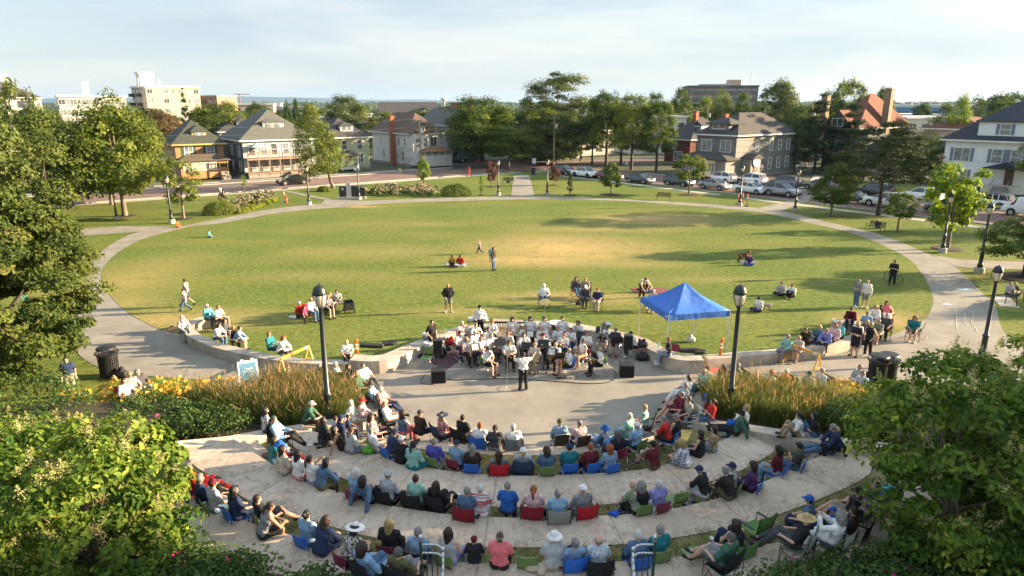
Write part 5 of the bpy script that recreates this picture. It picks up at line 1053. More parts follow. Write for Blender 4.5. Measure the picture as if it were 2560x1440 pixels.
def blob(name,caps,vox=.014,k=.018,cut=None,noise=0,seed=0,paint=None):
    a=np.array([c[0] for c in caps],float); b=np.array([c[1] for c in caps],float); r=max(max(c[2],c[3]) for c in caps)+.05
    lo=np.minimum(a,b).min(0)-r; hi=np.maximum(a,b).max(0)+r; n=np.ceil((hi-lo)/vox).astype(int)+1
    ax=[lo[i]+np.arange(n[i])*vox for i in range(3)]; F=np.full(tuple(n),9.,np.float32)
    for c in caps:
        p,q=np.array(c[0],float),np.array(c[1],float); sc=np.array(c[4] if len(c)>4 else (1,1,1),float); rr=max(c[2],c[3])/sc.min()+.06
        l=np.minimum(p,q)-rr; u=np.maximum(p,q)+rr; sl=tuple(slice(max(0,int((l[i]-lo[i])/vox)),min(n[i],int((u[i]-lo[i])/vox)+2)) for i in range(3))
        X,Y,Z=np.meshgrid(*[ax[i][sl[i]] for i in range(3)],indexing='ij'); d=(q-p)*sc; L2=(d**2).sum()+1e-9
        x,y,z=(X-p[0])*sc[0],(Y-p[1])*sc[1],(Z-p[2])*sc[2]; t=np.clip((x*d[0]+y*d[1]+z*d[2])/L2,0,1)
        D=np.sqrt((x-t*d[0])**2+(y-t*d[1])**2+(z-t*d[2])**2)-(c[2]+(c[3]-c[2])*t)
        G=F[sl]; h=np.clip(.5+.5*(G-D)/k,0,1); F[sl]=G*(1-h)+D*h-k*h*(1-h)
    if cut is not None or noise:
        X,Y,Z=np.meshgrid(*ax,indexing='ij')
        if cut is not None: F=np.maximum(F,cut(X,Y,Z))
        if noise: F=F+noise*(np.sin(X*31+seed)*np.sin(Y*27+seed*2)*np.sin(Z*23+seed)+.5*np.sin(X*70+Z*50)*np.sin(Y*61+Z*40))
    v,f=surf_nets(F,lo,vox); mi=None
    if paint is not None: mi=paint(v[f].mean(1))
    return np_mesh(name,v,f,None,mi,True)
V3=lambda *a: np.array(a,float)
def pose(lean,knees,ankles,toes,elb,wri,hipz=.11,tilt=0,wide=1.0,handdir=None):
    "local frame: faces +Y; origin under the hips"
    J={}; s=V3(0,math.sin(R(lean)),math.cos(R(lean))); hp=V3(0,0,hipz); J['hip']=hp; J['s']=s
    J['chest']=hp+.30*s; J['neck']=hp+.49*s; hd=V3(0,math.sin(R(tilt)),math.cos(R(tilt))); J['head']=hp+.49*s+.145*hd+V3(0,.015,0); J['hd']=hd; J['tilt']=tilt
    for i,sx in ((0,-1),(1,1)):
        J['h%d'%i]=hp+V3(sx*.085,0,-.01); J['k%d'%i]=V3(*knees[i]); J['a%d'%i]=V3(*ankles[i]); J['t%d'%i]=V3(*toes[i])
        J['s%d'%i]=hp+.435*s+V3(sx*.165,0,0); J['e%d'%i]=V3(*elb[i]); J['w%d'%i]=V3(*wri[i])
        d=J['w%d'%i]-J['e%d'%i]; J['d%d'%i]=d/np.linalg.norm(d) if handdir is None else V3(*handdir[i])
    J['top']=J['head'][2]+.118; J['wide']=wide; return J
def sym(l): return [(-l[0],l[1],l[2]),l]
def mir(x,y,z): return [(-x,y,z),(x,y,z)]
PO={
 'sw':pose(4,mir(.10,.43,.10),mir(.11,.44,-.35),mir(.13,.60,-.40),mir(.25,.10,.31),mir(.14,.33,.20)),
 'sf':pose(24,mir(.13,.42,.11),mir(.12,.40,-.34),mir(.14,.56,-.40),mir(.24,.36,.24),mir(.06,.50,.22),tilt=10),
 'sa':pose(-6,mir(.09,.43,.10),[(-.10,.46,-.35),(.04,.62,-.22)],[(-.12,.62,-.40),(.0,.78,-.24)],mir(.24,.05,.30),[(.10,.22,.36),(-.10,.24,.34)]),
 'sb':pose(-22,mir(.12,.42,.14),mir(.12,.55,-.33),mir(.14,.70,-.34),mir(.27,-.30,.28),mir(.28,-.40,.02)),
 'sk':pose(12,mir(.13,.38,.42),mir(.12,.55,.05),mir(.14,.70,.03),mir(.24,.22,.32),mir(.05,.42,.38)),
 'sx':pose(8,mir(.30,.30,.14),[(.12,.36,.05),(-.12,.28,.07)],[(.25,.38,.04),(-.25,.28,.05)],mir(.26,.10,.30),mir(.12,.28,.16)),
 'sl':pose(-14,mir(.10,.45,.13),mir(.14,.88,.05),mir(.16,.94,.18),mir(.24,-.28,.30),mir(.27,-.36,.02)),
 'rc':pose(-20,mir(.11,.40,.20),[(-.10,.74,-.22),(.03,.78,-.14)],[(-.12,.90,-.26),(.0,.94,-.16)],mir(.30,.02,.24),mir(.20,.25,.24),tilt=4),
 'ph':pose(-8,mir(.11,.42,.12),mir(.11,.48,-.33),mir(.13,.62,-.38),mir(.22,.22,.40),mir(.06,.34,.58)),
 'pc':pose(3,mir(.14,.42,.10),mir(.14,.44,-.35),mir(.16,.60,-.40),mir(.26,.13,.29),[(-.02,.30,.30),(.02,.33,.20)],tilt=6),
 'pf':pose(2,mir(.12,.42,.10),mir(.12,.44,-.35),mir(.14,.60,-.40),[(-.30,.16,.45),(.22,.20,.42)],[(-.20,.12,.62),(.03,.24,.58)]),
 'pt':pose(0,mir(.15,.42,.10),mir(.15,.44,-.35),mir(.17,.60,-.40),mir(.27,.16,.36),[(-.08,.32,.48),(.05,.44,.46)]),
 'gt':pose(6,mir(.14,.42,.12),mir(.14,.46,-.33),mir(.16,.62,-.38),[(-.30,.12,.32),(.32,.16,.34)],[(-.36,.32,.40),(.08,.28,.22)],tilt=10),
 'st':pose(1,mir(.10,.02,-.42),mir(.11,-.02,-.84),mir(.14,.14,-.89),mir(.25,-.02,.18),mir(.25,.06,-.06),hipz=0),
 'sc':pose(-1,mir(.11,.02,-.42),mir(.13,-.02,-.84),mir(.17,.14,-.89),mir(.24,.04,.17),[(.08,.20,.22),(-.10,.22,.20)],hipz=0),
 'sp':pose(0,mir(.11,.02,-.42),mir(.14,-.02,-.84),mir(.18,.13,-.89),mir(.30,-.05,.18),mir(.19,.10,.0),hipz=0),
 'wk':pose(5,[(-.09,.20,-.38),(.09,.04,-.42)],[(-.09,.30,-.80),(.09,-.34,-.72)],[(-.09,.46,-.80),(.09,-.26,-.84)],[(-.24,-.14,.18),(.24,.08,.17)],[(-.24,-.12,-.06),(.22,.28,.02)],hipz=0),
 'cd':pose(2,mir(.11,.02,-.42),mir(.13,-.02,-.84),mir(.16,.14,-.89),[(-.34,.20,.36),(.38,.14,.40)],[(-.30,.44,.42),(.52,.32,.52)],hipz=0),
 'bn':pose(58,mir(.11,.10,-.40),mir(.13,-.02,-.82),mir(.16,.14,-.87),mir(.24,.52,.0),mir(.12,.60,-.24),hipz=-.02,tilt=40),
 'kn':pose(8,mir(.12,.30,-.02),mir(.12,-.10,.05),mir(.13,-.22,.04),mir(.24,.16,.30),mir(.10,.34,.2),hipz=.22)}
for k_ in ('st','sc','sp','wk','cd','bn'):
    for q in list(PO[k_]):
        if isinstance(PO[k_][q],np.ndarray) and q not in('s','hd','d0','d1'): PO[k_][q]=PO[k_][q]+V3(0,0,.93)
    PO[k_]['top']=PO[k_]['head'][2]+.118
def body_caps(J,inf=0.0):
    w=J['wide']; s=J['s']; C=[]
    C.append((J['h0'],J['h1'],.108,.108,(1,1.12,1))); C.append((J['hip'],J['chest'],.120,.128,(1/1.18,1.22,1)))
    C.append((J['chest']+V3(-.07,0,.03),J['chest']+V3(.07,0,.03),.118,.118,(1,1.15,1))); C.append((J['s0']-V3(-.02,0,0),J['s1']-V3(.02,0,0),.064,.064))
    C.append((J['neck']-.05*s,J['head'],.056,.052)); h=J['head']; hd=J['hd']; f=V3(0,hd[2],-hd[1])
    C.append((h+.0*hd-f*.015,h+.035*hd-f*.005,.083,.080,(1.12,.98,1))); C.append((h+f*.028-.045*hd,h+f*.03-.03*hd,.048,.055)); C.append((h+f*.085-.012*hd,h+f*.096-.03*hd,.010,.014))
    for sx in(-1,1): C.append((h+V3(sx*.078,0,0)-.02*hd,h+V3(sx*.080,-.01,0)+.012*hd,.012,.015))
    for i in (0,1):
        C+= [(J['h%d'%i],J['k%d'%i],.088,.058),(J['k%d'%i],J['a%d'%i]*.5+J['k%d'%i]*.5+V3(0,-.012,0),.052,.055),(J['k%d'%i]*.5+J['a%d'%i]*.5+V3(0,-.012,0),J['a%d'%i],.054,.036),(J['a%d'%i],J['t%d'%i],.038,.03)]
        C+= [(J['s%d'%i],J['e%d'%i],.050,.038),(J['e%d'%i],J['w%d'%i],.038,.026)]
        d=J['d%d'%i]; w_=J['w%d'%i]; pl=w_+d*.075; C.append((w_,pl,.024,.030,(1,1,1)))
        u=np.cross(d,V3(0,0,1)); u=u/(np.linalg.norm(u)+1e-6); dn=V3(0,0,-1)
        for n,(o,l) in enumerate(((-.030,.068),(-.010,.078),(.010,.073),(.029,.058))): C.append((pl+u*o,pl+u*o*1.25+d*l*.75+dn*l*.45,.0105,.009))
        C.append((w_+d*.03-u*.02*(1 if i else -1),w_+d*.075-u*.055*(1 if i else -1)+dn*.02,.013,.010))
    return C
def paint_face(J):
    h=J['head'];hd=J['hd'];f=V3(0,hd[2],-hd[1])
    def fn(c):
        mi=np.zeros(len(c),int)
        for sx in(-1,1): mi[np.linalg.norm(c-(h+V3(sx*.031,0,0)+f*.078+.006*hd),axis=1)<.0125]=1
        mi[(np.abs(c-(h+f*.082-.056*hd))<[.024,.03,.008]).all(1)]=2
        return mi
    return fn
def seg(a,b,t): return a+(b-a)*t
def cloth_caps(J,what):
    C=[]; s=J['s']; i2=.020
    if what in('shirt','jacket','tank','hoodie'):
        e=.022 if what!='hoodie' else .034
        C.append((J['hip']+V3(0,0,.0),J['chest'],.122+e,.128+e,(1/1.18,1.22,1))); C.append((J['chest']+V3(-.07,0,.03),J['chest']+V3(.07,0,.03),.118+e,.118+e,(1,1.15,1))); C.append((J['h0']+V3(0,0,.03),J['h1']+V3(0,0,.03),.104+e,.104+e,(1,1.12,1)))
        C.append((J['s0'],J['s1'],.06+e*.8,.06+e*.8)) if what!='tank' else C.append((seg(J['s0'],J['s1'],.2),seg(J['s0'],J['s1'],.8),.078,.078))
        C.append((J['neck']-.05*s,J['neck']-.01*s,.066,.062))
        for i in(0,1):
            if what=='shirt': C.append((J['s%d'%i],seg(J['s%d'%i],J['e%d'%i],.72),.052+i2,.050+i2))
            if what in('jacket','hoodie'): C+= [(J['s%d'%i],J['e%d'%i],.052+i2,.044+i2),(J['e%d'%i],seg(J['e%d'%i],J['w%d'%i],.93),.044+i2,.032+i2)]
    elif what in('trousers','shorts'):
        C.append((J['h0'],J['h1'],.112+i2,.112+i2,(1,1.1,1))); t=1 if what=='trousers' else .86
        for i in(0,1):
            C.append((J['h%d'%i],seg(J['h%d'%i],J['k%d'%i],t),.092+i2,.060+i2+(.014 if t<1 else 0)))
            if t==1: C.append((J['k%d'%i],seg(J['k%d'%i],J['a%d'%i],.92),.058+i2,.040+i2*1.2))
    elif what=='skirt':
        C.append((J['h0'],J['h1'],.13,.13,(1,1.05,1))); C.append((J['h0'],seg(J['h0'],J['k0'],.8),.11,.12)); C.append((J['h1'],seg(J['h1'],J['k1'],.8),.11,.12)); m0=seg(J['h0'],J['k0'],.5);m1=seg(J['h1'],J['k1'],.5); C.append((m0,m1,.10,.10)); C.append((seg(J['h0'],J['k0'],.8),seg(J['h1'],J['k1'],.8),.09,.09))
    elif what=='shoes':
        for i in(0,1): C.append((J['a%d'%i]+V3(0,-.02,-.02),J['t%d'%i],.048,.042))
    return C
def hp_(k,caps,**kw): return blob('hair',caps,.013,.02,**kw)
_face=lambda X,Y,Z: np.minimum(Y-.052,.048-Z)*1.0   # open at the face
HA={}
def hair(k):
    if k in HA: return HA[k]
    sph=[((0,-.014,.005),(0,-.006,.04),.092,.090,(1.06,.95,1))]
    face=lambda X,Y,Z: np.minimum(Y-.038-.35*(Z-.0),.075-Z)
    if k=='short': m=blob('hair',sph,.012,.02,cut=lambda X,Y,Z:np.maximum(face(X,Y,Z),-Z-.045),noise=.003)
    elif k=='long': m=blob('hair',sph+[((0,-.05,.02),(0,-.075,-.22),.09,.065,(.85,1.25,1)),((-.07,-.01,0),(-.085,.0,-.15),.035,.03),((.07,-.01,0),(.085,.0,-.15),.035,.03)],.014,.03,cut=face,noise=.006)
    elif k=='bob': m=blob('hair',[((0,-.014,.0),(0,-.006,.04),.104,.098),((0,-.03,0),(0,-.04,-.09),.1,.085,(.9,1.1,1))],.013,.03,cut=face,noise=.005)
    elif k=='pony': m=blob('hair',sph+[((0,-.09,.03),(0,-.135,-.02),.03,.038),((0,-.135,-.02),(0,-.14,-.2),.038,.02)],.012,.015,cut=lambda X,Y,Z:np.where(Y<-.07,-1,np.maximum(face(X,Y,Z),-Z-.045)))
    elif k=='bun': m=blob('hair',sph+[((0,-.10,.06),(0,-.11,.06),.042,.04)],.012,.012,cut=lambda X,Y,Z:np.where(Y<-.07,-1,np.maximum(face(X,Y,Z),-Z-.045)))
    elif k=='curly': m=blob('hair',[((0,-.02,.0),(0,-.01,.04),.118,.11),((0,-.04,0),(0,-.05,-.10),.11,.10)],.013,.03,cut=face,noise=.014)
    elif k=='bald': m=blob('hair',sph,.012,.02,cut=lambda X,Y,Z:np.maximum(np.maximum(face(X,Y,Z),-Z-.045),np.maximum(Z-.02,Y-.0)))
    elif k=='hijab': m=blob('hair',[((0,-.014,.0),(0,-.006,.04),.106,.102),((0,-.01,-.06),(0,.0,-.18),.11,.15,(1,1.1,1))],.014,.04,cut=lambda X,Y,Z:np.minimum(Y-.06,np.minimum(.07-Z,Z+.09)))
    elif k=='cap': m=blob('cap',[((0,-.014,.03),(0,-.004,.045),.104,.098)],.012,.02,cut=lambda X,Y,Z:-Z+.025)
    elif k=='brim': m=blob('brim',[((0,.09,.030),(0,.125,.022),.07,.055,(1,1,6))],.009,.01)
    elif k=='hat': m=blob('hat',[((0,-.01,.04),(0,-.006,.075),.098,.085),((0,0,.03),(0,.001,.03),.21,.21,(1,1,11))],.012,.015)
    elif k=='bigc': m=blob('hat',[((0,-.01,.04),(0,-.006,.06),.11,.10),((0,0,.01),(0,.001,.03),.17,.15,(1,1,4.5))],.012,.02)
    elif k=='shades': m=blob('sunglasses',[((-.045,.083,.006),(-.02,.088,.005),.016,.016,(1,1.6,1)),((.02,.088,.005),(.045,.083,.006),.016,.016,(1,1.6,1)),((-.02,.09,.01),(.02,.09,.01),.005,.005)],.007,.006)
    HA[k]=m; return m
_pm={}
def pmesh(p,what):
    if (p,what) not in _pm:
        J=PO[p]
        if what=='body': m=blob('body',body_caps(J),.0135,.02,paint=paint_face(J))
        else: m=blob(what,cloth_caps(J,what),.016,.03,noise=.008 if what!='shoes' else 0,seed=len(_pm))
        _pm[p,what]=m
    return _pm[p,what]
COL={'white':(.78,.77,.75),'cream':(.58,.52,.42),'black':(.022,.022,.024),'grey':(.22,.22,.23),'lgrey':(.42,.43,.44),'dgrey':(.07,.07,.075),'navy':(.028,.042,.095),'blue':(.025,.12,.42),'lblue':(.25,.40,.58),'denim':(.085,.15,.25),'ldenim':(.22,.33,.46),'teal':(.02,.18,.21),'turq':(.10,.42,.48),'mint':(.28,.50,.42),'green':(.05,.13,.085),'sage':(.22,.26,.18),'olive':(.11,.11,.055),'red':(.50,.03,.025),'maroon':(.13,.018,.03),'coral':(.78,.17,.19),'pink':(.60,.24,.28),'lpink':(.62,.42,.42),'magenta':(.55,.04,.18),'purple':(.09,.035,.13),'lilac':(.25,.25,.55),'violet':(.10,.09,.38),'yellow':(.65,.34,.03),'orange':(.62,.16,.03),'brown':(.05,.032,.022),'tan':(.36,.26,.16),'khaki':(.30,.26,.19),'beige':(.42,.36,.29),
 'hblack':(.014,.012,.011),'hbrown':(.035,.018,.010),'hgrey':(.22,.21,.20),'hwhite':(.58,.56,.53),'hblond':(.38,.26,.11),'hred':(.28,.07,.02),'hdgrey':(.09,.088,.085),'lime':(.3,.45,.08),'straw':(.50,.36,.17),'floral':(.32,.12,.12),'plaid':(.36,.37,.40),'stripe':(.40,.22,.22),'check':(.40,.45,.52)}
def cloth(c):
    if c in('floral','plaid','stripe','check','bfloral','wfloral','gfloral'):
        k='cloth_'+c
        if k in _mc: return _mc[k]
        a,b,s,st={'floral':((.42,.02,.03),(.62,.45,.40),22,None),'plaid':((.06,.07,.12),(.62,.62,.62),40,(1,.2,1)),'stripe':((.40,.06,.05),(.55,.55,.58),9,(.02,.02,1.9)),'check':((.20,.27,.38),(.60,.62,.63),45,None),'bfloral':((.015,.015,.02),(.5,.45,.4),26,None),'wfloral':((.20,.22,.38),(.66,.65,.66),12,None),'gfloral':((.05,.22,.21),(.45,.52,.46),14,None)}[c]
        return mat(k,a,.85,col2=b,scale=s,stretch=st,contrast=(.46,.54),detail=2)
    v=COL[c]; return mat('cloth_'+c,tuple(x*.72 for x in v),.88,col2=v,scale=7,detail=3,spec=.2,bump=1.0,bscale=9)
SK={'l':mat('skin_light',(.50,.30,.21),.5,spec=.3),'m':mat('skin_tan',(.36,.20,.12),.5,spec=.3),'d':mat('skin_dark',(.10,.052,.033),.5,spec=.3)}
EYE=mat('eye_dark',(.03,.02,.018),.4); LIP=mat('lips',(.34,.12,.10),.5)
def hmat(c): 
    v=COL[c]; return mat('hair_'+c,tuple(x*.6 for x in v),.6,col2=v,scale=30,detail=3,stretch=(1,1,.25),bump=.4,bscale=60)
SHM={'white':mat('shoe_white',(.6,.6,.58),.6),'dark':mat('shoe_dark',(.02,.02,.022),.6)}
# ---------------------------------------------------------------- chairs
METAL=mat('chrome_tube',(.55,.55,.56),.25,.9); BLKM=mat('black_powder_coat',(.018,.018,.02),.45)
_ch={}
def chair_parts(kind):
    if kind in _ch: return _ch[kind]
    if kind=='plastic':
        def shell(rows,th=.012):
            mb=MB(); n=9; vs=[]
            for (y,z,w,bow) in rows:
                for i in range(n):
                    t=i/(n-1)*2-1; vs.append((t*w,y+bow*t*t,z+(0.012*t*t if abs(bow)<.01 else 0)))
            m=len(rows); b=len(vs); vs2=[(x,y-th,z-th*.5) for x,y,z in vs]; fs=[(r*n+i,r*n+i+1,(r+1)*n+i+1,(r+1)*n+i) for r in range(m-1) for i in range(n-1)]
            f2=[tuple(b+q for q in f[::-1]) for f in fs]; ed=[]
            for i in range(n-1): ed+= [(i+1,i,b+i,b+i+1),((m-1)*n+i,(m-1)*n+i+1,b+(m-1)*n+i+1,b+(m-1)*n+i)]
            for r in range(m-1): ed+= [(r*n,(r+1)*n,b+(r+1)*n,b+r*n),((r+1)*n+n-1,r*n+n-1,b+r*n+n-1,b+(r+1)*n+n-1)]
            mb.add(vs+vs2,fs+f2+ed); return mb
        seat=shell([(.29,.425,.21,0),(.27,.445,.225,0),(.1,.44,.23,0),(-.08,.435,.225,0),(-.16,.445,.21,0)]); back=shell([(-.215,.50,.215,.03),(-.235,.58,.225,.04),(-.255,.70,.225,.045),(-.275,.80,.215,.045),(-.283,.835,.19,.04)])
        fr=MB()
        for s in(-1,1): fr.path([(s*.235,-.27,.62),(s*.235,-.20,.43),(s*.235,.24,.42),(s*.25,.26,.02),(s*.25,-.30,.02),(s*.235,-.20,.41)],.011,6)
        fr.tube((-.24,.20,.415),(.24,.20,.415),.010)
        r=[('seat',seat.mesh('seat',smooth=True),'c'),('backrest',back.mesh('backrest',smooth=True),'c'),('frame',fr.mesh('frame',smooth=True),'m')]
    elif kind=='camp':
        seat=MB(); seat.add([(-.26,.24,.42),(.26,.24,.42),(.24,-.20,.36),(-.24,-.20,.36),(0,.02,.33),(-.26,.24,.405),(.26,.24,.405),(.24,-.20,.345),(-.24,-.20,.345),(0,.02,.315)],[(0,1,4),(1,2,4),(2,3,4),(3,0,4),(6,5,9),(7,6,9),(8,7,9),(5,8,9),(0,5,6,1),(2,7,8,3),(1,6,7,2),(3,8,5,0)])
        bk=MB(); n=7; vs=[]
        for y,z,w,b in ((-.20,.37,.24,.0),(-.27,.60,.27,.06),(-.33,.86,.29,.05),(-.335,.90,.27,.03)):
            for i in range(n): t=i/(n-1)*2-1; vs.append((t*w,y+b*(t*t-1),z+(.04*t*t if z>.8 else 0)))
        m=len(vs); vs+=[(x,y-.014,z) for x,y,z in vs]; fs=[(r*n+i,r*n+i+1,(r+1)*n+i+1,(r+1)*n+i) for r in range(3) for i in range(n-1)]; bk.add(vs,fs+[tuple(m+q for q in f[::-1]) for f in fs])
        ar=[]
        for s in(-1,1): q=MB(); q.box((s*.32,.02,.59),(.075,.46,.018)); ar.append(q)
        fr=MB()
        for s in(-1,1): fr.path([(s*.29,-.34,.88),(s*.27,-.22,.36)],.010,5); fr.tube((s*.30,-.28,.0),(s*.29,-.30,.60),.010,n=5); fr.tube((s*.31,.26,.0),(s*.31,.24,.60),.010,n=5); fr.tube((s*.30,-.26,.02),(s*.28,.26,.41),.008,n=5); fr.tube((s*.30,.26,.02),(s*.27,-.2,.37),.008,n=5)
        fr.tube((-.30,.26,.02),(.28,.24,.41),.008,n=5); fr.tube((.30,.26,.02),(-.28,.24,.41),.008,n=5); fr.tube((-.30,-.28,.02),(.26,-.20,.37),.008,n=5); fr.tube((.30,-.28,.02),(-.26,-.20,.37),.008,n=5)
        r=[('seat',seat.mesh('seat'),'c'),('backrest',bk.mesh('backrest',smooth=True),'c'),('armrest',ar[0].mesh('armrest'),'b'),('armrest',ar[1].mesh('armrest'),'b'),('frame',fr.mesh('frame'),'b')]
    else: # lawn chair: flat webbed back on a bent tube
        seat=MB(); seat.box((0,.04,.40),(.48,.44,.02)); bk=MB(); bk.box((0,-.27,.66),(.47,.02,.44),rx=R(12)); ar=[]; [ar.append(MB().box((s*.28,0,.62),(.05,.42,.02))) for s in(-1,1)]
        fr=MB(); 
        for s in(-1,1): fr.path([(s*.25,-.34,.90),(s*.25,-.20,.40),(s*.25,.26,.40)],.012,6); fr.path([(s*.28,.20,.62),(s*.28,.24,.02),(s*.28,-.30,.02),(s*.28,-.18,.62)],.012,6)
        fr.tube((-.25,-.34,.90),(.25,-.34,.90),.012)
        r=[('seat',seat.mesh('seat'),'c'),('backrest',bk.mesh('backrest'),'c'),('armrest',ar[0].mesh('armrest'),'m'),('armrest',ar[1].mesh('armrest'),'m'),('frame',fr.mesh('frame',smooth=True),'m')]
    _ch[kind]=r; return r
CC={'g':('plastic','green',(.12,.19,.055)),'b':('plastic','blue',(.015,.11,.45)),'m':('plastic','maroon',(.16,.015,.04)),'cb':('camp','blue',(.012,.07,.30)),'cn':('camp','navy',(.02,.04,.09)),'cr':('camp','red',(.42,.012,.02)),'ck':('camp','black',(.012,.012,.014)),'cg':('camp','grey',(.16,.17,.18)),'cd':('camp','dark red',(.22,.01,.02)),'ct':('camp','teal',(.03,.16,.20)),'cl':('camp','lime green',(.09,.20,.05)),'cs':('camp','sand grey',(.26,.26,.23)),'cp':('camp','lilac',(.35,.22,.35)),'lb':('lawn','brown',(.055,.03,.02)),'ln':('lawn','blue',(.01,.06,.28)),'lw':('lawn','patterned grey',(.30,.34,.30))}
CN={'plastic':('stacking_chair','stacking chair'),'camp':('camp_chair','folding camp chair'),'lawn':('lawn_chair','folding lawn chair')}
def chair(code,x,y,z,rz,tail,group=None):
    kind,cn,c=CC[code]; m=mat('chair_'+cn.replace(' ','_'),c,.45 if kind=='plastic' else .9,col2=tuple(q*1.15 for q in c),scale=3); nm,hum=CN[kind]
    t=empty(nm,(x,y,z),rz,' '.join((cn+' '+hum+' '+tail).split()[:16]),'chair',group or {'plastic':'plastic stacking chairs','camp':'folding camp chairs','lawn':'folding lawn chairs'}[kind])
    for n,me,w in chair_parts(kind): link(n,me,t,mats=[{'c':m,'m':METAL,'b':BLKM}[w]])
    return t
BAND=(.3,26.5)
LV={'0':0,'w':.47,'a':.45,'A':.42,'b':.9,'B':.87,'c':1.35,'C':1.32,'d':1.8,'p':.02,'L':.012}
VERB={'st':'standing','sc':'standing','sp':'standing','wk':'walking','cd':'standing','bn':'bending','kn':'kneeling'}
def person(hx,hy,z,po,ch,ang,top,slv,hr,hcol,bot,desc,sc=1.0,skin='l',shoe='dark',hat=None,face=BAND,group=None,cat='person'):
    J=PO[po]; seat=z; sh=.0
    if ch: seat=z+(.45 if CC[ch][0]=='plastic' else .41)
    zt=seat+J['top']*sc; p=P(hx,hy,zt)
    dx,dy=face[0]-p.x,face[1]-p.y; rz=math.atan2(dy,dx)-math.pi/2+R(ang+rnd(int(hx*3+hy)).uniform(-9,9))
    off=Matrix.Rotation(rz,3,'Z')@Vector((0,J['head'][1]*sc,0)); x,y=p.x-off.x,p.y-off.y
    r_=rnd(int(hx*7+hy)); wd=sc*r_.uniform(.97,1.07)
    o=link('person',pmesh(po,'body'),None,(x,y,seat),rz,[SK[skin],EYE,LIP]); o.scale=(wd,sc,sc)
    seated=po not in VERB; lb=(VERB.get(po,'seated')+' person with '+desc).split()[:16]; tag(o,' '.join(lb),cat,group)
    tk={'S':'shirt','L':'jacket','T':'tank','H':'hoodie'}[slv]; link({'shirt':'shirt','jacket':'long_sleeved_top','tank':'tank_top','hoodie':'hoodie'}[tk],pmesh(po,tk),o,mats=[cloth(top)])
    b=bot.split('-'); bk={'s':'shorts','k':'skirt'}.get(b[1] if len(b)>1 else '','trousers'); link(bk,pmesh(po,bk),o,mats=[cloth(b[0])]); link('shoes',pmesh(po,'shoes'),o,mats=[SHM[shoe]])
    M=Matrix.Translation(Vector(J['head']))@Matrix.Rotation(-R(J['tilt']),4,'X')@Matrix.Rotation(R(r_.uniform(-14,14)),4,'Z')
    def on(n,me,m): q=link(n,me,o,mats=[m]); q.matrix_local=M; return q
    if hr!='none': on('hair' if hr!='hijab' else 'headscarf',hair(hr),hmat(hcol) if hr!='hijab' else cloth(hcol))
    if hat:
        k,c=(hat+'-x').split('-')[:2]
        if k=='cap': q=on('cap',hair('cap'),cloth(c)); link('brim',hair('brim'),q,mats=[cloth(c)])
        elif k=='shades': on('sunglasses',hair('shades'),EYE)
        else: on('hat',hair({'hat':'hat','big':'bigc'}[k]),cloth(c))
    if ch: chair(ch,x,y,z,rz,('under the person with ' if not desc.startswith('in ') else 'under the person ')+desc)
    return o,x,y,rz
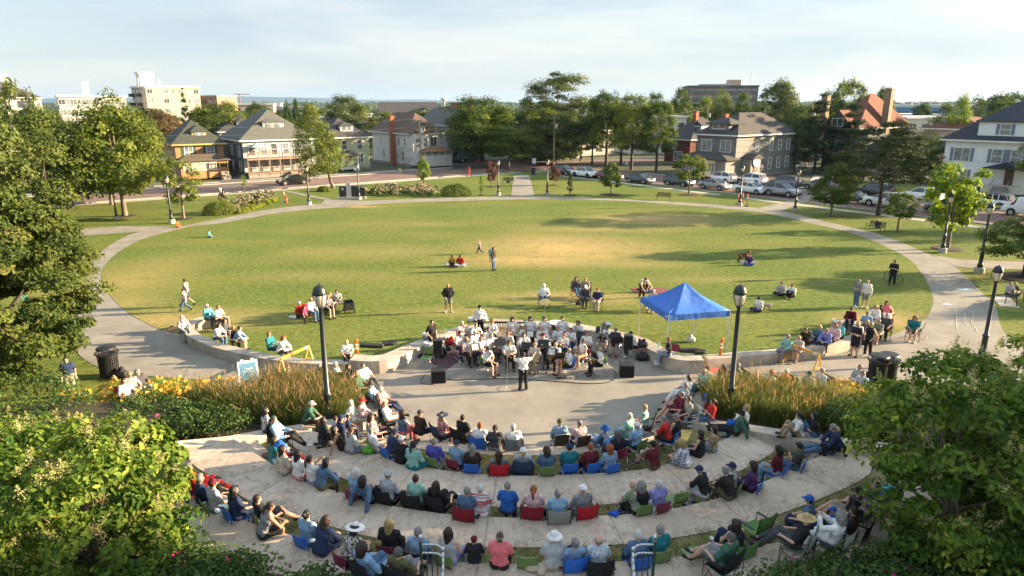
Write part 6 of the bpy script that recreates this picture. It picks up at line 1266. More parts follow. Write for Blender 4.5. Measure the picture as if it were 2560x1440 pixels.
# ================================================================ PEOPLE
# head x, head y (photo pixels of the crown of the head), level, pose, chair, turn, top colour+sleeve, hair, trousers, options : description
PEOPLE='''
663 1018 1.1 sw - -8 plaid L long hblack black : long black hair and white checked shirt on left side wall
684 1040 .95 rc ck -35 lblue L pony hdgrey black sh=white : light blue jacket stretching black-skirted legs to the right
778 1003 .75 sf - -20 green S bald hgrey brown hat=cap-lgrey : grey cap and dark green shirt holding a small camera
808 1042 b kn - -10 black L long hblack dgrey : long black hair in black kneeling beside the navy cap
838 1040 b sw - -15 lgrey S short hbrown denim sk=m sc=.8 : short dark hair and pale grey tee behind the navy cap
852 1038 b sx - -10 navy S short hbrown navy hat=cap-navy : navy cap and navy shirt amid the family at left
870 1037 b sw - -30 navy S bun hbrown navy sk=m sc=.7 : dark bun and phone, small, beside the navy cap
836 1065 b sb - -25 brown T long hblack black sk=m : black hair and bare shoulders propped on one arm
877 1000 w sl - -40 white L short hwhite beige : white hair and loose white blouse on the left wall corner
904 995 w sw - -30 lpink L short hblond brown hat=cap-red : bright red cap and pink jacket on the left wall corner
928 1036 .1 rc lw -30 floral S curly hbrown black : dark curls and red patterned dress resting bare feet
877 1067 b sx - -8 lgrey L pony hbrown grey : low ponytail and light grey cardigan on the second tier
927 1068 A rc g -25 white S short hgrey beige : cropped grey hair and white tee leaning right
987 1073 A sf b -20 navy S short hdgrey khaki-s hat=cap-navy : navy cap and navy polo bending to the right
1003 1090 b sx - 0 black H none - black hat=cap-white : white cap and black hoodie on the second tier
1034 1104 b sx - 0 mint L pony hblack teal hat=cap-black : black cap, ponytail and mint jacket on second tier
1085 1096 A sw g -10 violet L short hgrey lgrey : short grey hair and bright violet jumper
1007 1026 a sw - -5 denim T curly hbrown coral : brown curls, denim vest and salmon skirt on the front tier
1050 1026 a sx - -5 brown S none - black hat=cap-dgrey : dark cap and brown tee cross-legged on the front tier
1106 1031 0 sw cn -25 floral S long hblond floral hat=hat-navy : floppy blue hat, blond hair and red dress
1157 1037 0 sw ck -10 black S short hbrown black : short brown hair whose chair carries a black hoodie
1200 1056 0 sw cb 0 white S short hred white : cropped orange hair and white tee
1238 1063 a sw - 0 dgrey L pony hbrown grey : long low ponytail and ankle-length grey dress
1283 1060 0 sw cg 0 white L short hwhite black : very white hair beside a purple flask
1400 1048 0 sw lb 0 ldenim L none - black hat=cap-olive : olive cap and faded denim shirt
1449 1051 0 sw lb 0 lpink S bun hgrey black : greying bun and pale lace top
1514 1064 0 rc ln 15 denim L short hgrey ldenim hat=big-blue : blue knitted hat reading in a low chair
1574 1032 0 sw lw 20 mint L short hwhite turq : cropped white hair and mint cardigan
1612 1011 0 sw ck 25 gfloral S short hblond floral : pale curls and teal floral blouse
1593 1056 A sw g 10 lblue S none - navy hat=cap-white : white cap and pale blue shirt, navy jacket hung behind
1543 1077 A sw m 5 black L long hdgrey black : long steel grey hair and black top
1659 1040 A sf b 25 red S short hgrey brown-s : thinning grey hair and bright red tee
1691 1034 b sw - 10 black T none - khaki-s hat=cap-grey : grey beanie and black sleeveless top on the tier end
1141 1101 A sw m -10 ldenim S none - navy hat=cap-navy : navy cap and steel blue tee in the strip row
1181 1111 A sw b 5 brown S long hgrey black : long silver hair and dark brown top
1247 1127 A rc cr 0 grey L long hbrown dgrey : brown hair slumped between red armrests
1308 1120 A rc cn 0 lgrey S pony hblond denim hat=cap-white : white cap and blond ponytail beside a green blanket
1367 1117 A sw g 0 denim S curly hbrown denim : bushy brown curls and denim-blue blouse
1424 1110 A sw b 0 teal S short hbrown dgrey hat=cap-navy : navy cap and dark teal tee
1477 1109 A sw b 0 maroon L short hred black : bright orange hair and burgundy shirt
1525 1111 A sw b 5 ldenim L curly hred denim : auburn curls with a dark shoulder strap
1632 1103 b sk - 20 maroon S short hblack olive-s hat=cap-black : white visor band, dark maroon tee and khaki shorts
1703 1099 b sf - 25 wfloral S curly hblond plaid : loose light brown curls and white patterned tunic
1751 1075 b sw - 20 black T long hbrown black-k : very long dark hair and strapless black top
1785 1063 b sw - 20 tan S long hbrown ldenim : long brown hair and taupe tee beside a bright bag
1855 1026 .95 sl - 25 green L short hbrown black hat=cap-black : black cap and moss green jumper, legs stretched on steps
1866 1010 1.0 sa - 10 white H long hblond blue : white hairband and white printed sweatshirt on the wall
1783 996 w sa - 30 red S pony hbrown denim-s sh=white : scarlet tee under denim dungarees, legs crossed
1764 985 w st - 20 denim S short hblond magenta sc=.42 hat=hat-blue : blue sun hat, a toddler on the wall
1725 1011 0 sw lw 25 navy T short hblond navy-k sc=.68 : bare arms and navy dress, a small child
1723 990 0 sw lw 45 beige S short hdgrey maroon : dark bob, beige tee and maroon trousers
1705 979 0 rc cs 30 maroon S short hgrey maroon-s : shaggy grey hair slumped in a low chair
1715 957 0 rc cs 30 plaid S short hgrey khaki-s : grey hair and dark plaid shirt by the right planter
1722 938 0 rc ct 30 white S bob hbrown white : brown bob and white blouse by the right planter
1760 923 w sw - 25 mint S bun hblond black : pink headband, pale tee and black trousers on the wall end
1769 916 w sw - 35 white L short hbrown tan : white dress shirt hunched behind the pink headband
1809 912 0 sw ck 20 dgrey S long hbrown black : long chestnut hair above the feather grass
1846 908 0 sw ck 25 sage S short hgrey khaki : thin grey hair and sage tee right of the lamp
1929 925 0 sw ck 20 white S curly hred black : ginger curls and white collar above the grass
1967 923 0 sw ck 20 orange S short hwhite brown : fluffy white hair and rust top above the grass
2025 928 0 sw cs 25 lgrey S none - grey hat=cap-green : green cap and pale tee above the grass
2056 921 0 sw cn 25 check S short hgrey navy : blond-grey hair, blue checks, seen above the lilies
2151 912 0 sw ck 40 plaid S short hdgrey denim hat=shades : dark hair and plaid shirt nearer the litter bins
2158 928 0 sw cn 35 check S short hdgrey beige : greying hair and pale checked shirt before the litter bins
1998 1031 1.3 sk - 25 white S pony hblack tan : high ponytail and oversized white tee on right side wall
2036 1030 1.35 sk - 15 black S long hblack denim : extremely long black hair and black tee on right side wall
2083 1060 1.5 sf - 25 navy L short hgrey black : bald top and dark jacket behind the black sweater
2092 1066 1.35 sl - 35 black L bald hgrey denim : black sweater and jeans reclining on the steps
1946 1115 B sw b 15 maroon S curly hblack ldenim sk=m : black curls, crimson tee and pale jeans
2000 1106 B sa b 15 dgrey S short hblack denim sk=m : short black hair and slate tee, arms folded
1882 1154 B sw b 15 purple L curly hbrown black : brown curls and deep purple cardigan
1831 1157 B sw g 20 lgrey L short hgrey black hat=cap-navy : navy cap and two-tone baseball shirt
1814 1167 c sf - 15 black S short hgrey olive : grey crop and plain black tee on the third tier
1749 1165 c sf - 20 black S short hgrey lgrey hat=cap-navy : navy cap and black polo, arm on an empty chair
1647 1199 B sw m 0 lilac S short hwhite white : white crop and lilac tee with a white jacket behind
1604 1204 B sw g 0 black T curly hgrey black : round grey curls and black tank top
1581 1201 c sf - 25 sage S none - black : shaved head and sage tee on the third tier
1457 1213 B sw cr 0 grey S none - grey hat=cap-white : white head wrap and grey tee
1395 1224 B sw cs 0 lblue S short hgrey tan : round grey head and sky blue shirt
1334 1214 B sw cd 0 lpink S pony hred pink : flame red ponytail and pink blouse
1269 1205 c sw - 0 blue S short hgrey navy : plain royal blue tee on the third tier
1200 1210 c sw - 0 stripe S short hwhite white : red and white striped jumper on the third tier
1168 1218 B sw cd 0 denim L short hgrey dgrey : silver bob above a dark red camp chair
1090 1203 B rc ck -12 black S long hbrown black sh=white : chestnut hair and black tee, denim jacket behind
1039 1187 B sw ck 0 mint S short hbrown dgrey : short dark hair and plain pale teal tee
970 1177 B sx ck 0 lgrey L short hgrey black hat=cap-lgrey : pale cap and baggy light grey shirt
907 1191 c sb - -12 denim L curly hblack black : dark curls and denim jacket propped on both hands
890 1170 B sw m -8 lblue S curly hwhite navy : big white curls and light blue tee
705 1113 c sw - -8 cream L long hbrown beige : long brown hair and cream blouse on the third tier
744 1125 c sw - -8 white L long hblack floral-k : waist-long black hair and white blouse
773 1139 c ph - -8 white S pony hblack lilac-k sk=m : black ponytail, white tee and lilac skirt with phone
816 1146 c sf - -14 denim L long hblack olive : shoulder-length black hair and denim-blue tunic
698 1103 B rc g -25 maroon L none - maroon hat=big-blue : blue bucket hat and brick red shirt leaning right
686 1091 b sk - -20 teal S long hbrown denim : brown hair half hidden behind the blue bucket hat
499 1185 C sw ck -14 navy L bob hgrey denim : shaggy silver bob at the far left of the row
531 1198 C sw g -14 lgrey S short hbrown denim hat=cap-maroon : maroon cap and grey striped tee
584 1215 C sw b -14 navy S long hblack navy : long black hair, sunglasses and navy lace top
642 1237 C rc g -20 black S short hbrown black-s : short auburn hair and black tee, black sandals out
675 1255 d sf - -22 grey T pony hbrown black-s sk=m : curly brown ponytail and grey racerback top
766 1276 C sw b -14 ldenim L bun hblack denim : sleek black bun and chambray shirt
815 1291 d sf - -14 navy L curly hbrown navy : dark curls and navy dress on the topmost tier
887 1309 1.75 sf m -18 bfloral S bob hbrown black hat=hat-white : white sun hat with pink band and black floral top
905 1357 d rc ck -25 lblue L curly hbrown denim : tangled brown hair and sky blue cardigan
995 1369 d rc ck -20 olive S short hdgrey grey-s : grey-flecked hair and olive tee, bare knee raised
972 1297 C sw m -5 black L long hblond black : shaggy blond hair and black cardigan
1045 1319 C sw ck -5 ldenim S short hgrey black : close grey crop and dark strap over a blue tee
1121 1319 C sw g -8 lgrey T long hbrown lilac : very long brown curls and pale striped dress
1185 1341 d sw - 0 black H short hblack navy sc=.72 hat=cap-maroon : black hood with a red cap brim, a child
1250 1329 d sw - 0 coral S bald hgrey black sk=d : coral polo shirt and shaved head
1387 1330 d sw - 0 lgrey S none - beige hat=big-white : wide white sun hat and plain grey tee
1438 1346 C rc cb 0 ldenim L bun hgrey navy : grey knot of hair above a blue camp chair
1496 1338 C sw ck 0 check S bald hgrey black : pink bald head and small-checked shirt
1596 1325 C sw b 0 denim L short hwhite navy : thick white hair and embroidered denim jacket
1651 1314 C sa g 8 teal L short hgrey teal : ash brown hair and teal jumper
1840 1298 C sk cl 10 black T long hbrown navy sh=white : long brown hair hugging a navy jacket
1829 1333 d rc ck 20 green S short hdgrey grey-s : salt and pepper hair and grey-green tee
2024 1239 C sw ck 20 denim S short hbrown navy hat=cap-blue : royal blue cap filming with a phone on a stick
2018 1286 d rc cs 30 black S short hbrown dgrey hat=hat-straw : straw cowboy hat and black tee in a low chair
2102 1280 d ph cs 22 white L curly hgrey white : wavy grey-brown hair taking a phone picture
2148 1219 C rc ck 35 black S short hbrown khaki-s hat=cap-black : black cap, black tee and khaki shorts lying back
2084 1268 C sw cb 25 blue S none - blue sc=.75 hat=cap-blue : bright blue cap, a child between the adults
2135 1268 C sw ck 20 brown S short hbrown brown sc=.9 : light brown hair behind the phone picture taker
2192 1206 C rc cb 30 navy S short hgrey khaki-s : dark shirt half hidden by the blossoming tree
2235 1190 C rc cn 30 turq S short hbrown khaki : turquoise shirt half hidden by the blossoming tree
470 1158 C rc cr -30 red L bob hgrey red : red trousers at the leftmost end of the row
542 1192 C sw ck -14 black S none - black sc=.7 hat=cap-black : black cap, small, beyond the maroon cap
718 912 0 sw ck -15 beige S short hgrey beige : both hands raised to a pale head above the grass
798 909 0 sw ck -20 brown S short hgrey brown : grey head and brown top behind the left lamp
839 905 0 sw g -25 mint T short hwhite mint : white hair and mint sleeveless blouse above the grass
870 911 0 ph ck -25 black S bob hbrown black : brown bob shading the eyes with one hand
907 908 0 rc m -35 white S short hdgrey dgrey : short dark hair and white tee, legs crossed
892 928 0 rc ck -30 green S bald hgrey brown : balding head and bottle green polo
927 955 0 rc ck -30 lblue S none - denim hat=cap-dgrey : charcoal cap and pale blue tee by the planter corner
952 967 0 rc cs -35 floral S short hwhite navy : white hair and pale flowered blouse by planter corner
961 1003 0 rc ck -35 white S short hblond white : strawberry hair and white shirt in the outermost chair
323 930 L rc cr -40 beige S short hblond khaki hat=shades : pale hair looking through both hands near the litter bin
343 923 L rc ck -40 dgrey S bob hgrey sage : silver bob and dark vest near the litter bin
308 946 L rc cr -40 lgrey S short hbrown khaki hat=shades : dark hair and red headband, lowest by the litter bin
163 893 L st - -60 navy S short hblack beige : navy shirt and beige trousers under the oak
517 760 w2 sw - 0 turq L short hwhite dgrey hat=shades : white hair and turquoise jacket on the hook of the wall
545 763 w2 sw - 0 white S short hred dgrey hat=shades : auburn hair and white tee on the hook of the wall
455 789 w sw - -30 lgrey L hijab lpink grey : pink headscarf beside a child's pink bicycle
547 808 w sf - 10 white S long hbrown denim : long dark hair and white blouse leaning forward
561 797 w sw - 20 dgrey L bob hbrown denim : brown bob partly hidden behind the white blouse
583 816 w sf - -30 black T long hblond black : honey blond hair and black dress
598 815 w sf - 35 ldenim L short hbrown khaki : blue jacket with white and red shoulders, khaki trousers
672 830 w sa - 0 teal L short hred navy : teal jacket and auburn hair, legs crossed
709 840 w sf - 0 white H curly hred dgrey : white hoodie and ginger curls looking down
866 849 w sw - -60 white S none - black : bald head and white shirt alone near the orange post
460 697 L wk - 90 grey L short hblack dgrey-s face=x : grey jacket and shorts strolling left behind another walker
456 721 L wk - 90 lpink L short hblack denim sc=.82 face=x : pale pink top and jeans striding left in front
443 551 0 kn - 0 orange S short hblack red sc=.72 : orange top on the path beneath the far left lamp
522 575 L sx - 50 turq S short hblack denim sc=.75 : turquoise shirt all alone on the far left lawn
748 754 L sx - 0 red L short hwhite black : white hair and red top on the grass by the wagon
761 767 L st - 20 magenta S short hblond black sc=.56 : magenta top, a toddler near the left lamp
777 745 L sw cr 0 white L short hblond denim hat=cap-tan : straw cap and white shirt in a red chair
819 737 L sw ck 0 grey S short hblond black-s : blue-grey tee and black shorts right of the lamp
824 732 L sf ck 0 brown S long hblond brown : blond hair peeking behind the blue-grey tee
841 724 L sx - -30 lgrey S short hbrown grey sk=m : brown hair and pale tee sitting by the black wagon
1130 637 L sk - 0 yellow H short hblack black sk=d : mustard hoodie on a blanket in mid lawn
1150 637 L sx - -15 red S short hblack white sk=d : red tee and white trousers in mid lawn
1198 600 L wk - 90 lpink L hijab pink navy sc=.66 face=x : pink hood running across the lawn, a child
1227 619 L st - 0 turq S short hblack turq sc=.62 : turquoise clothes, a child holding hands on the lawn
1234 618 L st - 60 brown L long hblack denim : dark hair and brown top holding a child's hand
1120 709 L sp - 0 black H none - grey-s sh=white sk=m : black hoodie, pale shorts and white shoes
1360 710 L rc cn 0 white S short hwhite denim hat=cap-white : white visor in a high-backed navy chair on the lawn
1441 692 L rc cr 20 dgrey L long hbrown denim : long brown hair and charcoal jacket upper left of four
1464 694 L sw cs 0 tan S short hblond ldenim : tan tee upper right of the four lawn chairs
1464 713 L sw ck 0 dgrey L none - dgrey hat=cap-white : white cap and charcoal jumper lower left of four
1494 720 L sw ct 0 navy S short hred beige : navy tee and auburn hair lower right of four
1614 694 L bn - 30 cream S short hbrown brown : cream shirt stooping over the picnic blanket
1619 697 L sx - 20 black T short hred denim hat=shades : black top and sunglasses on the picnic blanket
1634 724 L sw ck 10 lgrey S short hwhite grey-s : white hair and grey tee on a red walker
1875 634 L sx - 20 purple S short hblack blue : purple tee petting a brown dog
1955 704 L sx - 0 lgrey S short hblack black : grey tee cross-legged, left of a pair on the lawn
1981 710 L sk - 10 white S short hblack black : white tee hugging knees, right of a pair
1898 742 L sx - 0 white S short hbrown navy hat=cap-black : black cap and white tee beside a small fluffy dog
2238 650 L sc - 10 black S short hblack black sk=m : black clothes astride a bicycle, arms folded
2148 698 L sc - -20 grey S short hgrey denim sh=white : grey tee and jeans talking to the white hoodie
2170 700 L st - 35 white H short hblond sage-s sh=white : white hoodie and grey shorts talking to the jeans wearer
2130 768 w2 sf - 30 maroon L pony hblack navy : maroon jumper and dark ponytail on the wall hook
2190 763 L sf ck 30 white L curly hblond lgrey : light blond waves and white cardigan in the chair group
2219 752 L rc ck 40 coral T long hbrown white : coral top under a white blanket at the chair group
2170 779 w sw - 35 lblue S short hgrey navy hat=cap-tan : tan cap and pale blue shirt inside the wall hook
2218 784 L sw cd 40 dgrey S short hgrey black : grey temples and charcoal tee in a dark red chair
2147 803 w sw - 30 white S short hblond lgrey : blond bob and white tee half hidden by the two standing
2168 799 w sw - 30 dgrey L bob hblond navy hat=shades : blond bob and dark top behind the black tank top
2198 798 w sf - 30 sage S short hgrey khaki-s : grey hair and sage tee, rightmost on the wall
2145 806 0 sc - 20 black S short hblond black-s : black shirt and shorts, hand at the chin
2179 806 0 sp - 15 black T short hblond black sh=white : black tank top, track pants and white trainers
2289 790 0 sw ck 50 teal S curly hred dgrey-s sh=white : copper curls and teal top sitting on a rollator
2101 803 w sw - 20 turq L short hgrey black : turquoise shirt and grey hair on the right wall
2089 809 w sw - 20 lpink L bob hred black : auburn bob and pale pink jumper on the right wall
2067 821 w sf - 20 lilac L short hgrey dgrey hat=cap-tan : lilac fleece and pale hat, one foot raised
2049 813 w sw - 20 denim L curly hblond navy : ash curls and dark blue jacket behind the lilac fleece
2022 825 w sw - 20 grey L bob hblack denim sc=.8 : little dark bob and grey jacket on the right wall
2015 820 w sf - 20 brown L short hbrown maroon : chocolate brown jumper on the right wall
1970 835 w sw - 15 mint L short hgrey grey : mint cardigan over a red top next to the barricade
1998 839 w sf - 20 lgrey L short hblond grey-s : ginger hair and pale grey cardigan next to the barricade
2528 704 L sw - 60 lgrey S short hgrey dgrey : grey tee at the near end of the right-hand bench
2540 705 L sf - 60 dgrey S none - khaki-s hat=cap-lime : neon green cap on the right-hand bench
2197 547 L sw - 20 navy L bald hgrey denim : navy jacket alone on the bench by the pine
1270 442 L sw - 30 dgrey L short hblack dgrey : dark suit on the distant bench beside the paved walk
2432 454 L sp - 0 white S short hgrey lgrey : white tee at the foot of the white house steps
2450 453 L st - -60 black S short hblack black : black clothes at the foot of the white house steps
1172 416 0 wk - 90 red S short hblack red face=x : bright red outfit on the far street
549 465 0 wk - 90 white L short hblack black face=x : pale top strolling on the left street
555 466 0 wk - 90 black S short hblack black face=x : dark clothes strolling on the left street
1672 843 .6 sw - -35 black S short hred ldenim sh=white : black top and pale jeans under the blue tent
2522 912 0 sw ck 40 maroon L none - maroon hat=cap-lgrey : maroon jacket glimpsed above the right blossoming tree
'''
BANDP='''
1199 763 L sp - 0 white L short hbrown black hat=cap-black : black cap and white shirt upright behind the drums
1079 800 0 sp - 10 black S short hbrown black : black shirt drumming at the left
1155 803 .02 pf m 0 white S short hwhite black : white hair playing a flute in the rear left row
1190 808 .02 pt m 0 white S short hgrey black : raised horn in the rear left row
1230 800 .02 pc b 0 white S short hred black hat=shades : red hair and sunglasses, rear row near the xylophone
1281 793 .05 sp - 0 white S curly hblack black : dark curls and white shirt by the xylophone
1326 791 .05 sp - 0 white S long hred black hat=cap-navy : long red hair and red bib
1361 791 .05 sp - 0 white S long hblond black hat=cap-dgrey : dark cap and blond ponytail below the raised cymbal
1406 791 .05 sp - 0 white S short hbrown black : tall, white shirt before the kettle drum
1221 818 0 pc m 0 white S short hbrown black hat=shades : sunglasses, third row, left of centre, clarinet
1150 828 0 pc m 10 white S short hbrown navy : brown hair at the left end of the second row
1187 826 0 pc g 5 white S short hwhite black hat=shades : white hair and sunglasses with clarinet, second row
1273 816 0 pf b 0 cream S short hblond black : fair hair and cream blouse, third row centre
1313 812 0 pt m 0 white S short hgrey black : grey hair and glasses with trumpet, third row
1356 815 0 pt m 0 white L bald hgrey black : bald head and trumpet, third row
1395 816 0 pc b 0 white S short hgrey black : grey-brown hair, third row right of centre
1445 802 0 pt m 0 white S bob hbrown black : glasses and dark bob with trombone, rear right
1507 806 0 pt b 15 white S bald hgrey black-s : silver tuba at the rear right
1539 819 0 gt b 20 navy S short hgrey black-s : dark shirt and electric guitar at the right
1427 820 0 pc b 0 white S short hbrown navy : dark hair with clarinet left of the red-haired one
1467 829 0 pc m 10 white S pony hred black : ginger ponytail behind the white tank top
1166 842 0 pc m 15 white T long hblond black : sleeveless white blouse with clarinet, front left
1202 841 0 pc g 10 white S pony hred purple : auburn hair and oboe, second chair from the front left
1228 834 0 pc m 5 white S short hblond black : sandy hair with clarinet, second row
1270 828 0 pc b 0 cream L short hred black hat=shades : ginger hair, second row centre
1310 831 0 pt m 0 white L short hblack black : white shirt with a maroon sash, second row centre
1358 833 0 pt m 0 white L none - black hat=cap-maroon : maroon cap, second row right of centre
1410 833 0 pt b -5 white S short hred black : ginger hair with saxophone, second row right
1220 866 0 pc g 30 white S short hgrey black-s hat=cap-dgrey : dark cap and black shorts in the front left chair
1273 851 0 pc m 0 white S short hblack black hat=shades : clarinet facing the conductor directly
1337 857 0 sw m -15 cream S short hblond tan : blond bob and cream tee, front row, by the conductor
1389 856 0 pt m -10 white L bald hgrey black : white hair and rolled sleeves, front row
1423 870 0 pt b -35 white S none - black-s : bald head and shorts in the blue chair, front right
1457 847 0 sw m -15 white T bun hblack tan sk=m : white tank top, hair tied up, front right
1501 867 0 pt g -45 white S none - black hat=shades : bald head and sunglasses, outermost at the front right
1577 828 0 sf m -30 white S short hbrown black sh=white : partly hidden behind the right loudspeaker
'''
def run(txt,face,grp):
    for ln in txt.strip().split('\n'):
        a,desc=ln.split(' : '); f=a.split(); o={q.split('=')[0]:q.split('=')[1] for q in f[11:]}
        hx,hy,lv,po,ch,ang,top,slv,hr=f[:9]
        hc,bot=f[9],f[10]
        z=.55 if lv=='w2' else LV[lv] if lv in LV else float(lv)
        if hr=='none' and hc!='-': hc='-'
        fc=face
        if o.get('face')=='x': fc=(1e5,50)
        person(float(hx),float(hy),z,po,None if ch=='-' else ch,float(ang)+(90 if o.get('face')=='x' else 0),top,slv,hr,hc,bot,desc,float(o.get('sc',1)),o.get('sk','l'),o.get('sh','dark'),o.get('hat'),fc,grp)
run(PEOPLE,BAND,'audience of the open-air concert')
run(BANDP,(.45,24.8),'musicians of the band')
o,x,y,rz=person(1308,880,0,'cd',None,0,'white','S','short','hblack','black','both arms raised, conducting the band, seen from behind',1.0,'m','dark',None,(.3,30),None)
# ================================================================ STREET FURNITURE
LAMPB=mat('lamp_dark_green_paint',(.012,.02,.02),.4,spec=.5); LGLASS=mat('frosted_lamp_glass',(.72,.60,.40),.35,col2=(.80,.70,.52),scale=3)
def lamp(label,px,py,top,z=0,base=True,arm=False):
    p=P(px,py,z); H=PD(px,top,p.y).z-z; t=empty('street_lamp',(p.x,p.y,z),0,label,'street lamp','black post lamps of the park'); k=H/5.2; lk=.9
    if base: mb=MB(); mb.lathe([(.30*k+.05,-.1),(.30*k+.05,.38*k),(.26*k+.04,.42*k)],n=20); mb.build('concrete_base',M_CONC,t); b=.40*k
    else: b=0
    mb=MB(); mb.lathe([(.20*k,b),(.20*k,b+.25*k),(.15*k,b+.32*k),(.135*k,b+1.0*k),(.16*k,b+1.03*k),(.16*k,b+1.10*k),(.10*k,b+1.16*k),(.085*k,4.1*k),(.06*k,4.3*k),(.11*k,4.34*k),(.10*k,4.40*k)],n=14); mb.build('post',LAMPB,t,True)
    mb=MB(); mb.lathe([(.12*k,4.40*k),(.17*k,4.52*k),(.215*k,4.72*k),(.228*k,4.88*k)],n=16); mb.build('lantern_glass',LGLASS,t,True)
    mb=MB(); mb.lathe([(.25*k,4.85*k),(.255*k,4.90*k),(.235*k,4.95*k),(.222*k,5.02*k),(.185*k,5.10*k),(.14*k,5.15*k),(.09*k,5.18*k),(.02*k,5.2*k),(.015*k,5.27*k)],n=18); mb.build('lantern_cap',LAMPB,t,True)
    mb=MB()
    for i in range(6):
        a=i*math.pi/3+.3; c,s=math.cos(a),math.sin(a); mb.path([(c*r*k,s*r*k,h*k) for r,h in ((.12,4.38),(.185,4.50),(.238,4.72),(.25,4.90))],.012*k,5)
    mb.build('lantern_cage',LAMPB,t)
for a in [('tall black lamp rising from the left feather grass planter',823,1052,712,.33,False),('tall black lamp rising from the right feather grass planter',1823,1033,712,.33,False),('black lamp nearest the right edge behind the blossoming tree',2452,905,664,0,True),('black lamp on concrete foot where the side path branches right',2447,682,508,0,True),('black lamp before the sunlit tree at the right',2355,631,483,0,True),('black lamp left of the fork toward the right street',1987,528,423,0,True),('black lamp with orange marker posts at its foot',1849,514,413,0,True),('black lamp at the right side of the paved walk',1368,488,398,0,True),('black lamp at the left side of the paved walk',1246,488,400,0,True),('black lamp standing before the dark stone sign',898,499,407,0,True),('black lamp right of the red hydrant',773,512,413,0,True),('black lamp beside the small airy tree',430,558,438,0,True),('black lamp at the far left near the broad maple',292,548,454,0,True)]: lamp(*a)
def bench(label,px,py,rz):
    p=P(px,py); t=empty('park_bench',(p.x,p.y,.01),rz,label,'bench','black metal park benches')
    mb=MB(); [mb.box((0,-.16+.07*i,.44),(1.7,.045,.02)) for i in range(7)]; mb.build('seat',BLKM,t)
    mb=MB(); [mb.box((0,-.24-.02*i,.52+.07*i),(1.7,.02,.045)) for i in range(6)]; mb.build('backrest',BLKM,t)
    for s in(-1,1):
        mb=MB(); mb.path([(s*.82,.28,0),(s*.82,.27,.62),(s*.82,-.22,.64),(s*.82,-.36,.93)],.025,6); mb.path([(s*.82,-.22,.64),(s*.82,-.30,0)],.025,6); mb.build('side_frame',BLKM,t)
def face_to(px,py,tx=0,ty=50):
    p=P(px,py); return math.atan2(ty-p.y,tx-p.x)-math.pi/2
bench('empty black bench on the lawn strip behind the path, right of centre',1658,500,face_to(1658,500)); bench('black bench by the pine with one person at its right end',2187,578,face_to(2187,578)); bench('black bench near the right edge carrying two people',2535,757,face_to(2535,757,20,50)); bench('distant black bench left of the paved walk',1271,459,face_to(1271,459))
sheet('bench_pad',[P(2478,742),P(2520,738),P(2550,770),P(2500,765)],.009,M_WALK)
def bin_(label,px,py,z=.0,lid=True,k=1.0):
    p=P(px,py,z); t=empty('litter_bin',(p.x,p.y,z),0,label,'litter bin','black slatted litter bins'); mb=MB()
    mb.lathe([(.30,.02),(.33,.08),(.30,.1),(.31,.85),(.33,.88)],n=20); t1=mb.build('liner',mat('bin_black',(.01,.01,.011),.5),t,True); mb=MB()
    for i in range(26):
        a=i*math.tau/26; c,s=math.cos(a),math.sin(a); mb.bar((c*.33,s*.33,.08),(c*.345,s*.345,.88),.05,.012); mb.bar((c*.345,s*.345,.88),(c*.43,s*.43,.98),.05,.012)
    mb.build('slats',BLKM,t); mb=MB(); mb.lathe([(.36,.84),(.36,.90)],n=20); mb.lathe([(.43,.96),(.43,.99),(.40,.99)],n=20,cap=False); mb.build('rings',BLKM,t)
    if lid: mb=MB(); mb.lathe([(.36,1.14),(.33,1.19),(.05,1.22)],n=20); [mb.tube((c*.3,s*.3,.9),(c*.3,s*.3,1.15),.012) for c,s in((1,0),(-1,0),(0,1),(0,-1))]; mb.build('lid',BLKM,t)
    t.scale=(k,)*3
bin_('black slatted litter bin on the left grass beside reclining listeners',276,940,0,True,1.12); bin_('black slatted litter bin with lid, left of the right-hand pair',2190,958,0,True,1.08); bin_('black slatted litter bin, right of the right-hand pair',2214,955,0,True,1.08)
p=P(1333,437); mb=MB(); mb.box((0,0,.5),(.6,.6,1.0),taper=1.08); mb.box((0,0,1.1),(.72,.72,.18)); tag(mb.build('litter_bin',mat('bin_grey',(.03,.03,.035),.6),loc=p),'small grey bin at the end of the paved walk','litter bin')
# orange posts, cone, barricades
ORG=mat('traffic_orange',(.72,.13,.02),.5); WREF=mat('reflective_white',(.75,.74,.72),.4); YEL=mat('barricade_yellow',(.58,.34,.03),.5,col2=(.50,.29,.04),scale=3); RREF=mat('reflective_red',(.6,.07,.03),.4)
def post(label,px,py,k=1,tilt=0):
    p=P(px,py); t=empty('marker_post',(p.x,p.y,.01),0,label,'marker post','orange marker posts'); t.rotation_euler=(0,tilt,0); t.scale=(k,)*3
    mb=MB(); mb.lathe([(.05,.03),(.05,1.05),(.065,1.07),(.065,1.13),(.03,1.16)],n=12); mb.build('tube',ORG,t,True); mb=MB(); mb.lathe([(.053,.72),(.053,.80)],n=12); mb.build('reflective_band',WREF,t); mb=MB(); mb.lathe([(.053,.87),(.053,.95)],n=12); mb.build('reflective_band',WREF,t); mb=MB(); mb.lathe([(.2,0),(.2,.04),(.08,.07)],n=10); mb.build('rubber_base',BLKP,t)
post('orange marker post leaning by the left band wall',895,913,1.08); post('orange marker post by the right end of the band wall',1797,911,1.08,R(3)); post('orange marker post left of the lamp at the fork',1845,509,1.1); post('orange marker post right of the lamp at the fork',1856,508,1.1); post('orange marker post nearest the path fork',1867,516,1.25); post('slanted orange stake beside the red hydrant',716,505,1.25,R(-12))
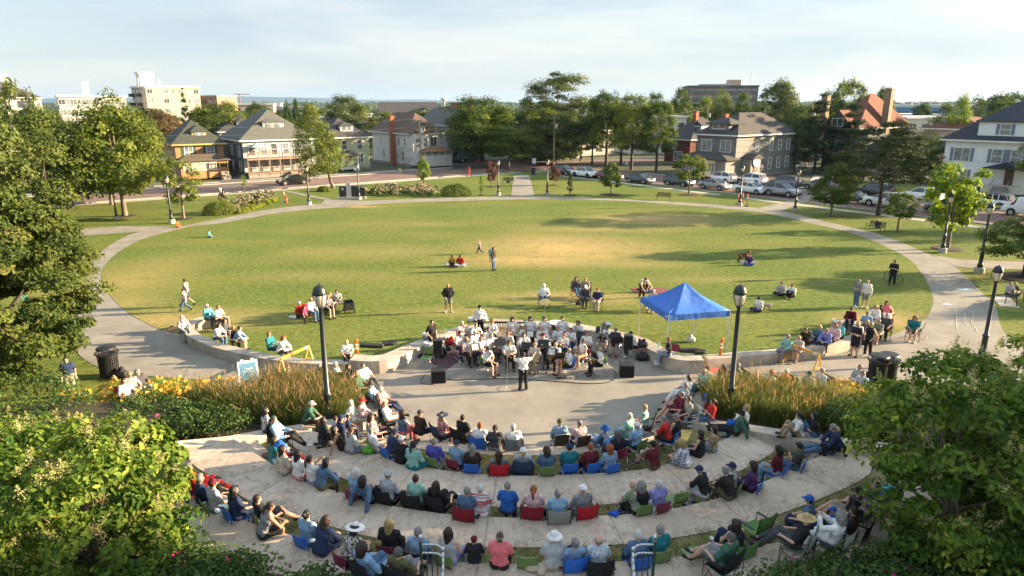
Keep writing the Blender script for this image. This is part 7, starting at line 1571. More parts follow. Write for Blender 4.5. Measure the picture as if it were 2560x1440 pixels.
p=P(1889,965,.02); t=empty('traffic_cone',p,0,'orange traffic cone with white bands among the right grass','traffic cone'); mb=MB(); mb.lathe([(.16,.02),(.03,.72)],n=14); mb.build('cone',ORG,t,True); mb=MB(); mb.lathe([(.105,.30),(.082,.40)],n=14,cap=False); mb.lathe([(.07,.46),(.052,.54)],n=14,cap=False); mb.build('bands',WREF,t); mb=MB(); mb.box((0,0,.015),(.4,.4,.03)); mb.build('base',ORG,t)
def barricade(label,a,b):
    A=P(*a);B=P(*b); t=empty('barricade',A,0,label,'barricade','yellow barricades'); d=(B-A); u=d.normalized(); n=Vector((-u.y,u.x,0))
    for q,c in((Vector((0,0,0)),0),(d,1)):
        q=Vector((q.x,q.y,0)); mb=MB(); mb.bar(q+n*.32,q+Vector((0,0,.92)),.06,.03); mb.bar(q-n*.32,q+Vector((0,0,.92)),.06,.03); mb.bar(q+n*.22+Vector((0,0,.30)),q-n*.22+Vector((0,0,.30)),.11,.03); mb.build('leg_frame',YEL,t)
    mb=MB(); mb.bar(Vector((0,0,.88)),Vector((d.x,d.y,.88)),.035,.12); r=mb.build('rail',YEL,t); m=int(d.length/.4)
    for k in range(m):
        if k%2: 
            c=d*((k+.5)/m); mb=MB(); mb.bar(Vector((c.x,c.y,.885))-u*.1,Vector((c.x,c.y,.885))+u*.1,.052,.10); mb.build('reflective_stripe',RREF if k%4==1 else WREF,r)
barricade('yellow barricade left of the left lamp, rail pointing down left',(707,944),(775,912)); barricade('yellow barricade between the wall sitters and right planter',(1968,905),(2042,935))
# red hydrant, stone sign, A-frame sign, street signs
p=P(716,507); t=empty('fire_hydrant',p,0,'red fire hydrant on the lawn by the left fork','fire hydrant'); mb=MB(); mb.lathe([(.16,0),(.16,.05),(.11,.07),(.11,.55),(.14,.57),(.14,.62),(.09,.72),(.03,.78)],n=14); mb.build('barrel',mat('hydrant_red',(.5,.03,.02),.4),t,True); mb=MB(); mb.tube((-.19,0,.42),(.19,0,.42),.055); mb.tube((0,0,.4),(0,-.18,.4),.065); mb.build('nozzles',mat('hydrant_white',(.6,.58,.56),.4),t)
p=P(880,497); t=empty('stone_sign',p,R(8),'dark granite sign with a pale pillar before the long bed','stone sign'); mb=MB(); mb.box((0,0,.12),(3.4,.8,.26)); mb.build('plinth',M_WALK,t); mb=MB(); mb.prism([(-1.5,-.12),(-.62,-.12),(-.62,.12),(-1.5,.12)],.25,1.55); mb.build('left_slab',mat('black_granite',(.03,.032,.034),.25),t); mb=MB(); mb.box((-.35,0,1.1),(.55,.3,1.75)); mb.build('pillar',mat('grey_granite',(.40,.41,.42),.6,col2=(.5,.5,.51),scale=9),t); mb=MB(); mb.add([(x,y,z) for y in(-.12,.12) for x,z in((-.05,.25),(1.6,.25),(1.6,1.35),(-.05,1.65))],[(0,1,2,3),(7,6,5,4),(0,4,5,1),(1,5,6,2),(2,6,7,3),(3,7,4,0)]); mb.build('right_slab',_mc['black_granite'],t); mb=MB(); mb.tube((-1.06,-.125,1.25),(-1.06,-.14,1.25),.16,.16,16); mb.build('round_seal',mat('seal_grey',(.4,.4,.4),.5),t)
p=P(625,972,.05); t=empty('a_frame_sign',(p.x,p.y,.1),R(28),'white A-frame sign with blue panel in the left grass','sign'); Ws,Hs=.78,1.25
for s,nm in((-1,'front_board'),(1,'rear_board')):
    M=Matrix.Rotation(R(16)*s,4,'X'); mb=MB(); mb.box((0,0,Hs/2),(Ws,.04,Hs)); mb.box((-.2,0,Hs+.03),(.12,.04,.07)); mb.box((.2,0,Hs+.03),(.12,.04,.07)); o=mb.build(nm,mat('sign_white_plastic',(.72,.72,.70),.5),t); o.matrix_local=Matrix.Translation((0,s*.33,0))@M
    if s<0:
        mb=MB(); mb.box((0,-.024,.72),(Ws*.80,.008,.86)); q=mb.build('blue_panel',mat('sign_blue',(.08,.22,.36),.5,col2=(.12,.28,.42),scale=2),o)
        mb=MB(); mb.box((.06,-.031,.90),(.26,.006,.05)); mb.box((.0,-.031,.80),(.34,.006,.022)); mb.add([(.10,-.031,.94),(.17,-.031,.94),(.135,-.031,1.0)],[(0,1,2)]); mb.build('white_lettering',WREF,q)
        mb=MB(); [mb.lathe([(.0,0),(.05,0)],(0,0,0),10) for _ in range(1)]; r2=rnd(2); [mb.box((r2.uniform(-.2,.2),-.03,r2.uniform(.16,.32)),(.05,.006,.05),ry=r2.uniform(0,1)) for _ in range(12)]; mb.build('painted_flowers',WREF,q)
def sign(label,px,py,ty,w,h,col,rz=0,sym=False,group='small street signs'):
    p=P(px,py); top=PD(px,ty,p.y).z; t=empty('street_sign',(p.x,p.y,0),rz,label,'street sign',group); mb=MB(); mb.tube((0,0,0),(0,0,top),.03,.03,6); mb.build('post',METAL,t); mb=MB(); mb.box((0,-.04,top-h/2),(w,.02,h)); pn=mb.build('panel',mat('sign_'+label.split()[0],col,.5),t)
    if sym: mb=MB(); mb.tube((0,-.055,top-h*.22),(0,-.06,top-h*.22),.07,.07,10); mb.bar((0,-.058,top-h*.32),(.02,-.058,top-h*.6),.09,.01); mb.bar((0,-.058,top-h*.58),(-.12,-.058,top-h*.86),.05,.01); mb.bar((.02,-.058,top-h*.58),(.12,-.058,top-h*.86),.05,.01); mb.bar((0,-.058,top-h*.36),(-.16,-.058,top-h*.52),.04,.01); mb.build('walking_figure',BLKP,pn)
sign('white crossing sign with black walking figure by the crossing',1335,428,396,.65,.85,(.7,.7,.68),0,True); sign('blue small sign on the far verge under the maples',1452,408,390,.5,.6,(.05,.16,.35)); sign('grey back of a sign beside the white pickup',1445,446,414,.45,.5,(.3,.3,.3)); sign('pale small sign on the far kerb before the maples',1565,435,405,.35,.5,(.5,.5,.45)); sign('yellowish little sign on the kerb before the white house',1000,440,420,.3,.5,(.5,.5,.2))
# railings in the foreground
GAL=mat('galvanised_steel',(.55,.56,.58),.3,.85); GRNP=mat('railing_green_paint',(.03,.06,.05),.4)
def railing(label,px,s):
    z0=1.8; base=P(px,1466,z0); t=empty('railing',base,0,label,'railing','metal hand railings at the top of the steps'); sx=s
    mb=MB(); mb.tube((0,0,-.5),(0,0,1.06),.032,.032,10); mb.build('post',GRNP,t); mb=MB(); mb.lathe([(.03,1.06),(.045,1.09),(.03,1.12),(.05,1.16),(.045,1.21),(.01,1.24)],n=12); mb.build('finial',GAL,t,True)
    for h in(1.0,.80):
        pts=[(0,0,h),(sx*.28,0,h),(sx*.40,-.05,h-.02),(sx*.47,-.18,h-.06),(sx*.49,-.6,h-.38),(sx*.49,-1.3,h-.95)]; mb=MB(); mb.path(smooth_line(pts,4),.024,8); mb.build('hand_rail',GAL,t,True)
    for i in range(1,4): mb=MB(); mb.tube((sx*.11*i,0,-.3),(sx*.11*i,0,.80),.012,.012,6); mb.build('baluster',GRNP,t)
    for i in range(7): y=-.25-.13*i; mb=MB(); mb.tube((sx*.49,y,-.6),(sx*.49,y,.80-.06-.81*(-.18-y)),.012,.012,6); mb.build('baluster',GAL,t)
    mb=MB(); mb.tube((sx*.47,-.2,-.3),(sx*.47,-.2,.98),.028,.028,8); mb.lathe([(.03,.98),(.045,1.02),(.045,1.07),(.01,1.1)],(sx*.47,-.2,0),12); mb.build('end_post',GAL,t,True)
railing('curved steel railing at the bottom edge, left of centre',1056,1); railing('curved steel railing at the bottom edge, right of centre',1630,-1)
# ================================================================ BLUE TENT
fl=P(1596,846); fr_=P(1816,886); c=(fl+fr_)/2; h_=(fr_-fl); dg=Vector((-h_.y,h_.x,0)); F0=c-dg/2 if (c-dg/2).y<c.y else c+dg/2; F1=c+(c-F0)
t=empty('canopy_tent',(c.x,c.y,0),0,'blue pop-up canopy tent with white legs right of the band','tent'); BT=mat('tent_blue_fabric',(.03,.13,.46),.6,col2=(.04,.15,.52),scale=1.5,bump=3,bscale=2.2)
cs=[q-c for q in(fl,F0,fr_,F1)]; EV=2.18; PK=3.25; mb=MB(); N8=8
for a,b in zip(cs,cs[1:]+cs[:1]):
    rows=[]
    for i in range(N8+1):
        t_=i/N8; z=EV+(PK-EV)*(t_**1.5); row=[]
        for j in range(N8+1):
            u_=j/N8; e=a.lerp(b,u_); q=e*(1-t_); row.append((q.x,q.y,z-.16*math.sin(math.pi*u_)*(1-t_)*t_*2))
        rows.append(row)
    b0=len(mb.v); mb.add([q for r in rows for q in r],[(i*(N8+1)+j,i*(N8+1)+j+1,(i+1)*(N8+1)+j+1,(i+1)*(N8+1)+j) for i in range(N8) for j in range(N8)])
o=mb.build('canopy',BT,t,True); sf=o.modifiers.new('thickness','SOLIDIFY'); sf.thickness=.006
for a,b in zip(cs,cs[1:]+cs[:1]):
    mb=MB(); vs=[]
    for j in range(13):
        e=a.lerp(b,j/12)*1.004; vs+=[(e.x,e.y,EV),(e.x,e.y,EV-.28+.015*math.sin(j*2.1))]
    mb.add(vs,[(2*j,2*j+1,2*j+3,2*j+2) for j in range(12)]); mb.build('valance',BT,t)
for a in cs: mb=MB(); mb.box((a.x,a.y,EV/2),(.045,.045,EV)); mb.build('leg',TRIM,t); mb=MB(); mb.box((a.x,a.y,.02),(.14,.14,.02)); mb.build('foot',METAL,t)
a,b=cs[0],cs[1]; e=a.lerp(b,.93); d_=(b-a).normalized(); n_=Vector((d_.y,-d_.x,0)); n_=n_ if n_.y<0 else -n_; mb=MB(); q=e+n_*.012; mb.add([(q-d_*.06)[:]+() if 0 else (q.x-d_.x*.07,q.y-d_.y*.07,EV-.2),(q.x+d_.x*.07,q.y+d_.y*.07,EV-.2),(q.x+d_.x*.07,q.y+d_.y*.07,EV-.06),(q.x-d_.x*.07,q.y-d_.y*.07,EV-.06)],[(0,1,2,3)]); mb.build('maker_label',mat('label_white_pink',(.7,.5,.52),.6),t)
# ================================================================ SOUND GEAR AND INSTRUMENTS
SPK=mat('speaker_black',(.012,.012,.013),.55,col2=(.02,.02,.02),scale=40); GRL=mat('speaker_grille',(.008,.008,.008),.8)
def sub(label,px,py,rz):
    p=P(px,py); t=empty('subwoofer',p,rz,label,'loudspeaker','loudspeakers beside the band'); mb=MB(); mb.box((0,0,.28),(.62,.6,.54)); mb.build('cabinet',SPK,t,bevel=.02); mb=MB(); mb.box((0,-.305,.27),(.54,.02,.44)); mb.build('grille',GRL,t); mb=MB(); mb.tube((0,0,.55),(0,0,1.25),.018,.018,8); mb.build('pole',BLKM,t)
    t2=empty('loudspeaker',(p.x,p.y,1.22),rz,label.replace('black bass speaker box','upright black speaker on a pole'),'loudspeaker','loudspeakers beside the band'); mb=MB(); mb.prism([(-.2,-.17),(.2,-.17),(.16,.17),(-.16,.17)],0,.66); mb.build('cabinet',SPK,t2,bevel=.02); mb=MB(); mb.box((0,-.175,.36),(.34,.02,.56)); mb.build('grille',GRL,t2)
sub('black bass speaker box at the left front of the band',1097,952,R(5)); sub('black bass speaker box at the right front of the band',1566,938,R(-4))
def stand(px,py,z=0,rz=None,sheet_=None,h=1.05,label=None,tilt=-25):
    p=P(px,py,z); 
    if rz is None: rz=math.atan2(p.y-24.8,p.x-.45)-math.pi/2
    t=empty('music_stand',(p.x,p.y,z),rz,label or 'black music stand somewhere between the seated musicians','music stand','music stands of the band'); mb=MB()
    for a in range(3): an=a*2.094+.5; mb.tube((0,0,.22),(math.cos(an)*.28,math.sin(an)*.28,.01),.009,.009,5)
    mb.build('tripod',BLKM,t); mb=MB(); mb.tube((0,0,.2),(0,0,h),.010,.010,6); mb.build('shaft',BLKM,t); mb=MB(); mb.box((0,0,h+.1),(.52,.012,.34),rx=R(tilt)); mb.box((0,-.03,h-.05),(.52,.06,.012)); d=mb.build('desk',BLKM,t)
    if sheet_: mb=MB(); mb.box((0,-.012*1,h+.11),(.30,.012,.26),rx=R(tilt)); mb.build('sheet_music',mat('paper',(.6,.6,.58),.8),d)
LBLs={}
for i,(x,y) in enumerate([(1188,905),(1250,892),(1318,902),(1358,895),(1378,918),(1452,872),(1500,860),(1535,878),(1325,870)]): stand(x,y+14,sheet_=i%4==0,h=.88)
stand(1398,948,rz=R(200),sheet_=True,label='music stand with pages before the bald player in the blue chair',h=1.0); stand(1483,945,rz=R(120),label='music stand before the outermost player at front right',h=1.0); stand(1541,905,rz=R(170),sheet_=True,label='music stand before the guitarist',h=1.0); stand(1244,938,rz=R(150),label='round-based music stand at the front left chair',h=1.0)
p=P(1268,972); t=empty('microphone_stand',p,0,'thin silver microphone stand left of the conductor','microphone stand'); mb=MB(); mb.tube((0,0,.1),(0,0,1.5),.010,.010,6); [mb.tube((0,0,.12),(math.cos(a)*.35,math.sin(a)*.35,.01),.010,.010,5) for a in(.2,2.3,4.4)]; mb.build('stand',METAL,t); mb=MB(); mb.tube((0,0,1.5),(.02,.12,1.58),.022,.016,8); mb.build('microphone',BLKM,t)
SILV=mat('silver_instrument',(.62,.60,.55),.22,.95); BRASS=mat('brass_instrument',(.60,.42,.16),.25,.95); CLAR=mat('clarinet_black',(.012,.011,.011),.3)
def instr(kind,label,hx,hy,dx=0,dz=0,rz=None):
    p=P(hx,hy,1.31); 
    if rz is None: rz=math.atan2(24.8-p.y,.45-p.x)-math.pi/2
    t=empty(kind,(p.x,p.y,.45),rz,label,kind.replace('_',' '),'instruments of the band')
    if kind=='clarinet': mb=MB(); mb.tube((0,.16,.60),(0,.42,.12),.012,.016,8); mb.build('tube',CLAR,t); mb=MB(); mb.lathe([(.016,0),(.04,.06)],(0,0,0),12); o=mb.build('bell',CLAR,t); o.location=(0,.42,.12); o.rotation_euler=(R(152),0,0)
    elif kind=='flute': mb=MB(); mb.tube((.06,.15,.66),(-.55,.2,.60),.010,.010,8); mb.build('tube',SILV,t)
    elif kind=='trumpet': mb=MB(); mb.tube((0,.16,.65),(0,.62,.66),.010,.010,8); mb.path([(0,.5,.60),(0,.28,.60),(0,.26,.66)],.009,6); mb.box((0,.38,.62),(.03,.09,.12)); mb.build('valves_and_tubing',BRASS,t,True); mb=MB(); mb.tube((0,.60,.66),(0,.74,.66),.012,.06,14,False); mb.build('bell',BRASS,t,True)
    elif kind=='saxophone': mb=MB(); mb.path([(0,.16,.62),(.02,.26,.60),(.05,.30,.48),(.06,.30,.08),(.09,.36,.02),(.10,.43,.10)],.026,8); mb.build('body',BRASS,t,True); mb=MB(); mb.tube((.10,.43,.10),(.11,.46,.30),.03,.075,12,False); mb.build('bell',BRASS,t,True)
    elif kind=='trombone': mb=MB(); mb.path([(.02,.15,.68),(.02,1.05,.66),(.02,1.05,.56),(.02,.30,.60)],.009,6); mb.build('slide',SILV,t,True); mb=MB(); mb.tube((-.09,-.2,.72),(-.09,.55,.68),.012,.015,8,False); mb.tube((-.09,.55,.68),(-.09,.66,.68),.03,.10,14,False); mb.build('bell',SILV,t,True)
    elif kind=='tuba': mb=MB(); mb.path([(0,.18,.66),(-.05,.30,.52),(.05,.32,.15),(-.12,.30,.0),(-.2,.28,.3)],.04,8); mb.build('tubing',SILV,t,True); mb=MB(); mb.tube((-.12,.28,.05),(-.22,.20,.60),.07,.10,14); mb.tube((-.22,.20,.60),(-.30,.16,.92),.10,.24,18,False); mb.build('bell',SILV,t,True)
    elif kind=='guitar': mb=MB(); mb.prism([(-.10+.16*math.cos(a)*(1+.25*math.cos(2*a)),.17*math.sin(a)) for a in [i*math.tau/20 for i in range(20)]],-.025,.025); o=mb.build('body',mat('guitar_wood',(.16,.05,.02),.3),t); o.location=(0,.26,.26); o.rotation_euler=(R(70),R(-12),0); mb=MB(); mb.bar((.02,.26,.28),(-.62,.30,.44),.05,.02); mb.build('neck',mat('guitar_neck',(.10,.05,.025),.5),t)
for k,hx,hy,lb in [('flute',1155,803,'silver flute held by the white-haired player, rear left'),('trumpet',1190,808,'brass horn held high in the rear left row'),('clarinet',1230,800,'clarinet of the red-haired player in the rear row'),('clarinet',1221,818,'clarinet of the sunglassed player, third row left'),('clarinet',1187,826,'clarinet of the white-haired player with sunglasses'),('clarinet',1166,842,'clarinet of the player in the sleeveless blouse'),('clarinet',1202,841,'oboe of the auburn player second from front left'),('clarinet',1228,834,'clarinet of the sandy-haired second row player'),('flute',1273,816,'flute of the player in the cream blouse'),('trumpet',1313,812,'trumpet of the grey-haired player with glasses'),('trumpet',1356,815,'trumpet of the bald player in the third row'),('clarinet',1395,816,'clarinet third row, right of centre'),('trombone',1445,802,'trombone of the dark bobbed player, rear right'),('tuba',1507,806,'large silver tuba with its bell pointing up left'),('guitar',1539,819,'brown electric guitar on the lap of the dark-shirted player'),('clarinet',1427,820,'clarinet left of the ginger ponytail'),('saxophone',1310,831,'saxophone on the maroon sash, second row'),('saxophone',1358,833,'saxophone held below the maroon cap'),('saxophone',1410,833,'saxophone of the ginger-haired player, right'),('clarinet',1220,866,'clarinet of the front left player in shorts'),('clarinet',1273,851,'clarinet of the player facing the conductor'),('saxophone',1389,856,'saxophone of the white-haired front row player'),('saxophone',1423,870,'saxophone on the knee of the blue chair player'),('saxophone',1501,867,'saxophone of the outermost front right player')]: instr(k,lb,hx,hy)
def drum(nm,label,px,py,r,h,z,shell,head=None,legs=True,cat='drum',z0=0):
    p=P(px,py,z0); t=empty(nm,(p.x,p.y,z0),0,label,cat,'drums of the band'); mb=MB(); mb.lathe([(r,z-h),(r,z)] if nm!='kettle_drum' else [(.05,z-h),(r*.6,z-h+.05),(r*.92,z-h*.5),(r,z)],n=24); mb.build('shell',shell,t,True); mb=MB(); mb.lathe([(r*1.03,z-.03),(r*1.03,z+.01),(r*.96,z+.012),(.01,z+.012)],n=24); mb.build('drum_head',head or mat('drum_head_white',(.66,.64,.60),.5),t)
    if legs: mb=MB(); [mb.tube((math.cos(a)*r*.7,math.sin(a)*r*.7,z-h),(math.cos(a)*r*1.05,math.sin(a)*r*1.05,.0),.012,.012,5) for a in(.3,2.4,4.5)]; mb.build('legs',METAL,t)
SPARK=mat('grey_sparkle_shell',(.30,.31,.33),.3,.5,col2=(.42,.43,.45),scale=60)
drum('snare_drum','snare drum before the drummer in black',1086,875,.19,.16,.72,SPARK); drum('tom_drum','shallow tom drum left in the drum kit',1066,872,.17,.25,.80,SPARK); drum('tom_drum','sparkling floor drum at the left of the drum kit',1073,888,.24,.42,.66,SPARK)
p=P(1101,892); t=empty('bass_drum',(p.x,p.y,.30),R(10),'bass drum lying on its side behind the left speaker','drum','drums of the band'); mb=MB(); mb.tube((0,-.22,0),(0,.22,0),.29,.29,28); mb.build('shell',SPARK,t,True); mb=MB(); mb.tube((0,-.235,0),(0,-.22,0),.27,.28,28); mb.build('drum_head',GRL,t)
def cymbal(label,px,py,z,tilt=12,r=.22):
    p=P(px,py); t=empty('cymbal',(p.x,p.y,0),0,label,'cymbal','cymbals of the band'); mb=MB(); mb.lathe([(r,0),(r*.3,.025),(r*.12,.05),(.01,.052)],n=24,cap=False); o=mb.build('disc',BRASS,t,True); o.location=(0,0,z); o.rotation_euler=(R(tilt),R(-8),0); mb=MB(); mb.tube((0,0,.0),(0,0,z),.010,.010,6); [mb.tube((0,0,.2),(math.cos(a)*.25,math.sin(a)*.25,0),.009,.009,5) for a in(0,2.1,4.2)]; mb.build('stand',METAL,t)
cymbal('cymbal at the right side of the drum kit',1111,884,1.1); cymbal('cymbal low left over the drum kit',1100,880,.95,-8); cymbal('silvery cymbal raised high above the rear row',1361,836,1.75,22,.27)
drum('kettle_drum','copper kettle drum behind the tall standing player',1390,846,.38,.42,.85,mat('kettle_bronze',(.12,.07,.05),.35,.6)); drum('kettle_drum','kettle drum at the rear left of the row',1118,858,.0001+.30,.36,.8,mat('kettle_bronze',(.1,.1,.1),.3)) if False else None
p=P(1270,842,0); t=empty('vibraphone',(p.x,p.y,0),R(-4),'vibraphone with tan bars and golden tubes behind the band','vibraphone')
for i in range(24):
    if i<24: mb=MB(); mb.box((-.75+i*.065,0,.88),(.05,.42-.008*i,.018)); mb.build('bar',mat('tan_bar',(.48,.36,.26),.4),t)
mb=MB(); mb.bar((-.85,-.26,.84),(.85,-.20,.84),.05,.07); mb.bar((-.85,.26,.84),(.85,.20,.84),.05,.07); mb.box((.84,0,.45),(.05,.5,.85)); mb.box((-.84,0,.45),(.05,.5,.85)); mb.build('frame',BLKM,t); mb=MB(); [mb.tube((-.7+.085*i,-.12,.82),(-.7+.085*i,-.12,.82-.5+.02*i),.024,.024,8) for i in range(17)]; mb.build('resonator_tubes',mat('gold_tubes',(.55,.36,.08),.3,.7),t)
p=P(1196,842,0); t=empty('percussion_table',(p.x,p.y,0),0,'table of small percussion before the standing percussionist','table'); mb=MB(); mb.box((0,0,.86),(1.1,.45,.03)); mb.build('table_top',SPK,t); mb=MB(); [mb.tube((sx*.5,sy*.18,0),(sx*.5,sy*.18,.86),.015,.015,6) for sx in(-1,1) for sy in(-1,1)]; mb.build('legs',METAL,t)
for i,(x,l) in enumerate([(-.35,'small white drum at the left of the percussion table'),(.35,'small white drum at the right of the percussion table')]):
    mb=MB(); mb.lathe([(.17,0),(.17,.14),(.16,.145),(.01,.145)],n=20); tag(mb.build('small_drum',mat('drum_head_white',(.66,.64,.60),.5) if 1 else 0,loc=(p.x+x,p.y,.875)),l,'drum')
# cases, bags and bits
def blobthing(nm,label,cat,px,py,z,caps,m,rz=0,noise=.004,group=None,vox=.02,loc=None):
    p=loc or P(px,py,z); o=link(nm,blob(nm,caps,vox,.04,noise=noise,seed=int(px)),None,(p[0],p[1],z),rz); o.data.materials.append(m); return tag(o,label,cat,group)
BAGB=mat('black_nylon',(.012,.012,.014),.7,col2=(.03,.03,.033),scale=8); 
blobthing('guitar_case','black guitar case leaning on the left end of the band wall','case',975,905,.02,[((-.35,0,.18),(-.2,0,.2),.19,.17,(1,2.2,1)),((.15,0,.2),(.2,0,.2),.14,.14,(1,2.2,1)),((.2,0,.2),(.75,0,.22),.07,.06)],BAGB,.2,0)
for lb,px,py,z,L_,rz in [('long black instrument case standing along the wall behind the drum kit',1028,895,.02,.9,.6),('flat black case lying on the left band wall',930,868,.60,.55,-.1),('black bag lying on the left band wall nearer the guitar case',975,862,.60,.35,.3),('black case in the shade beside the green empty chair',1000,898,.02,.5,.5),('black case at the foot of the wall by the drums',1015,885,.02,.45,.4),('dark soft case lying on the right wall behind the red chair',1722,880,.62,.45,-.05),('dark soft case at the right end of the wall top',1750,884,.62,.3,0.1)]:
    p=P(px,py,z); mb=MB(); mb.prism([(-L_,-.14),(L_*.4,-.2),(L_,-.12),(L_,.12),(L_*.4,.2),(-L_,.14)],0,.16); o=mb.build('instrument_case',BAGB,None,loc=(p.x,p.y,z),rz=rz,bevel=.04); tag(o,lb,'case','black instrument cases')
for lb,px,py,z,s,m in [('large black backpack at the right end of the band',1605,900,.02,1.3,BAGB),('black bag pile on the wall right of the speaker',1607,868,.55,1.1,BAGB),('black backpack on the lawn beside the four chairs',1446,762,.01,.8,BAGB),('red backpack behind the drummer',1127,862,.02,1.2,mat('red_nylon',(.42,.02,.02),.7)),('black rucksack beside the drum rug',1118,876,.02,.8,BAGB),('bright green shopping bag on the second tier',919,1134,.9,.8,mat('green_bag',(.08,.30,.02),.6)),('blue crumpled jacket beside the shaved head',1537,1288,1.35,.55,mat('royal_blue_cloth',(.012,.07,.42),.8)),('beige crumpled shawl beside the white sun hat',1352,1425,1.8,1.0,mat('beige_shawl',(.42,.33,.24),.9)),('colourful round bag beside the taupe tee',1780,1130,.9,.6,mat('bag_mosaic',(.45,.05,.03),.7,col2=(.05,.35,.15),scale=20,contrast=(.48,.52))),('black rubbish bag slumped beside the left litter bin',305,943,.01,1.3,BAGB),('tan dog-sized bag before the left litter bin',285,950,.01,.6,mat('tan_bag',(.35,.2,.08),.8)),('cream cushion bag on the left wall between sitters',575,838,.48,.7,mat('cream_cloth',(.5,.42,.34),.9)),('white tote bag standing on the grass under the tent',1725,855,.01,1.1,mat('white_tote',(.6,.57,.5),.9)),('rolled white blanket beside the seated red top',738,795,.01,1.0,mat('white_blanket',(.6,.62,.62),.9)),('green folded cloth beside the green blanket chair',1290,1180,.5,.9,mat('green_cloth',(.02,.13,.08),.9)),('black baby carrier on the picnic blanket',1602,725,.01,.8,BAGB)]:
    nm='backpack' if 'backpack' in lb or 'rucksack' in lb else 'blanket' if 'blanket' in lb or 'shawl' in lb else 'jacket' if 'jacket' in lb else 'bag'
    blobthing(nm,lb,nm,px,py,z,[((-.1*s,0,.12*s),(.1*s,0,.12*s),.13*s,.13*s),((-.04*s,0,.15*s),(.03*s,0,.30*s),.12*s,.08*s)] if nm in('backpack','bag') else [((-.22*s,0,.06),(.2*s,.05,.06),.12*s,.09*s,(1,1,1.6)),((0,-.12*s,.05),(.1*s,.15*s,.06),.1*s,.08*s,(1,1,1.4))],m,noise=.012)
def bottle(label,px,py,z,c,h=.26,r=.036):
    p=P(px,py,z); mb=MB(); mb.lathe([(r,0),(r,h*.72),(r*.5,h*.84),(r*.5,h),(.005,h)],n=10); tag(mb.build('bottle',mat('bottle_%d'%int(c[0]*99+c[2]*999),c,.3),loc=(p.x,p.y,z)),label,'bottle','drinks bottles')
bottle('black bottle on the third tier beside the denim-blue tunic',843,1230,1.35,(.01,.01,.012),.3); bottle('white bottle on the asphalt left of the empty green chair',1042,888,0,(.55,.56,.6)); bottle('pale green bottle beside the front left clarinet players',1149,912,0,(.4,.55,.48)); bottle('blue bottle on the white box by the red camp chair',1492,1278,1.0,(.03,.12,.25)); bottle('teal bottle on the wall left of the tent',1646,868,.6,(.15,.42,.42)); bottle('dark cup beside the shaved head on the third tier',1549,1285,1.35,(.02,.03,.05),.22,.045); bottle('small can on the right wall left of the mint cardigan',1946,880,.47,(.1,.15,.3),.13,.033); bottle('black bottle under the front music stands',1359,925,0,(.01,.01,.01))
ch=chair('g',P(1068,915).x,P(1068,915).y,0,R(-10)+math.pi*.98,'standing empty between the drum kit and guitar case'); chair('m',P(1684,908).x,P(1684,908).y,0,R(165),'standing empty before the wall under the tent')
for hx,hy,lv,lb in [(1319,1388,1.32,'standing empty beside the coral polo shirt'),(1746,1362,1.32,'standing empty between teal jumper and hugged navy jacket'),(1697,1228,.87,'standing empty beside the lilac tee')]:
    p=P(hx,hy,lv+.84); chair('g',p.x,p.y+.2,lv,math.atan2(26.5-p.y,.3-p.x)-math.pi/2,lb)
p=P(1908,1345,1.8); chair('cl',p.x,p.y+.5,1.32,R(30),'standing empty at the right end of the lowest strip')
p=P(2165,1300,1.8); chair('cp',p.x,p.y,1.8,R(20),'under white towels by the blossoming tree')
# rugs, mats
sheet('rug',[P(1070,905),P(1118,925),P(1165,888),P(1110,868)],.014,mat('burgundy_rug',(.07,.03,.04),.95,col2=(.12,.05,.06),scale=12),kind=None); tag(bpy.data.objects['rug'],'burgundy rug under the drum kit','rug')
for i,(q,lb,c) in enumerate([([P(1733,925),P(1757,917),P(1782,935),P(1760,950)],'grey striped half of the mat by the right planter',(.14,.12,.13)),([P(1757,917),P(1778,912),P(1800,925),P(1782,935)],'red half of the mat by the right planter',(.45,.09,.07))]):
    o=sheet('mat',q,.016,mat('mat_%d'%i,c,.9,col2=tuple(a*1.8 for a in c) if i==0 else c,scale=18,stretch=(1,.05,1),contrast=(.45,.55)),kind=None); tag(o,lb,'mat')
for px,py,lb,c,w,h in [(1141,661,'grey picnic blanket under the two in mid lawn',(.22,.22,.24),1.6,.9),(1625,727,'dark red picnic blanket by the stooping cream shirt',(.16,.05,.05),2.2,1.3),(1868,656,'blue blanket under the purple tee',(.10,.12,.22),1.2,.8),(1960,734,'dark blanket under the pair on the lawn',(.04,.06,.03),1.2,.7)]:
    p=P(px,py); o=sheet('picnic_blanket',[(p.x-w/2,p.y-h/2),(p.x+w/2,p.y-h/2),(p.x+w/2,p.y+h/2),(p.x-w/2,p.y+h/2)],.03,mat('blanket_'+str(px),c,.95),kind=None); tag(o,lb,'blanket','picnic blankets')
# cable
def cable(label,pts):
    mb=MB(); mb.path([(q.x,q.y,.02) for q in smooth_line([P(*p) for p in pts],6)],.016,5); tag(mb.build('cable',BLKM),label,'cable','black cables on the asphalt')
cable('black cable running along the front of the band',[(1120,945),(1126,950),(1150,951),(1200,949),(1260,947),(1320,950),(1400,955),(1470,960),(1520,957),(1535,948),(1540,935),(1533,928)]); cable('black cable looping behind the left speaker',[(1062,938),(1052,952),(1058,960),(1085,962)]); cable('black cable trailing at the right end of the wall',[(1736,917),(1745,900),(1765,912),(1790,918)])
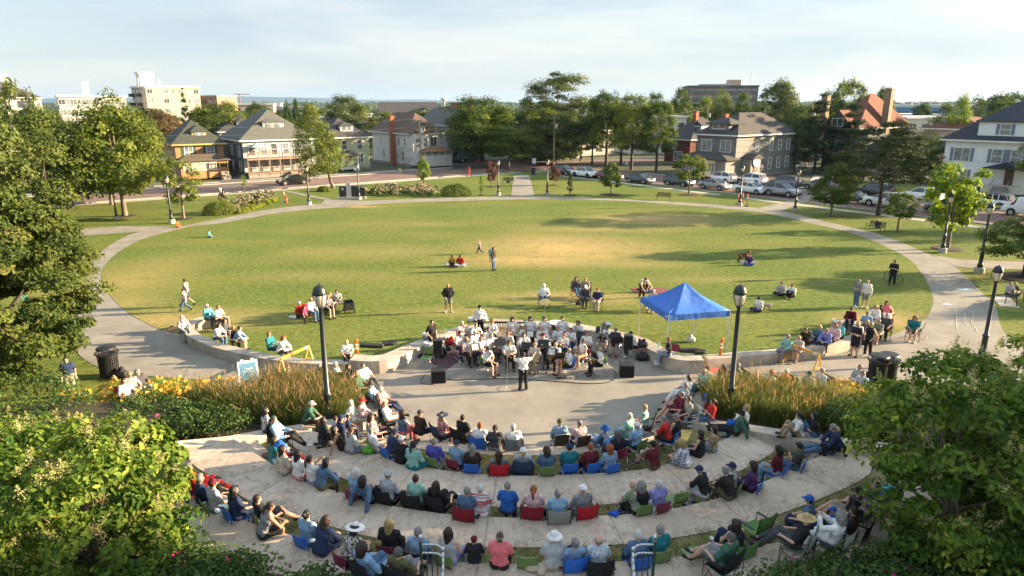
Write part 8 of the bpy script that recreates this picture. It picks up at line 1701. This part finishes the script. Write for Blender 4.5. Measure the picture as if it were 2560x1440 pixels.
# chalk
CH=lambda c,n: mat('chalk_'+n,c,.95,col2=(.2,.2,.19),scale=5,contrast=(.4,.8))
def chalk(pts,m,w=.05): 
    mb=MB(); L_,R_=strip([P(*p) for p in pts],w); k=len(L_); mb.add([(p.x,p.y,.016) for p in L_+R_],[(i,k+i,k+i+1,i+1) for i in range(k-1)]); tag(mb.build('chalk_drawing',m),kind='structure')
W_=CH((.50,.52,.50),'white'); 
for pts in ([(2387,770),(2392,790),(2390,810),(2394,826)],[(2410,776),(2414,790),(2408,800),(2418,815)],[(2430,778),(2434,792),(2428,806),(2440,822),(2444,832)],[(2390,826),(2420,824),(2446,834)],[(2398,785),(2406,788),(2412,784)],[(2398,800),(2410,804),(2424,800)],[(2400,812),(2412,818),(2422,812)],[(2386,770),(2410,766),(2432,772)]): chalk(pts,W_,.035)
sheet('chalk_drawing',[P(2390,724),P(2405,720),P(2425,722),P(2434,727),P(2410,728)],.014,CH((.35,.52,.55),'blue')); sheet('chalk_drawing',[P(2350,762),P(2365,757),P(2386,763),P(2370,764)],.014,CH((.48,.40,.50),'pink'))
# utility access cover patch and bench
# ================================================================ BIKES, WAGON, ROLLATOR
def wheel(mb,c,r,ax=(1,0,0),t=.018,n=20):
    c=Vector(c);a=Vector(ax); u=a.orthogonal().normalized(); w=a.cross(u); pts=[c+(u*math.cos(i*math.tau/n)+w*math.sin(i*math.tau/n))*r for i in range(n+1)]; mb.path(pts,t,5)
def bike(label,px,py,rz,k,col,wh=BLKP,lean=0):
    p=P(px,py); t=empty('bicycle',(p.x,p.y,.01),rz,label,'bicycle'); t.rotation_euler=(0,lean,rz); t.scale=(k,)*3; m=mat('bike_'+label.split()[0],col,.35)
    for y in(-.52,.52):
        mb=MB(); wheel(mb,(0,y,.33),.31); w=mb.build('wheel',wh,t); mb=MB(); [mb.tube((0,y,.33),(0,y+.3*math.cos(a),.33+.3*math.sin(a)),.003,.003,3) for a in [i*math.tau/12 for i in range(12)]]; mb.build('spokes',METAL,w)
    mb=MB(); a,b,c_,d=(0,-.52,.33),(0,-.08,.30),(0,-.2,.78),(0,.36,.80)
    for q in((a,b),(b,c_),(a,c_),(c_,d),(b,d)): mb.tube(*q,.018,.018,6)
    mb.tube(d,(0,.52,.33),.016,.016,6); mb.tube(d,(0,.33,.95),.016,.016,6); mb.build('frame',m,t); mb=MB(); mb.box((0,-.22,.88),(.13,.26,.05)); mb.tube(c_,(0,-.21,.86),.014,.014,6); mb.build('saddle',BLKP,t); mb=MB(); mb.tube((-.28,.30,.96),(.28,.30,.96),.014,.014,6); mb.build('handlebar',BLKM,t)
bike('black bicycle under the rider with folded arms',2231,708,R(12),1,(.02,.02,.022)); bike('pink children\'s bicycle on its stand before the headscarf wearer',440,838,R(-62),.62,(.62,.10,.25),mat('pink_tyre',(.35,.06,.12),.7),R(14)); bike('turquoise bicycle half hidden under the huge oak',62,765,R(70),.95,(.05,.4,.5))
p=P(873,780); t=empty('wagon',(p.x,p.y,.01),R(20),'black folding wagon with raised handle on the left lawn','wagon'); mb=MB(); [mb.box(c_,d) for c_,d in(((0,0,.22),(.5,.8,.03)),((-.25,0,.42),(.02,.8,.4)),((.25,0,.42),(.02,.8,.4)),((0,.4,.42),(.5,.02,.4)),((0,-.4,.42),(.5,.02,.4)))]; mb.build('tub',BAGB,t)
for sx in(-1,1):
    for sy in(-1,1): mb=MB(); mb.tube((sx*.24,sy*.32,.10),(sx*.30,sy*.32,.10),.10,.10,14); mb.build('wheel',BLKP,t)
mb=MB(); mb.path([(0,.42,.2),(0,.62,.95)],.014,6); mb.tube((-.12,.62,.95),(.12,.62,.95),.016,.016,6); mb.build('handle',BLKM,t)
for lb,px,py,c_ in (('red wheeled walker under the white-haired sitter on the lawn',1634,772,(.4,.04,.02)),('green-black rollator under the copper curls',2289,846,(.03,.07,.05))):
    p=P(px,py); t=empty('rollator',(p.x,p.y,.01),face_to(px,py,0,26),lb,'rollator','wheeled walkers'); m=mat('rollator_'+lb.split()[0].replace('-','_'),c_,.4)
    mb=MB(); [mb.path([(s*.28,.30,.10),(s*.27,-.05,.55),(s*.27,-.20,.92)],.014,6) or mb.path([(s*.28,-.34,.10),(s*.27,.0,.55)],.014,6) for s in(-1,1)]; mb.build('frame',m,t)
    for sx in(-1,1):
        for y in(.30,-.34): mb=MB(); mb.tube((sx*.27,y,.09),(sx*.31,y,.09),.09,.09,14); mb.build('wheel',mat('pale_wheel',(.4,.42,.4),.6),t)
# ================================================================ DOGS
def dog(label,px,py,rz,k,c_,fluffy=False,low=False):
    m=mat('fur_'+label.split()[0],c_,.9,col2=tuple(a*.6 for a in c_),scale=18,bump=1,bscale=60); w=.03 if fluffy else 0
    C_=[((0,.18,.46),(0,-.20,.45),.125+w,.095+w,(1.15,1,1)),((0,.20,.44),(0,.34,.60),.085,.065+w),((0,.36,.64),(0,.40,.65),.075+w,.065+w),((0,.42,.62),(0,.53,.60),.045,.034),((-.055,.34,.68),(-.085,.33,.60),.022,.02),((.055,.34,.68),(.085,.33,.60),.022,.02),((0,-.28,.48),(0,-.44,.60),.03,.015)]
    for s in(-1,1):
        C_+=[((s*.08,.18,.42),(s*.08,.20,.22),.055,.032),((s*.08,.20,.22),(s*.08,.19,.04),.030,.024),((s*.08,.19,.03),(s*.08,.24,.025),.028,.022)]
        C_+=[((s*.08,-.20,.42),(s*.085,-.12,.26),.075,.045),((s*.085,-.12,.26),(s*.085,-.27,.15),.040,.024),((s*.085,-.27,.15),(s*.085,-.24,.03),.024,.022),((s*.085,-.24,.025),(s*.085,-.18,.022),.026,.02)]
    if low: C_=[tuple([tuple((q[0],q[1],q[2]*.62)) if isinstance(q,tuple) and len(q)==3 and i<2 else q for i,q in enumerate(c)]) for c in C_]
    p=P(px,py); o=link('dog',blob('dog',C_,.014,.03,noise=.008 if fluffy else .002),None,(p.x,p.y,.01),rz); o.scale=(k,)*3; o.data.materials.append(m); tag(o,label,'dog')
dog('brown long-tailed dog standing beside the purple tee',1856,656,R(-85),1.25,(.22,.07,.02)); dog('small fluffy grey dog beside the black cap on the lawn',1918,772,R(60),.75,(.38,.34,.28),True,True)
